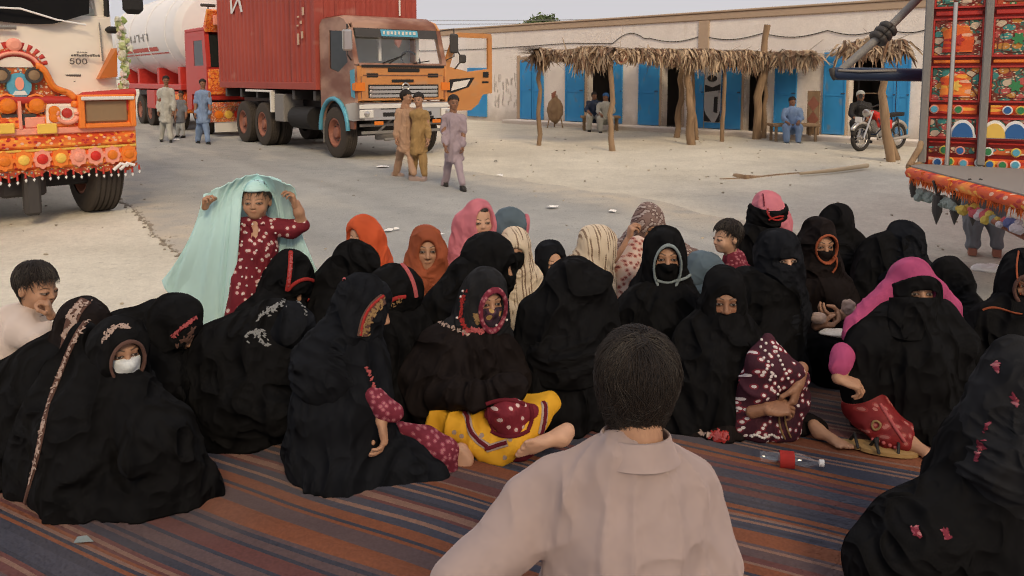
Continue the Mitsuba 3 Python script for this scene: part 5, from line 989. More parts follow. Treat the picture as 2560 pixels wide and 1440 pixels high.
# ---- one seated or walking figure
PEOPLE = 'people at the sit-in'
class Fig:
    def __init__(s, label, Y, eye, sc=1.0, yaw=0, pitch=0, roll=0, skin='m_skin', extra=(), bodychain=None, seed=0, group=None):
        s.k = thing('person', label, 'person', group); s.Y, s.s, s.skin, s.seed = Y, sc, skin, seed; s.c = at(*eye, Y); s.R = rot(yaw, pitch, roll); s.g = []; s.extra = list(extra); s.bodychain = bodychain
        s.px = Y / F
    def loc(s, P): return (P - s.c) @ s.R / s.s
    def world(s, q): return s.c + (np.asarray(q, float) * s.s) @ s.R.T
    def body(s):
        hv, hf, huv = HEADS[1 if s.Y > 9 else 2 if s.s < .91 else 0]
        L = [trimesh.Trimesh(s.world(hv), hf, process=False)]; uv = [huv]
        for m in s.extra: L.append(tri(m)); uv.append(np.full((len(tri(m).vertices), 2), 5.0))
        if s.bodychain:
            fn, lo, hi = sweep_sd([px3(c, s.Y) if not isinstance(c[0][0], np.ndarray) else c for c in s.bodychain], .03); v, f = nets(fn, lo, hi, .009 if s.Y < 9 else .016); L.append(trimesh.Trimesh(v, f, process=False)); uv.append(np.full((len(v), 2), 5.0))
        m = cat(L); part(s.k, 'body', m, s.skin, True, uv=np.vstack(uv)); return s
    def carve_sd(s, op):
        if op is None: return None
        c, r = op
        return lambda P: ell(s.loc(P), c, r) * s.s
    def hood_sd(s, loose, veil, chain, k, mantle=.05):
        a, b, c = .088 + loose, .106 + loose, .099 + loose
        fn, lo, hi = sweep_sd([px3(ch, s.Y) for ch in chain], .04) if chain else (None, None, None)
        def h(P):
            q = s.loc(P); d = ell(q, (0, .014, .022), (a, b, c)) * s.s; d = smin(d, ell(q, (0, -.016 - .5 * veil, -.045), (.076 + loose, .088 + veil, .092 + loose)) * s.s, .035)
            d = smin(d, rcone(q, (0, .03, -.06), (0, .05, -.24), .080 + loose, .105 + loose + mantle) * s.s, .07)
            return d if fn is None else smin(d, fn(P), k)
        return h, lo, hi
    OPEN = {'face': ((0, -.115, -.018), (.056, .085, .082)), 'wide': ((0, -.115, .0), (.064, .095, .102)), 'slit': ((0, -.13, .003), (.062, .07, .019)), 'eyes': ((0, -.125, .010), (.058, .085, .034)), 'diamond': ((0, -.12, -.006), (.052, .085, .056)), None: None}
    def scarf(s, m, op='face', loose=.006, veil=0.0, chain=(), k=.06, h=.0078, amp=.0085, name='headscarf', trim=None, trimw=.16, lo=None, hi=None, label=None, below=-.33, floor=False, mantle=.05):
        f0, l2, h2 = s.hood_sd(loose, veil, list(chain), k, mantle); op_ = s.OPEN[op] if not isinstance(op, tuple) else op; cv = s.carve_sd(op_)
        L, H = s.c - (.21 + mantle) * s.s - .03, s.c + (.21 + mantle) * s.s + .03; L[2] = s.c[2] + below * s.s
        if l2 is not None: L, H = np.minimum(L, l2), np.maximum(H, h2)
        L[2] = max(L[2], GROUND)
        def g(P):
            d = f0(P) + (meshkit.noise(P * 22, s.seed) - .5) * amp + (meshkit.noise(P * 8, s.seed + 7) - .5) * amp * 3.2
            if cv is not None: d = smax(d, -cv(P), .006)
            return d
        v, f = nets(g, L, H, h); v = relax(v, f, 1, .4)
        if amp:
            q = s.loc(v); rho = np.sqrt(q[:, 0] ** 2 + .75 * (q[:, 2] + .02) ** 2) + .35 * np.maximum(q[:, 1], -.05); an = np.arctan2(q[:, 0], q[:, 2] + .02)
            rg = (1 - np.abs(2 * meshkit.noise(np.stack([rho * 42 + s.seed, an * 1.6, q[:, 1] * 7], 1), s.seed + 2) - 1)) ** 2.0
            v = v + normals(v, f) * (amp * 1.5 * (rg - .35) * np.clip(.35 + (.03 - q[:, 2]) * 6, .35, 1.2))[:, None]
        s.g.append((v, f)); key = part(s.k, name, (v, f), m, True, label=label); s.hk = key
        if trim:
            ci, ri = op_; ro = np.array(ri) * (1 + trimw); ri2 = np.array(ri)
            def t(P):
                q = s.loc(P); d = np.abs(f0(P) - .004) - .011; d = np.maximum(d, ell(q, ci, ro) * s.s); return np.maximum(d, -(ell(q, ci, ri2 * .97) * s.s))
            v2, f2 = nets(t, s.c - .19 * s.s, s.c + .19 * s.s, .0065); v2 = relax(v2, f2, 2, .5)
            if len(f2): part(key, 'trim', (v2, f2), trim, True); s.g.append((v2, f2))
        return s
    def mask(s, m, name='face_mask', top=-.016, off=.012, label=None):
        def t(P):
            q = s.loc(P); d = (smin(scull_sd(q), rcone(q, (0, -.084, -.02), (0, -.104, -.03), .008, .013), .03) - off); d = smin(d, ell(q, (0, -.060, -.088), (.032, .030, .028)) - off, .03); d = smax(d, q[:, 2] - top + .10 * np.abs(q[:, 0]), .006); d = np.maximum(d, -.125 - q[:, 2]); d = np.maximum(d, q[:, 1] + .022); return d * s.s
        v, f = nets(t, s.c - .15 * s.s, s.c + .15 * s.s, .005); v = relax(v, f, 3, .5); s.g.append((v, f)); key = part(s.k, name, (v, f), m, True, label=label); return key
    def cloak(s, chains, m, k=.07, h=.014, amp=.018, op=None, name='cloak', scale=1.0, label=None, floor=True):
        cv = s.carve_sd(s.OPEN.get(op) if not isinstance(op, tuple) else op) if op else None
        cloth(s.k, name, chains, s.Y, m, k, h, amp, s.seed, cv, floor, s.c, scale, label, s.g); return s
    def rib(s, name, pts, w, m, **kw): ribbon(s.k, name, pts, w, s.g, m, **kw); return s
    def bead(s, name, pts, m, r=.006): beads(s.k, name, pts, s.g, m, r); return s

def _scatter(f, name, pts, w, n, m, r=.0045, seed=0, long=1.0, off=.002):
    r *= .72
    """embroidery: many small stitches along a line of pixels"""
    q = np.random.default_rng(seed); pts = np.array(pts, float); L = np.concatenate([[0], np.cumsum(np.linalg.norm(np.diff(pts, axis=0), axis=1))]); cs = CubicSpline(L, pts) if len(pts) > 2 else (lambda t: pts[0] + (pts[-1] - pts[0]) * (t / L[-1]))
    out = []
    for k in range(n):
        t = q.uniform(0, L[-1]); x, y = cs(t) + q.uniform(-w / 2, w / 2, 2) * (.6 + .4 * math.sin(t * .5)); h = hit_px(x, y, f.g)
        if h is None: continue
        a = trimesh.creation.icosphere(subdivisions=0, radius=r * q.uniform(.6, 1.3)); d = q.normal(size=3); d -= (d @ h[1]) * h[1]; d /= np.linalg.norm(d); a.vertices += (a.vertices @ d)[:, None] * d * (1.6 * long); a.vertices -= (a.vertices @ h[1])[:, None] * h[1] * .6; a.apply_translation(h[0] + h[1] * off); out.append(a)
    if out: part(f.k, name, cat(out), m, False, kind='stuff')
    return f
Fig.stitch = _scatter

def foot_mesh(heel, toes, up, s=1.0, mirror=1):
    """a bare foot: heel, arch, ball and five separate toes, with the ankle; heel point, direction of the toes, upward side"""
    def fn(P):
        d = smin(ell(P, (.0, 0, .032), (.036, .032, .032)), rcone(P, (.0, 0, .045), (.09, 0, .026), .033, .028), .02); d = smin(d, ell(P, (.125, .004, .018), (.045, .043, .019)), .02); d = smin(d, rcone(P, (.0, 0, .045), (-.03, 0, .065), .032, .034), .025)
        for j in range(5): d = smin(d, rcone(P, (.15, .030 - .0155 * j, .013), (.185 - .006 * j * (1 + .35 * j), .031 - .0165 * j, .011), .0105 - .0008 * j, .0125 - .0013 * j), .006)
        return np.maximum(d, -P[:, 2])
    v, f = nets(fn, (-.06, -.06, -.02), (.22, .06, .17), .0048); v = v.copy(); v[:, 1] *= mirror
    if mirror < 0: f = f[:, ::-1]
    x = np.asarray(toes, float); x /= np.linalg.norm(x); z = np.asarray(up, float); z -= (z @ x) * x; z /= np.linalg.norm(z); y = np.cross(z, x)
    return trimesh.Trimesh(np.asarray(heel) + (v * s) @ np.stack([x, y, z]), f, process=False)

def niqab(f, m, top, off, ymax, slit, name='face_veil', bottom=-.24):
    """a black veil over brow and lower face in one piece, with a slit for the eyes"""
    h0, _, _ = f.hood_sd(.012, .0, [], .06); (cz, rx, rz) = slit
    def t(P):
        q = f.loc(P); hs = h0(P); d = np.maximum(hs - off, -(hs - .001)); d = np.maximum(d, np.maximum(np.maximum(q[:, 2] - top + 1.2 * q[:, 0] ** 2 * 4, bottom - q[:, 2]), q[:, 1] - ymax) * f.s)
        return smax(d, -ell(q, (0, -.13, cz), (rx, .075, rz)) * f.s, .004)
    v, ff = nets(t, f.c - .2 * f.s - .04, f.c + .2 * f.s + .04, .0065); v = relax(v, ff, 3, .5); f.g.append((v, ff)); part(f.k, name, (v, ff), m, True)
SB = 'c_black'
# ---------------- front left
f = Fig('small dark haired boy in a pinkish beige shirt, hand at his mouth, far left', 3.3, (92, 716), .86, 78, 12, seed=1,
        extra=[hand(at(128, 790, 3.25), (-.1, -.2, 1), (-.6, -.3, 0), .9, .72)]).body()
hair_tubes(f.k, f.c, f.R, f.s, 1, 1300, puff=.012, length=(.03, .06), thick=.0010)
f.cloak([[(60, 800, 40), (40, 850, 66), (10, 900, 85), (0, 960, 100)], [(72, 785, 26), (30, 800, 40)], [(60, 830, 42, -.08), (96, 850, 30, -.14), (122, 815, 17, -.08)]], 'c_boyshirt', k=.04, h=.010, amp=.008, name='shirt', floor=False)
f.cloak([[(20, 1000, 110), (10, 1100, 120)]], 'c_beige', name='trousers', h=.02); part(f.k, 'collar', lathe(at(76, 792, 3.3), (.25, -.1, 1), [(-.02, .082), (.0, .070), (.022, .060), (.026, .056), (.0, .062)], 30), 'c_boyshirt', True)
f = Fig('woman in black with a pale zigzag embroidered veil, behind the white masked girl', 3.15, (215, 825), 1.0, 75, 25, seed=2).body()
f.scarf('c_brownblack', ('face' and (.0, -.125, -.02), (.05, .07, .07)), loose=.006)
f.cloak([[(195, 860, 60), (150, 930, 100), (110, 1040, 130), (90, 1160, 150), (80, 1230, 150)], [(130, 900, 50), (40, 960, 80), (-20, 1080, 120), (-40, 1200, 120)]], SB, k=.08)
f.rib('embroidered_band', [(214, 752), (190, 780), (176, 815), (170, 850), (158, 900), (148, 940)], .050, 'c_brownedge', n=26)
zz = [(205, 756), (172, 790), (192, 806), (160, 838), (184, 856), (150, 886), (166, 906), (140, 940)]
for a, b in zip(zz[:-1], zz[1:]): f.stitch('embroidery', [a, b], 5, 26, 'c_pale', .0055, a[0], off=.011)
f.stitch('embroidery', [(226, 756), (200, 775), (186, 800)], 14, 30, 'c_pale', .005, 3, off=.011)
f = Fig('young woman in black wearing a white face mask, seated front left on the rug', 2.95, (302, 868), .92, 42, 10, seed=3).body()
f.scarf(SB, ((.0, -.125, -.022), (.064, .095, .088)), loose=.014, trim='c_brownedge', trimw=.16); f.mask('c_mask', top=-.006, off=.014)
f.cloak([[(262, 935, 78), (250, 1010, 112), (252, 1130, 150), (262, 1240, 165)], [(250, 1240, 150, -.05), (400, 1240, 100, -.10), (480, 1230, 70, -.08)], [(330, 1000, 70, -.06), (400, 1090, 80, -.12), (440, 1170, 80, -.12)], [(150, 940, 40), (115, 1080, 66), (100, 1200, 78), (105, 1275, 70)], [(215, 840, 40, .05), (170, 920, 40, .03)], [(262, 960, 50), (345, 985, 44, -.04), (390, 1080, 46, -.14), (340, 1150, 44, -.24)], [(200, 975, 46), (160, 1080, 48, -.08), (200, 1170, 46, -.2)]], SB, k=.055, h=.012, amp=.016)
f.rib('edging', [(228, 792), (196, 830), (170, 885), (140, 960), (112, 1050), (94, 1140), (76, 1210), (60, 1275)], .020, 'c_brownedge', n=50, label='brown embroidered edging running down the cloak'); f.stitch('edging_stitch', [(232, 792), (199, 832), (172, 885), (142, 960), (114, 1050), (96, 1140), (78, 1210)], 9, 150, 'c_pale', .004, 4, off=.0105)
f.stitch('hood_embroidery', [(262, 850), (278, 826), (302, 814), (322, 822)], 16, 90, 'c_pale', .004, 5)
f = Fig('black cloaked woman bowing her head, short red veil edge, right of the zigzag embroidered veil', 3.45, (440, 815), 1.02, 72, 30, seed=4).body()
f.scarf(SB, ((.0, -.125, -.03), (.045, .07, .06)), loose=.018)
f.cloak([[(400, 870, 70), (405, 950, 112), (430, 1060, 120), (450, 1150, 110)], [(380, 800, 50, .05), (310, 830, 56, .02), (300, 930, 70)]], SB, k=.08)
f.rib('veil_edge', [(430, 842), (450, 824), (472, 806), (488, 794)], .016, 'c_maroon', n=14); f.stitch('veil_stitch', [(432, 840), (452, 822), (488, 794)], 8, 44, 'c_pinktrim', .005, 6, off=.010); f.stitch('veil_lining', [(446, 858), (466, 846), (484, 820)], 18, 40, 'c_brownedge', .007, 7)
f = Fig('woman bent forward under a black shawl with silver embroidery, left of centre front row', 3.45, (718, 830), 1.0, 50, 45, seed=5).body()
f.scarf('c_navy', ((.0, -.13, -.05), (.045, .06, .05)), loose=.020)
f.cloak([[(690, 810, 70, .02), (660, 880, 100), (620, 980, 130), (610, 1100, 130)], [(620, 820, 55, .04), (540, 870, 66), (515, 960, 62), (530, 1090, 80)], [(720, 900, 60, -.05), (740, 1000, 70), (720, 1100, 80)], [(560, 900, 48, -.06), (600, 1010, 52, -.16), (690, 1040, 44, -.2)]], SB, k=.055, amp=.016)
[f.stitch('silver_embroidery', p, w, n, 'c_silver', .0045, n) for p, w, n in (([(645, 800), (668, 775), (700, 758), (730, 746), (752, 760), (766, 790)], 9, 70), ([(660, 786), (690, 770), (716, 756)], 24, 36), ([(622, 860), (628, 830), (645, 838), (652, 850), (674, 862)], 7, 44), ([(636, 848), (652, 825), (664, 850)], 16, 30))]
f = Fig('black hooded woman with a straight red stripe over the crown, before the standing girl', 3.9, (728, 700), 1.0, 45, 35, seed=6).body()
f.scarf(SB, ((.0, -.13, -.04), (.045, .06, .05)), loose=.018)
f.cloak([[(700, 760, 66), (685, 830, 100), (690, 930, 120)]], SB)
f.rib('red_stripe', [(727, 630), (726, 660), (723, 695), (718, 726)], .022, 'c_red', n=20); f.stitch('stripe_stitch', [(728, 632), (727, 660), (722, 715)], 5, 60, 'c_pinktrim', .004, 8, off=.010); f.rib('red_edge', [(722, 724), (740, 706), (762, 698), (782, 702)], .018, 'c_red', n=18); f.rib('red_edge', [(786, 704), (782, 726), (768, 750)], .018, 'c_red', n=12)
# ---------------- the girl holding up her aqua shawl
YG = 4.0
hL, hR = at(510, 508, YG - .12), at(738, 500, YG - .03)
f = Fig('standing girl in a maroon dress holding a pale aqua shawl spread over her head', YG, (641, 502), .84, 6, -2, skin='m_skin', seed=7,
        extra=[hand(hL + [.005, 0, -.02], (.25, -.25, 1), (.9, -.3, 0), 1.0, .62), hand(hR + [0, 0, -.03], (-.15, -.2, 1), (-.9, -.4, 0), .7, .72, True)],
        bodychain=[[(640, 560, 22), (690, 566, 13), (728, 572, 13), (754, 556, 13, .0), (747, 530, 13, -.02), (740, 508, 10.5, -.03)], [(604, 570, 14), (570, 580, 12, .06), (526, 562, 12, .06), (510, 522, 11, -.02)], [(640, 560, 26), (642, 590, 40)]]).body()
hair_tubes(f.k, f.c, f.R, f.s, 8, 500, puff=.008, length=(.04, .07), thick=.0010)
f.cloak([[(645, 572, 38), (640, 620, 50), (634, 700, 56), (626, 800, 64), (622, 900, 72)], [(690, 566, 22), (728, 572, 22), (756, 562, 17, .0)], [(604, 568, 22), (570, 580, 18, .06), (528, 566, 13, .08)]], 'c_reddress', k=.03, h=.009, amp=.006, name='dress', op=((0, -.12, -.16), (.028, .1, .062)), floor=True, label='maroon dress sewn with white mirror dots')
f.bead('mirror_dots', [(x + (k % 2) * 11, y) for k, y in enumerate(range(560, 745, 22)) for x in (606, 630, 654, 678)], 'c_whitebead', .0055)
f.rib('neck_edge', [(618, 560), (628, 575), (634, 600), (640, 575), (660, 562)], .012, 'c_maroon', n=20)
f.scarf('c_aqua', ((0, -.06, -.120), (.30, .22, .182)), loose=.012, name='shawl_cap', below=-.06, amp=.006, mantle=0)
def sheet(parent, name, rows, Y, m, seed, amp=.012, nu=44, nv=60, th=.005, fold=9):
    C = np.array([[at(px, py, Y + dz) for px, py, dz in r] for r in rows]); nr, nc = C.shape[:2]
    U, V = np.linspace(0, 1, nr), np.linspace(0, 1, nc); S = [RectBivariateSpline(U, V, C[..., k], kx=min(3, nr - 1), ky=min(2, nc - 1)) for k in range(3)]
    u, v = np.linspace(0, 1, nv), np.linspace(0, 1, nu); P = np.stack([s(u, v) for s in S], -1)
    du, dv = np.gradient(P, axis=0), np.gradient(P, axis=1); N = np.cross(du, dv); N /= np.linalg.norm(N, axis=2, keepdims=True) + 1e-9
    Uu, Vv = np.meshgrid(u, v, indexing='ij'); q = (1 - np.abs(2 * meshkit.noise(np.dstack([Vv * fold + Uu * 1.5, Uu * 1.7, Uu * 0]), seed) - 1)) ** 1.6; P = P + N * (amp * (q - .4) * (.35 + .65 * Uu))[..., None]
    n1, n2 = P.shape[:2]; a, b = np.meshgrid(np.arange(n1 - 1), np.arange(n2 - 1), indexing='ij'); o = a * n2 + b; f1 = np.stack([o, o + 1, o + n2 + 1, o + n2], -1).reshape(-1, 4); M = n1 * n2
    rim = np.concatenate([np.arange(n2 - 1), np.arange(n1 - 1) * n2 + n2 - 1, np.arange(M - 1, M - n2, -1), np.arange(n1 - 1, 0, -1) * n2]); nx = np.roll(rim, -1)
    vv = np.vstack([(P - N * th / 2).reshape(-1, 3), (P + N * th / 2).reshape(-1, 3)]); ff = np.vstack([f1, f1[:, ::-1] + M, np.stack([rim, rim + M, nx + M, nx], -1)])
    return part(parent, name, (vv, ff), m, True)
sheet(f.k, 'shawl', [[(646, 434, -.03), (585, 452, -.10), (512, 488, -.06)], [(606, 486, -.07), (556, 512, -.07), (498, 526, -.06)], [(600, 560, -.09), (540, 590, -.08), (468, 606, -.04)], [(594, 650, -.08), (520, 690, -.05), (432, 668, -.02)], [(580, 752, -.05), (506, 815, -.03), (402, 702, -.01)]], YG, 'c_aqua', 3, .030, fold=11)
sheet(f.k, 'shawl', [[(585, 452, .02), (645, 438, .06), (702, 452, .02)], [(580, 560, .13), (645, 560, .15), (708, 560, .14)], [(575, 770, .18), (640, 770, .2), (725, 740, .18)]], YG, 'c_aqua', 8, .016, fold=5)
sheet(f.k, 'shawl', [[(640, 434, -.03), (694, 450, -.10), (734, 468, -.06)], [(682, 486, .02), (712, 506, .02), (742, 508, -.01)], [(696, 560, .06), (722, 572, .07), (752, 580, .06)], [(692, 640, .08), (732, 650, .09), (776, 640, .07)], [(694, 740, .10), (745, 745, .09), (802, 690, .07)]], YG, 'c_aqua', 5, .022, fold=7)
# ---------------- second and third rows, left half
f = Fig('black hooded woman leaning left in front of the orange headscarf', 4.05, (895, 668), .98, 80, 20, seed=9).body()
f.scarf(SB, ((.0, -.13, -.04), (.04, .06, .05)), loose=.016); f.cloak([[(880, 720, 60), (850, 780, 90), (840, 880, 110)], [(850, 680, 46), (805, 740, 56), (790, 830, 70)]], SB)
f = Fig('child in a bright orange headscarf peering over a black hood', 4.7, (903, 585), .84, -22, 12, skin='m_skinlight', seed=10).body()
hair_tubes(f.k, f.c, f.R, f.s, 10, 0, puff=.004); f.scarf('c_orange', ((-.012, -.115, -.01), (.060, .09, .088)), loose=.014, chain=[[(935, 600, 30), (935, 650, 36), (925, 720, 60)]], amp=.007); f.cloak([[(920, 690, 50), (920, 780, 80)]], 'c_rust')
f = Fig('girl with an uncovered face in a rust brown headscarf, looking at the camera', 4.3, (1068, 622), .95, 8, 0, skin='m_skin', seed=11).body()
f.scarf('c_rust', ((.0, -.115, -.018), (.055, .085, .088)), loose=.014, chain=[[(1052, 690, 52), (1050, 740, 62), (1052, 800, 70)]], amp=.009); f.cloak([[(1050, 720, 66), (1050, 820, 90), (1050, 900, 100)]], 'c_rust', amp=.014)
f = Fig('black hooded woman with a pinkish red arch over her veil, left of the rust headscarf', 3.6, (995, 735), 1.0, 65, 30, seed=12).body()
f.scarf(SB, ((.0, -.13, -.05), (.045, .06, .05)), loose=.016); f.cloak([[(975, 790, 66), (975, 870, 100), (960, 990, 125), (960, 1080, 120)], [(1020, 800, 50, .02), (1040, 880, 56)]], SB)
f.rib('veil_edge', [(918, 700), (925, 676), (948, 656), (975, 650), (1000, 658), (1020, 680), (1034, 712), (1040, 742)], .020, 'c_pinktrim', n=40); f.rib('veil_band', [(958, 775), (972, 756), (992, 745), (1014, 742)], .018, 'c_red', n=18); f.stitch('band_stitch', [(960, 782), (976, 764), (1004, 750)], 12, 40, 'c_gold', .0045, 11, off=.010)
f = Fig('tall woman kneeling in dark navy black seen from behind, front row left of centre', 3.1, (908, 772), 1.02, 105, 18, seed=8).body()
f.scarf('c_navy', ((.0, -.125, -.03), (.05, .07, .07)), loose=.010)
f.cloak([[(885, 825, 70), (868, 900, 96), (852, 1020, 122), (855, 1130, 135), (870, 1190, 140)], [(900, 1180, 130, -.02), (1000, 1190, 90, -.05), (1075, 1200, 55, -.06)], [(900, 900, 60, -.06), (925, 1000, 56, -.08), (950, 1060, 40, -.08)]], 'c_navy', k=.055, h=.012, amp=.013)
f.rib('veil_band', [(958, 748), (936, 766), (920, 790), (910, 820), (906, 840)], .045, 'c_brownedge', n=24); f.rib('veil_band', [(957, 741), (932, 760), (914, 786), (904, 816), (901, 838)], .013, 'c_red', n=24, off=.008); f.stitch('band_stitch', [(956, 752), (934, 774), (918, 806), (908, 834)], 22, 90, 'c_gold', .005, 9, off=.010)
f.rib('veil_pin', [(860, 682), (862, 692), (861, 702)], .012, 'c_pinktrim', n=6); f.stitch('bead_edge', [(918, 918), (930, 950), (955, 1005)], 8, 40, 'c_pinktrim', .0045, 10)
YH = 2.93
part(f.k, 'forearm', hand(at(954, 1050, YH), (.15, -.1, -1), (-1, -.2, 0), .5, .95), 'm_skin', True, uv=np.full((len(hand_mesh(.5)[0]), 2), 5.0))
cloth(f.k, 'sleeve', [[(935, 985, 24, -.14), (965, 1022, 26, -.16), (985, 1030, 24, -.15)]], 3.1, 'c_maroonprint', .03, .008, .006, 3, floor=False, label='maroon printed sleeve')
cloth(f.k, 'dress_hem', [[(1000, 1072, 22, -.1), (1060, 1098, 30, -.14), (1110, 1130, 30, -.16), (1118, 1180, 24, -.16)]], 3.25, 'c_maroonprint', .03, .009, .010, 4, label='maroon printed dress hem')
f = Fig('large black hooded woman behind the patterned mask woman, facing right', 3.95, (1228, 655), 1.1, 62, 12, seed=13).body()
f.scarf(SB, ((.0, -.13, -.0), (.045, .07, .03)), loose=.018, veil=.01); f.cloak([[(1185, 710, 80), (1150, 790, 105), (1130, 880, 125), (1130, 1000, 130)]], SB)
f = Fig('child in a pink headscarf with dark hair at the brow, above the tall black hood', 4.45, (1196, 548), .9, 22, 4, skin='m_skinlight', seed=14).body()
hair_tubes(f.k, f.c, f.R, f.s, 14, 0, puff=.006); f.scarf('c_pink', ((.02, -.115, -.0), (.070, .10, .100)), loose=.012, chain=[[(1160, 560, 28), (1158, 610, 34), (1160, 680, 60)]], amp=.007); f.cloak([[(1180, 640, 50), (1180, 740, 80)]], 'c_pink')
f = Fig('person turned right in a grey blue and mauve scarf, head partly behind the cream shawl', 5.1, (1280, 566), .95, 95, 12, skin='m_skindark', seed=15).body()
f.scarf('c_bluegrey', ((.0, -.115, -.02), (.05, .07, .09)), loose=.014, trim='c_pink', trimw=.5); f.cloak([[(1262, 620, 46), (1260, 720, 80)]], 'c_pink')
f = Fig('person in a cream striped knitted shawl with a black veil over the face', 4.4, (1287, 622), .92, 4, 6, seed=16).body()
f.scarf('c_knit', ((.0, -.13, -.03), (.066, .09, .072)), loose=.012, chain=[[(1285, 690, 44), (1290, 740, 56), (1284, 800, 34), (1276, 836, 12)], [(1245, 700, 28), (1235, 780, 30)], [(1325, 700, 28), (1335, 760, 26)]], amp=.007, label='cream striped knitted shawl'); f.mask('c_black', 'face_veil', top=.010, off=.014); f.cloak([[(1280, 760, 66), (1280, 860, 90)]], 'c_knit')
f = Fig('bare faced girl in a plain black headscarf, right of the cream knitted shawl', 4.6, (1378, 650), .9, 18, 4, skin='m_skinlight', seed=17).body()
f.scarf('c_navy', ((.0, -.115, -.010), (.058, .09, .088)), loose=.008); f.cloak([[(1365, 720, 52), (1360, 800, 80)]], SB); f.rib('red_collar', [(1336, 690), (1346, 712), (1362, 728)], .03, 'c_maroon', n=8)
f = Fig('person in a cream striped scarf turned right, face hidden, behind the broad black back', 4.55, (1500, 612), .95, 88, 14, skin='m_skindark', seed=18).body()
f.scarf('c_knit', ((.0, -.12, -.01), (.05, .075, .085)), loose=.014); f.cloak([[(1482, 670, 50), (1480, 760, 80)]], 'c_knit')
# ---------------- centre
f = Fig('cross legged woman in yellow embroidered trousers with a maroon trimmed hood and patterned mask', 3.5, (1214, 742), .96, 22, 10, seed=19).body()
f.scarf('c_charcoal', ((.006, -.12, -.022), (.058, .09, .088)), loose=.012, trim='c_maroonprint', trimw=.30, chain=[[(1180, 810, 52), (1130, 840, 34)]]); f.mask('c_maskprint', top=-.012)
f.cloak([[(1185, 850, 74), (1150, 920, 122), (1150, 1000, 122, .02), (1165, 1060, 100, .12)], [(1095, 870, 46), (1056, 950, 58, -.04), (1062, 1012, 44, -.14)], [(1255, 868, 42), (1285, 940, 46, -.04), (1272, 978, 40, -.16)], [(1100, 992, 40, -.20), (1190, 988, 44, -.27), (1280, 970, 42, -.25)]], 'c_brownblack', k=.05, h=.011, amp=.012)
f.stitch('collar_trim', [(1090, 800), (1112, 812), (1140, 822), (1170, 836)], 10, 70, 'c_pale', .005, 12); f.stitch('collar_flower', [(1160, 830), (1185, 826), (1205, 832)], 16, 50, 'c_pinktrim', .006, 13); f.stitch('hood_edge', [(1166, 730), (1154, 765), (1158, 805), (1170, 825)], 14, 80, 'c_red', .005, 14)
f.bead('white_beads', [(1158, 728), (1153, 742), (1143, 795), (1266, 800), (1240, 812)], 'c_whitebead', .006)
f.stitch('mask_mark', [(1188, 786), (1194, 806)], 14, 40, 'c_gold', .005, 15)
f.cloak([[(1165, 1036, 38, -.05), (1100, 1042, 34, -.20), (1150, 1066, 40, -.27), (1215, 1102, 44, -.29), (1265, 1134, 30, -.29)], [(1260, 1026, 44, -.1), (1376, 1010, 36, -.22), (1350, 1046, 42, -.28), (1285, 1090, 46, -.31), (1236, 1136, 32, -.30)], [(1200, 1050, 44, -.22), (1330, 1046, 46, -.24)]], 'c_yellow', k=.055, h=.009, amp=.020, name='trousers', label='bright yellow trousers with dark bead bands')
f.cloak([[(1262, 1008, 34, -.25), (1270, 1050, 44, -.32), (1280, 1068, 36, -.33)], [(1225, 1034, 24, -.30), (1330, 1032, 26, -.31)]], 'c_reddress', k=.04, h=.008, amp=.014, name='apron_panel', label='maroon embroidered panel in the lap')
for pts in ([(1215, 1010), (1262, 1000), (1310, 1012)], [(1228, 1078), (1275, 1092), (1322, 1076)], [(1222, 1020), (1224, 1050), (1236, 1078)], [(1326, 1014), (1330, 1045), (1320, 1074)]): f.rib('panel_border', pts, .016, 'c_maroon', n=14)
for pts in ([(1164, 1034), (1172, 1054), (1178, 1080), (1196, 1102), (1222, 1118)], [(1360, 1008), (1362, 1030), (1358, 1060), (1352, 1082)], [(1216, 1122), (1244, 1114), (1270, 1106)]): f.rib('bead_band', pts, .030, 'c_pale', n=18); f.rib('bead_band', pts, .017, 'c_maroon', n=18, off=.009, zig=1.5)
f.cloak([[(1262, 1132, 24, -.33), (1300, 1124, 26, -.33), (1322, 1120, 22, -.33)]], 'c_maroon', k=.03, h=.008, amp=.004, name='trouser_cuff')
def sole(px0, py0, px1, py1, r0, r1, Y, toes=True):
    """a bare sole turned to the viewer: heel, arch, ball and five toes"""
    A, B = at(px0, py0, Y), at(px1, py1, Y); s = Y / F; d = (B - A) / np.linalg.norm(B - A); w = np.cross(d, [0, 1, 0]); L = np.linalg.norm(B - A)
    def fn(P):
        q = smin(smin(rcone(P, A, A + d * L * .4, r0 * s, r0 * s * .86), rcone(P, A + d * L * .4, B, r0 * s * .86, r1 * s), .02), 9 + 0 * P[:, 0], .01)
        q = np.maximum(q, np.abs((P - A) @ np.array([0, 1, 0])) - .030)
        if toes:
            for j in range(5):
                t = B + d * r1 * s * (.85 - .07 * (j - 1.2) ** 2 * .5) + w * (j - 2) * r1 * s * .42; q = smin(q, ell(P, t, (.012, .014, .012)), .006)
        return q
    lo, hi = np.minimum(A, B) - .08, np.maximum(A, B) + .08; v, f_ = nets(fn, lo, hi, .006); return trimesh.Trimesh(relax(v, f_, 2, .5), f_, process=False)
for nm, mm in (('foot', sole(1160, 1150, 1152, 1128, 26, 22, 3.14, False)), ('foot', foot_mesh(at(1408, 1112, 3.10), (-1, -.12, -.10), (.05, 1, .45), 1.0, -1))): part(f.k, nm, mm, 'm_skinlight', True, uv=np.full((len(mm.vertices), 2), 5.0), label='bare sole turned to the camera')
f = Fig('broad black cloaked woman with her back turned, right of the yellow trousers', 3.6, (1440, 730), 1.12, 150, 5, seed=20).body()
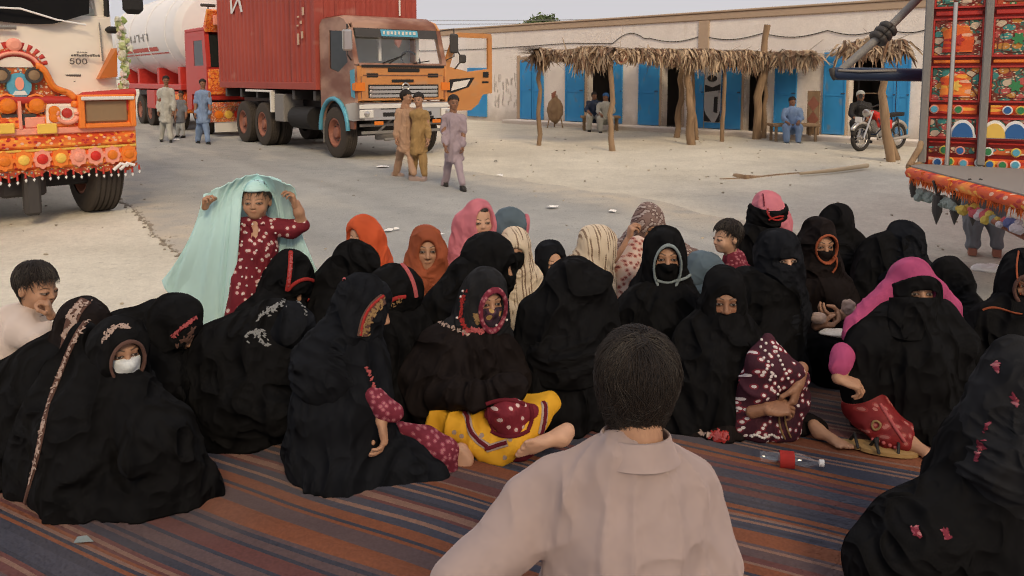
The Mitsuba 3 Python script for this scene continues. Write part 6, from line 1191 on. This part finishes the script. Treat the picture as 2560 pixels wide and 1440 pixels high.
f.scarf(SB, None, loose=.022); f.cloak([[(1432, 720, 84), (1410, 830, 118), (1400, 960, 132), (1400, 1080, 132)], [(1480, 700, 40), (1518, 690, 16, -.03)], [(1490, 760, 36), (1500, 900, 50), (1500, 1050, 60)], [(1345, 790, 46), (1312, 910, 50, -.04), (1316, 1060, 56)], [(1495, 770, 44), (1508, 880, 46, -.04)]], SB, k=.05)
f = Fig('woman in a brown printed headscarf resting her cheek on her hand', 5.0, (1622, 560), .98, 12, 22, skin='m_skin', seed=21, extra=[hand(at(1572, 600, 4.9), (.15, -.1, 1), (1, .1, .2), .75, .92)], bodychain=[[(1545, 650, 14, -.1), (1572, 600, 11, -.1)]]).body()
f.scarf('c_printscarf', ((.0, -.12, -.025), (.056, .085, .072)), loose=.012, chain=[[(1575, 610, 26), (1550, 660, 34), (1560, 720, 50)], [(1650, 610, 26), (1690, 640, 34), (1735, 660, 30)]], amp=.008); f.cloak([[(1600, 650, 60), (1600, 760, 90)]], 'c_printscarf')
f.cloak([[(1592, 612, 26, -.35), (1572, 680, 40, -.4), (1552, 760, 34, -.42), (1540, 830, 22, -.45), (1532, 880, 12, -.45)]], 'c_floral', k=.03, h=.010, name='floral_shawl', label='pale pink floral shawl hanging over the arm', floor=False)
f = Fig('woman in black niqab with a pale oval trim round her face, right of centre', 4.0, (1664, 634), 1.04, -4, 8, seed=23).body()
f.scarf(SB, ((0, -.125, -.040), (.066, .09, .118)), loose=.014, trim='c_greytrim', trimw=.13, below=-.26); f.mask('c_black', 'face_veil', top=-.014, off=.010)
f.cloak([[(1665, 740, 66), (1650, 800, 100), (1635, 900, 122), (1640, 1000, 125)], [(1600, 760, 46), (1570, 840, 60), (1560, 950, 70)], [(1720, 760, 40), (1730, 860, 50)]], SB)
f.rib('trim_tail', [(1640, 700), (1662, 706), (1690, 702), (1715, 694), (1732, 680)], .014, 'c_greytrim', n=20)
f = Fig('stooping person in a plain blue grey shawl, right of the oval trimmed niqab', 4.7, (1752, 690), .9, -60, 40, seed=24).body()
f.scarf('c_bluegrey', None, loose=.022, chain=[[(1760, 680, 46), (1790, 720, 46)]]); f.cloak([[(1765, 720, 60), (1770, 820, 80)]], 'c_bluegrey')
# ---------------- right half
f = Fig('woman in black with a weathered bare face and a mirrored dark red dress', 3.6, (1810, 742), 1.02, -8, 8, skin='m_skindark', seed=25, extra=[hand(at(1918, 1022, 3.28), (1, -.1, .12), (0, .6, -1), .65, .95), hand(at(1996, 960, 3.32), (-.35, -.25, -1), (-1, .6, 0), .7, .95, True)], bodychain=[[(1880, 1030, 17, -.28), (1918, 1022, 15, -.32)], [(2004, 920, 17, -.24), (1996, 960, 15, -.28)]]).body()
f.scarf(SB, ((-.0, -.12, -.016), (.052, .09, .068)), loose=.010)
f.cloak([[(1800, 810, 66), (1790, 880, 110), (1760, 980, 125), (1740, 1060, 110)], [(1858, 840, 44), (1890, 920, 44, -.05), (1872, 1020, 52, -.1)], [(1738, 850, 46), (1700, 940, 48, -.05), (1690, 1040, 56, -.1)]], SB, k=.05)
f.cloak([[(1922, 848, 22, -.22), (1905, 910, 42, -.24), (1895, 980, 52, -.22), (1890, 1050, 52, -.2)], [(1940, 880, 28, -.24), (1975, 930, 34, -.25), (1985, 1010, 36, -.2), (1960, 1060, 44, -.2)]], 'c_darkred', k=.04, h=.010, name='dress', label='dark red dress sewn with white beads and mirrors')
f.cloak([[(1740, 1088, 32, -.16), (1800, 1092, 34, -.2), (1860, 1092, 30, -.18)], [(1960, 1080, 34, -.18), (2010, 1070, 34, -.12), (2044, 1080, 34, -.12)]], 'c_brownblack', k=.03, h=.010, name='skirt_hem')
f.stitch('hem_flower', [(1784, 1084), (1800, 1092), (1816, 1084)], 30, 70, 'c_red', .008, 21); f.stitch('hem_flower', [(1784, 1084), (1800, 1092), (1816, 1084)], 26, 24, 'c_pinktrim', .006, 22, off=.006); f.stitch('hem_flower', [(1748, 1078), (1762, 1088), (1780, 1086)], 10, 24, 'c_pale', .006, 23); f.rib('green_cords', [(1946, 1040), (1950, 1070), (1962, 1096)], .008, 'c_gold', n=10); f.rib('green_cords', [(1962, 1030), (1964, 1060), (1976, 1092)], .008, 'c_gold', n=10)
f.bead('dress_beads', [(1905 + 9 * math.sin(k * 2.1) + k * 2.5, 850 + k * 9) for k in range(20)] + [(1880 + k * 6, 1090 - 4 * math.sin(k)) for k in range(12)] + [(1935 + k * 5, 868 + k * 11) for k in range(8)], 'c_whitebead', .0065)
ft = foot_mesh(gnd(2046, 1096, .03), (.62, -.8, 0), (0, 0, 1), .78); part(f.k, 'foot', ft, 'm_skin', True, uv=np.full((len(ft.vertices), 2), 5.0))
f = Fig('small boy with brown hair in profile facing left, beside the tall niqab', 4.8, (1818, 592), .88, -75, 4, skin='m_skinlight', seed=26).body()
hair_tubes(f.k, f.c, f.R, f.s, 26, 800, puff=.012, length=(.03, .06), thick=.0010); f.cloak([[(1838, 650, 28), (1845, 700, 44), (1845, 780, 60)]], 'c_maroonprint', k=.03, h=.010, name='shirt')
f = Fig('woman with a pink headscarf above a black face veil tied with red cord', 5.0, (1920, 530), 1.02, -2, 12, seed=27).body()
f.scarf('c_pink', None, loose=.012, chain=[[(1945, 560, 34), (1950, 620, 40), (1955, 720, 60)]]); f.rib('seam', [(1908, 486), (1910, 500), (1911, 516)], .006, 'c_maroon', n=8)
def band(f, m, z0, z1, off=.018, name='veil_band', ymax=.03):
    h0, _, _ = f.hood_sd(.012, .0, [], .06)
    def t(P):
        q = f.loc(P); d = h0(P) - off + .002 + .003 * np.sin(q[:, 2] * 160); return np.maximum(np.maximum(d, -(h0(P) - .001)), np.maximum(np.maximum(q[:, 2] - z1, z0 - q[:, 2]), q[:, 1] - ymax) * f.s)
    v, ff = nets(t, f.c - .2 * f.s - .03, f.c + .2 * f.s + .03, .007); v = relax(v, ff, 3, .5); f.g.append((v, ff)); part(f.k, name, (v, ff), m, True)
band(f, SB, -.16, .052, .020, 'face_veil'); f.cloak([[(1915, 590, 56), (1900, 650, 66), (1900, 740, 80)]], SB); f.rib('red_cord', [(1918, 526), (1924, 542), (1936, 550), (1956, 546)], .012, 'c_red', n=12); f.rib('red_cord', [(1922, 550), (1940, 542), (1958, 540)], .010, 'c_red', n=10); f.bead('pin', [(1922, 532), (1920, 522)], 'c_pinktrim', .007)
f = Fig('tall woman wrapped in black with only a slit for the eyes, beside the small boy', 3.95, (1950, 642), 1.08, 6, 2, skin='m_skinlight', seed=28).body()
f.scarf('c_navy', ((0.0, -.13, .002), (.056, .08, .015)), loose=.012, veil=.014, chain=[[(1945, 720, 52), (1940, 800, 66), (1930, 880, 80)]]); f.cloak([[(1925, 750, 76), (1910, 840, 100), (1905, 940, 110)], [(1870, 700, 46, .05), (1840, 800, 52, .04), (1830, 900, 60)]], SB)
f = Fig('woman in a brownish black veil with a red lined hood, holding bread in her lap', 4.3, (2046, 604), .98, 6, 10, skin='m_skin', seed=29, extra=[hand(at(2096, 790, 4.05), (-.8, -.3, .1), (0, .5, 1), .6, .95, True), hand(at(2040, 815, 4.0), (.9, -.3, .15), (0, .4, 1), .6, .95)], bodychain=[[(2130, 775, 14, -.2), (2096, 790, 13, -.24)]]).body()
f.scarf('c_brownblack', ((0, -.125, .000), (.060, .088, .074)), loose=.014, trim='c_rust', trimw=.15, chain=[[(2050, 690, 56), (2066, 740, 66), (2060, 790, 60)]]); f.mask('c_brownblack', 'face_veil', top=-.014, off=.012); f.rib('red_lining', [(2088, 640), (2092, 660), (2080, 682)], .010, 'c_rust', n=10)
f.cloak([[(2055, 730, 74), (2060, 800, 86), (2050, 900, 90)], [(2105, 750, 34), (2130, 790, 26, -.1)]], 'c_brownblack', amp=.015); f.cloak([[(2040, 880, 50, -.2), (2085, 890, 50, -.28), (2080, 960, 55, -.25)]], SB, name='skirt')
bk = thing('bread_piece', 'piece of pale flat bread and white cup held by the brown veiled woman', 'food'); c0 = at(2046, 795, 3.95); mm = trimesh.creation.icosphere(subdivisions=3, radius=1); mm.vertices *= [.045, .03, .03]; mm.vertices += mm.vertex_normals * (.02 * (meshkit.fbm(mm.vertices * 30, 3) - .5))[:, None]; mm.apply_translation(c0); part(bk, 'crust', mm, 'c_pale', True)
mm = trimesh.creation.icosphere(subdivisions=3, radius=1); mm.vertices *= [.085, .05, .014]; mm.vertices += mm.vertex_normals * (.02 * (meshkit.fbm(mm.vertices * 30, 3) - .5))[:, None]; mm.apply_translation(at(2092, 832, 3.9)); part(bk, 'flat_bread', mm, 'm_cream', True)
ck = thing('plastic_bag', 'crumpled pale plastic bag held on the lap of the brown veiled woman', 'bag'); mm = trimesh.creation.icosphere(subdivisions=3, radius=1); mm.vertices *= [.04, .02, .04]; mm.vertices += mm.vertex_normals * (.03 * (meshkit.fbm(mm.vertices * 34, 3) - .5))[:, None]; mm.apply_translation(at(2122, 768, 4.0)); scene[ck] = mikit.ply(mm, 'c_pale', 25)
f = Fig('black cloaked person leaning with back turned, behind the brown veiled woman', 5.0, (2092, 560), .95, 150, 15, seed=30).body()
f.scarf(SB, None, loose=.014); f.cloak([[(2090, 570, 36), (2112, 620, 48), (2125, 690, 56), (2130, 780, 70)]], SB)
f = Fig('black cloaked person stooping behind the magenta scarf, back turned', 4.6, (2262, 612), 1.0, 165, 25, seed=31).body()
f.scarf('c_navy', None, loose=.018); f.cloak([[(2250, 625, 56), (2225, 670, 80), (2220, 760, 100), (2220, 860, 100)], [(2200, 625, 36), (2172, 690, 44), (2170, 780, 50)]], SB)
f = Fig('black cloaked person bent low to the right of the magenta scarf', 4.2, (2372, 700), 1.0, 170, 20, seed=33).body()
f.scarf(SB, None, loose=.014); f.cloak([[(2375, 715, 48), (2392, 780, 62), (2400, 880, 80)], [(2395, 720, 30), (2425, 800, 32), (2440, 870, 40)]], SB)
f = Fig('large woman in a magenta scarf under a black niqab, red embroidered trousers, front right', 3.55, (2281, 724), 1.08, -2, -2, skin='m_skin', seed=32, extra=[hand(at(2096, 945, 3.3), (.9, -.3, -.25), (0, .2, -1), .7, .95)], bodychain=[[(2108, 915, 20, -.2), (2096, 945, 17, -.24)]]).body()
f.scarf('c_magenta', ((0, -.13, -.0), (.064, .10, .050)), loose=.012, chain=[[(2215, 730, 26), (2172, 780, 28, -.04), (2138, 812, 22, -.08), (2118, 840, 14, -.1)], [(2345, 730, 24), (2372, 770, 26), (2400, 820, 10), (2412, 832, 5)]], amp=.006, label='magenta headscarf spreading over both shoulders')
niqab(f, SB, .082, .012, -.012, (.004, .056, .0165))
f.cloak([[(2280, 800, 62, -.08), (2282, 870, 66, -.12), (2280, 930, 70, -.12)], [(2278, 830, 92), (2268, 920, 140), (2268, 1020, 142), (2290, 1080, 130)], [(2330, 1060, 100, -.1), (2370, 1110, 70, -.14)], [(2215, 800, 46, -.08), (2172, 855, 50, -.13), (2150, 945, 50, -.15), (2168, 1010, 34, -.15)], [(2345, 800, 44, -.06), (2388, 870, 46, -.08), (2400, 980, 44, -.08)]], SB, k=.07, h=.012)
f.stitch('gold_embroidery', [(2230, 664), (2238, 634), (2258, 616), (2284, 608), (2312, 614)], 12, 80, 'c_gold', .0045, 16)
sheet(f.k, 'veil_sheet', [[(2224, 744, -.12), (2250, 744, -.155), (2282, 744, -.165), (2314, 744, -.155), (2340, 744, -.12)], [(2222, 790, -.16), (2250, 790, -.19), (2282, 790, -.20), (2314, 790, -.19), (2342, 790, -.16)], [(2224, 838, -.20), (2250, 848, -.22), (2282, 852, -.23), (2316, 846, -.22), (2346, 834, -.20)]], 3.55, SB, 9, .012, fold=5)
f.cloak([[(2175, 1005, 46, -.16), (2192, 1048, 44, -.21), (2230, 1090, 34, -.26), (2266, 1122, 26, -.27)]], 'c_redsilk', k=.03, h=.009, amp=.024, name='trousers', label='shiny red embroidered trouser leg'); f.rib('trouser_ring', [(2180, 1062), (2190, 1052), (2202, 1062), (2192, 1074), (2180, 1062)], .010, 'c_gold', n=20); f.rib('trouser_stripe', [(2200, 1010), (2225, 1050), (2262, 1104)], .014, 'c_pinktrim', n=20); f.bead('cuff_tassels', [(2168 + k * 14, 1092 + k * 5) for k in range(6)], 'c_pinktrim', .008)
f.cloak([[(2350, 1008, 26, -.16), (2390, 1020, 24, -.16)]], 'c_redsilk', k=.03, h=.009, name='dress_hem', floor=False)
cloth(f.k, 'sleeve', [[(2112, 886, 24, -.17), (2097, 922, 22, -.22)]], 3.55, 'c_magenta', .03, .009, .016, 6, floor=False)
ft = foot_mesh(gnd(2274, 1128, .03), (.5, -.85, 0), (0, 0, 1), .85); part(f.k, 'foot', ft, 'm_skin', True, uv=np.full((len(ft.vertices), 2), 5.0))
for q, (px, py, lab) in enumerate(((2170, 1118, 'tan sandal lying on the rug beside the red trouser leg'), (2222, 1132, 'tan sandal under the bare foot in red trousers'))):
    sk = thing('sandal', lab, 'sandal'); c0 = gnd(px, py, .03); L = [(.115 * math.cos(t), .042 * math.sin(t) * (1 + .15 * math.cos(t))) for t in np.linspace(0, 2 * math.pi, 24, endpoint=False)]; m = tri(trimesh.creation.extrude_polygon(Polygon(L), .016, engine='earcut')); m.apply_transform(trimesh.transformations.rotation_matrix(-.25, [0, 0, 1])); m.apply_translation(c0); part(sk, 'sole', m, 'c_tan', False)
    parts(sk, 'strap', ([tube([c0 + [.02, -.04, .014], c0 + [.03, -.02, .05], c0 + [.03, .02, .05], c0 + [.02, .04, .014]], .006, 6), tube([c0 + [-.06, -.04, .014], c0 + [-.06, 0, .06], c0 + [-.06, .04, .014]], .007, 6)]), 'm_dark', True)
f = Fig('woman in black with a thin red line on her hood at the right edge', 3.65, (2566, 700), 1.02, -30, 8, skin='m_skin', seed=34).body()
f.scarf(SB, ((0, -.125, -.01), (.044, .085, .06)), loose=.018, trim='c_brownedge', trimw=.3); f.cloak([[(2545, 770, 66), (2520, 840, 84), (2510, 930, 100), (2510, 1040, 110)], [(2470, 810, 34), (2450, 880, 40), (2450, 960, 50)], [(2600, 850, 90), (2610, 1000, 110)]], SB, k=.07); f.rib('red_line', [(2458, 776), (2490, 770), (2520, 778), (2556, 786)], .008, 'c_rust', n=18); f.rib('red_line', [(2547, 630), (2543, 660), (2545, 700), (2552, 740)], .007, 'c_rust', n=18)
f = Fig('woman in charcoal black with small red flowers, turned away at the right front corner', 2.4, (2540, 950), 1.0, 160, 8, seed=35).body()
f.scarf('c_charcoal', None, loose=.018, chain=[[(2520, 1010, 96), (2500, 1090, 110)]]); f.cloak([[(2525, 1030, 100), (2500, 1150, 140), (2470, 1290, 180), (2450, 1420, 220)], [(2400, 1270, 80, -.05), (2300, 1360, 110, -.1), (2240, 1430, 110, -.12)], [(2445, 1040, 34), (2430, 1140, 40), (2425, 1220, 50)]], 'c_black', k=.08, h=.011, amp=.014)
for x, y in ((2490, 915), (2540, 1000), (2452, 1116), (2290, 1330), (2365, 1335)): f.stitch('flower', [(x - 3, y - 7), (x + 4, y + 8)], 11, 11, 'c_maroonprint', .007, x); f.stitch('flower_bead', [(x, y - 3), (x + 3, y + 5)], 7, 3, 'c_pinktrim', .006, y)
f.stitch('cuff_edge', [(2470, 1060), (2452, 1110), (2440, 1160)], 12, 24, 'c_maroonprint', .006, 17)
# ---------------- the man in front with his back to the camera
f = Fig('dark haired man in a dusty pink shirt with his back to the camera, centre foreground', 1.78, (1590, 955), .965, 186, 6, skin='m_skin', seed=38, bodychain=[[(1590, 1040, 54, .02), (1588, 1140, 58, .04)]]).body()
hair_tubes(f.k, f.c, f.R, f.s, 38, 9000, puff=.018, length=(.05, .13), messy=2.6, thick=.0007, nape=-.092)
f.cloak([[(1587, 1150, 90, -.055), (1584, 1205, 140, -.02), (1572, 1330, 205), (1570, 1480, 228), (1570, 1640, 240), (1570, 1760, 250)], [(1500, 1190, 66), (1400, 1222, 74), (1325, 1270, 78), (1270, 1340, 74, -.03), (1200, 1400, 66, -.08), (1140, 1450, 60, -.12)], [(1660, 1185, 60), (1725, 1222, 62), (1755, 1290, 62), (1768, 1400, 62, -.03), (1772, 1520, 62, -.08)]], 'c_shirt', k=.075, h=.0085, amp=.013, name='shirt', scale=1.0, label='dusty pink cotton shirt')
cN = at(1588, 1150, 1.745); part(f.k, 'collar', lathe(cN, (0.01, .10, 1), [(.008, .103), (.022, .094), (.045, .084), (.060, .080), (.064, .076), (.058, .073), (.03, .078), (.008, .096)], 44), 'c_shirt', True, label='stand collar of the pink shirt')
# bottle on the rug, little teal thing by the white masked girl
bk = thing('plastic_bottle', 'empty clear plastic bottle with a red label lying on the rug', 'bottle'); c0 = gnd(1975, 1150, .055); ax_ = np.array([.97, -.22, 0])
scene['m_plastic'] = {'type': 'thindielectric'}
part(bk, 'body', lathe(c0 - ax_ * .12, ax_, [(0, .001), (0, .028), (.01, .034), (.03, .031), (.05, .034), (.08, .034), (.14, .034), (.16, .031), (.19, .026), (.22, .013), (.235, .012)], 24), 'm_plastic', 30); part(bk, 'label', lathe(c0 - ax_ * .12, ax_, [(.078, .0346), (.078, .0352), (.135, .0352), (.135, .0346)], 24), 'c_red', 30); part(bk, 'cap', lathe(c0 - ax_ * .12, ax_, [(.232, .001), (.232, .0145), (.25, .0145), (.25, .001)], 16), 'm_paper', 30)
k = thing('small_wrapper', 'small teal wrapper at the hem of the white masked girl', 'litter'); m = hull(gnd(205, 1358, .03) + np.array([[-.03, 0, 0], [.035, .01, 0], [.0, -.015, .012], [.01, .015, .02], [-.02, .01, .018]])); scene[k] = mikit.ply(m, 'c_greytrim', False)

# ================================================================ people standing and walking in the yard
def walker(label, cx, top, bot, shirt, trou, yaw=0, step=0, sc=1.0, hairn=0, skin='m_skin', shoe='m_dark', arms=((-1, .0), (1, .0)), seed=0, lean=0, grp=None, child=False):
    Yp = gnd(cx, bot)[1]; H = bot - top; u = H / 100.0; hd = (15.5 if child else 13.0); ey = top + hd * .50 * u; s = (hd * u * Yp / F) / .235
    f = Fig(label, Yp, (cx + lean * u, ey), s, yaw, 6, 0, skin, seed=seed, group=grp)
    sh = top + (hd + 6) * u; sw = (8.6 if child else 9.2) * u; hem = top + 69 * u; L = []; ch = []; bc = []
    for sd, sw_ in arms:
        x0 = cx + lean * u + sd * sw; ha = np.array([x0 + sd * 2.2 * u, top + 54 * u, 0]); w = at(ha[0] + sw_ * u * 8, ha[1], Yp - .10 - .25 * sw_)
        L.append(hand(w, (0.1 * sd + .2 * sw_, -.25, -1), (-sd, 0, .1), .55, s * .92, sd > 0)); bc.append([(cx + lean * u, sh - 5 * u, 3 * u), (cx + lean * u, sh + 1 * u, 3 * u), (x0, sh + 3 * u, 2.8 * u), (x0 + sd * 2 * u, top + 38 * u, max(2.3 * u, .036 * F / Yp), -.02), (ha[0] + sw_ * u * 8, ha[1], max(1.9 * u, .036 * F / Yp), -.10 - .25 * sw_)]); ch.append([(x0, sh + 3 * u, 3.4 * u), (x0 + sd * 2 * u, top + 38 * u, 2.8 * u, -.02), (ha[0] + sw_ * u * 8, ha[1] - 1.5 * u, 2.5 * u, -.10 - .25 * sw_)])
    f.extra = L; f.bodychain = bc; f.body(); hair_tubes(f.k, f.c, f.R, f.s, seed, hairn, puff=.016)
    c = cx + lean * u
    hz = at(cx, hem, Yp)[2]; cloth(f.k, 'tunic', [[(c, sh - .5 * u, 4 * u), (c, sh + 5 * u, 7.0 * u), (cx, top + 45 * u, 7.6 * u), (cx + step * 1.5 * u, hem, 9.6 * u), (cx + step * 2 * u, hem + 6 * u, 10.4 * u)], [(c - sw * .8, sh + 2.5 * u, 3.6 * u), (c + sw * .8, sh + 2.5 * u, 3.6 * u)]] + ch, Yp, shirt, .04, max(.011, .0013 * Yp), .020, seed, lambda P: P[:, 2] - hz - .03 * np.sin(P[:, 0] * 9), False, f.c, 1.4)
    leg, ft = [], []
    for sd in (-1, 1):
        fx = cx + sd * (5.0 * u) + sd * step * u * 6; fz = -sd * step * .35
        leg.append([(cx + sd * 3.4 * u, hem - 6 * u, 5.4 * u), (cx + sd * 4.2 * u + sd * step * u * 3, top + 80 * u, 4.6 * u, fz * .6), (fx, top + 94.0 * u, 3.3 * u, fz)])
        q = gnd(fx, bot); a = at(fx, top + 97 * u, Yp + fz); a[2] = .045; d = f.R @ np.array([0, -1, 0]); d[2] = 0; d /= np.linalg.norm(d) + 1e-9
        m = hull(np.vstack([a + d * t * s + np.array([dx * (-d[1]), dx * d[0], dz]) for t, w in ((-.07, .028), (.05, .036), (.13, .030), (.155, .018)) for dx in (-w * s, w * s) for dz in (-.035, .030 if t < .06 else .0)])); ft.append(m)
    f.cloak(leg, trou, k=.02, h=max(.012, .0016 * Yp), amp=.012, name='trousers', floor=False)
    for m in ft: part(f.k, 'shoe', m, shoe, 30)
    return f
walker('man in a pale grey kurta walking on the road left of the man in blue', 415, 190, 356, 'c_lightgrey', 'c_lightgrey', 25, .35, seed=41, skin='m_skindark')
walker('person in grey half hidden behind the man in the pale kurta', 452, 228, 345, 'c_greytrouser', 'c_lightgrey', -20, .2, seed=42, skin='m_skindark')
walker('man in a light blue shalwar kameez walking beside the container truck', 507, 198, 360, 'c_blue', 'c_blue', 40, .5, seed=43, skin='m_skindark')
walker('boy in a beige tunic walking beside the boy in tan before the truck', 1012, 226, 447, 'c_beige', 'c_beige', 75, .85, seed=44, child=True, shoe='c_pale', arms=((-1, -.1), (1, .2)), lean=2)
walker('boy in a tan mustard tunic walking on the far side of the boy in beige', 1046, 232, 450, 'c_tan', 'c_tan', -10, .35, seed=45, child=True, shoe='c_pale', arms=((1, .05),))
walker('boy in lavender grey shalwar kameez walking alone right of the truck', 1134, 238, 472, 'c_lavender', 'c_lavender', 20, .75, seed=46, child=True, arms=((-1, .25), (1, -.1)), shoe='m_rubber', skin='m_skindark')
walker('man in grey trousers standing behind the painted truck, only his legs showing', 2462, 90, 640, 'c_greytrouser', 'c_greytrouser', 150, .1, seed=47, shoe='m_rim', hairn=0)
# men sitting at the shops
def sitter(label, px, py, Y, shirt, trou, yaw, seed, cap=None, skin='m_skindark', s=1.0):
    f = Fig(label, Y, (px, py), s, yaw, 10, 0, skin, seed=seed); u = F / Y
    f.extra = [hand(at(px + sd * .16 * u, py + .52 * u, Y - .42), (-sd * .4, -.8, -.2), (0, 0, -1), .5, .95, sd > 0) for sd in (-1, 1)]; f.bodychain = [[(px, py + .12 * u, .045 * u), (px, py + .22 * u, .05 * u), (px + sd * .17 * u, py + .24 * u, .05 * u), (px + sd * .23 * u, py + .42 * u, .045 * u, -.1), (px + sd * .15 * u, py + .52 * u, .035 * u, -.40)] for sd in (-1, 1)]; f.body()
    if cap: hair_tubes(f.k, f.c, f.R, f.s, seed, 0, puff=.02, mat_=cap)
    else: hair_tubes(f.k, f.c, f.R, f.s, seed, 0, puff=.015)
    a = lambda x, z, r, dz=0: (px + x * u, py + z * u, r * u, dz)
    f.cloak([[a(0, .16, .07), a(0, .26, .15), a(0, .5, .16, .03), a(0, .66, .18, .03)], [a(-.18, .22, .07), a(-.24, .42, .06, -.1), a(-.14, .52, .05, -.36)], [a(.18, .22, .07), a(.24, .42, .06, -.1), a(.14, .52, .05, -.36)]], shirt, k=.05, h=.024, amp=.012, name='tunic', floor=False)
    f.cloak([[a(-.1, .66, .11), a(-.16, .66, .1, -.42), a(-.16, 1.0, .07, -.44)], [a(.1, .66, .11), a(.16, .66, .1, -.42), a(.16, 1.0, .07, -.44)]], trou, k=.05, h=.024, amp=.01, name='trousers', floor=False)
    for sd in (-1, 1):
        q = at(px + sd * .16 * u, py + 1.07 * u, Y - .48); part(f.k, 'shoe', hull([q + [x, y, z] for x in (-.04, .04) for y in (-.16, .08) for z in (-.03, .03)]), 'm_dark', 30)
    return f
sitter('man in dark blue sitting in the open doorway under the awning', 1486, 240, 24.6, 'm_navy', 'c_lightgrey', 20, 51)
sitter('man in a bright blue cap and white tunic sitting behind the thin awning post', 1514, 243, 24.2, 'c_lightgrey', 'c_lightgrey', -40, 52, cap='m_bluepaint')
sitter('man in a light blue shirt sitting by the blue door left of the leaning board', 1981, 254, 20.4, 'c_blue', 'c_blue', 10, 53)
for px, Y, lab in ((1500, 24.8, 'dark low bench under the two men at the open doorway'), (1981, 20.6, 'dark low bench under the man at the blue door')):
    k = thing('bench', lab, 'bench'); c = at(px, 300, Y); part(k, 'seat', box(c[0] - .6, c[0] + .6, Y - .35, Y + .2, .38, .45, .01), 'm_wood', False)
    for x in (-.5, .5):
        for yy in (-.28, .12): part(k, 'leg', box(c[0] + x - .03, c[0] + x + .03, Y + yy - .03, Y + yy + .03, .0, .379), 'm_wood', False)
# motorcycle by the crooked post, with a person behind it
c = gnd(2150, 378); MB = Frame(c[:2], -62); mk = thing('motorcycle', 'red motorcycle parked on the sand in front of the shops', 'motorcycle')
def K_(n, m, mm, sm=30): return part(mk, n, m, mm, sm, MB.M)
for y, nm in ((.0, 'wheel'), (1.22, 'wheel')):
    kk = numbered(f'{mk}__wheel'); put(kk, torus((0, y, .30), (1, 0, 0), .26, .045, 30, 10), 'm_rubber', True, MB.M); part(kk, 'rim', cat([torus((0, y, .30), (1, 0, 0), .215, .014, 26, 6), lathe((-.05, y, .30), (1, 0, 0), [(0, .001), (0, .05), (.1, .05), (.1, .001)], 12)]), 'm_chrome', True, MB.M)
    part(kk, 'spokes', cat([cyl((.0, y, .30), (0, y + .21 * math.cos(t), .30 + .21 * math.sin(t)), .004, 4) for t in np.linspace(0, 2 * math.pi, 16, endpoint=False)]), 'm_chrome', True, MB.M); part(kk, 'fender', tube([(0, y + .33 * math.cos(t), .30 + .33 * math.sin(t)) for t in np.linspace(.5, 2.6, 10)], .05, 8), 'm_chrome', True, MB.M)
K_('fuel_tank', hull([(s * x, y, z) for s in (-1, 1) for x, y, z in ((.06, .28, .86), (.12, .36, .80), (.13, .5, .82), (.08, .66, .76), (.10, .4, .68), (.05, .66, .68), (.05, .35, .9))]), 'm_lampred'); K_('seat', hull([(s * x, y, z) for s in (-1, 1) for x, y, z in ((.10, .64, .80), (.12, .9, .80), (.11, 1.3, .84), (.09, .64, .72), (.1, 1.3, .76))]), 'm_dark'); K_('side_cover', cat([box(s * .09, s * .12, .62, .88, .48, .68, .01) for s in (-1, 1)]), 'm_lampred')
K_('fork', cat([cyl((s * .08, .0, .30), (s * .08, .26, .88), .022, 8) for s in (-1, 1)]), 'm_chrome'); K_('handlebar', tube([(-.36, .34, 1.0), (-.2, .27, 1.02), (0, .25, .95), (.2, .27, 1.02), (.36, .34, 1.0)], .016, 8), 'm_dkmetal', True); K_('headlight', lathe((0, .16, .84), (0, -1, 0), [(-.1, .03), (-.05, .085), (.03, .09), (.04, .07), (.045, .001)], 18), 'm_chrome'); K_('engine', cat([box(-.11, .11, .40, .70, .30, .50, .04), cyl((0, .42, .45), (0, .32, .66), .075, 12)] + [lathe((0, .42 - .02 * q, .48 + .035 * q), (0, -.45, .9), [(0, .06), (0, .095), (.008, .095), (.008, .06)], 14) for q in range(5)]), 'm_grey'); K_('frame_tube', cat([tube([(0, .28, .85), (0, .36, .45), (0, .6, .28), (0, 1.0, .36), (0, 1.2, .72)], .022, 7), cyl((.07, 1.22, .3), (.08, 1.1, .72), .02, 7), cyl((-.07, 1.22, .3), (-.08, 1.1, .72), .02, 7)]), 'm_dkmetal'); K_('exhaust', tube([(.1, .38, .42), (.13, .40, .26), (.14, .8, .24), (.15, 1.4, .30)], [.022, .024, .036, .04], 9), 'm_chrome', True); K_('mirror', cat([cyl((s * .25, .29, 1.01), (s * .30, .33, 1.18), .008, 5) for s in (-1, 1)] + [lathe((s * .31, .33, 1.2), (0, 1, 0), [(0, .001), (0, .055), (.02, .05), (.02, .001)], 12) for s in (-1, 1)]), 'm_dkmetal'); K_('number_plate', box(-.09, .09, -.10, -.09, .64, .76), 'm_paper', False); K_('leg_guard', tube([(-.16, .35, .72), (-.26, .32, .5), (-.1, .36, .36), (.1, .36, .36), (.26, .32, .5), (.16, .35, .72)], .015, 7), 'm_navy', True); K_('mud_flap', box(-.30, -.16, .28, .31, .28, .62, .02), 'm_navy')
sitter('man in black with a pale cap sitting behind the red motorcycle', 2152, 240, 18.9, 'm_dark', 'm_dark', 0, 54, cap='c_lightgrey')
pk = thing('metal_rack', 'dark metal rack standing in the open shop behind the motorcycle', 'rack'); xx = sx(2150); part(pk, 'frame', cat([box(xx - .35, xx - .31, .6, .64, .1, 1.9), box(xx + .31, xx + .35, .6, .64, .1, 1.9)]), 'm_dkmetal', False, WF.M)
for q in range(4): part(pk, 'shelf', box(xx - .309, xx + .309, .5, .9, .3 + .45 * q, .33 + .45 * q), 'm_wood', False, WF.M)
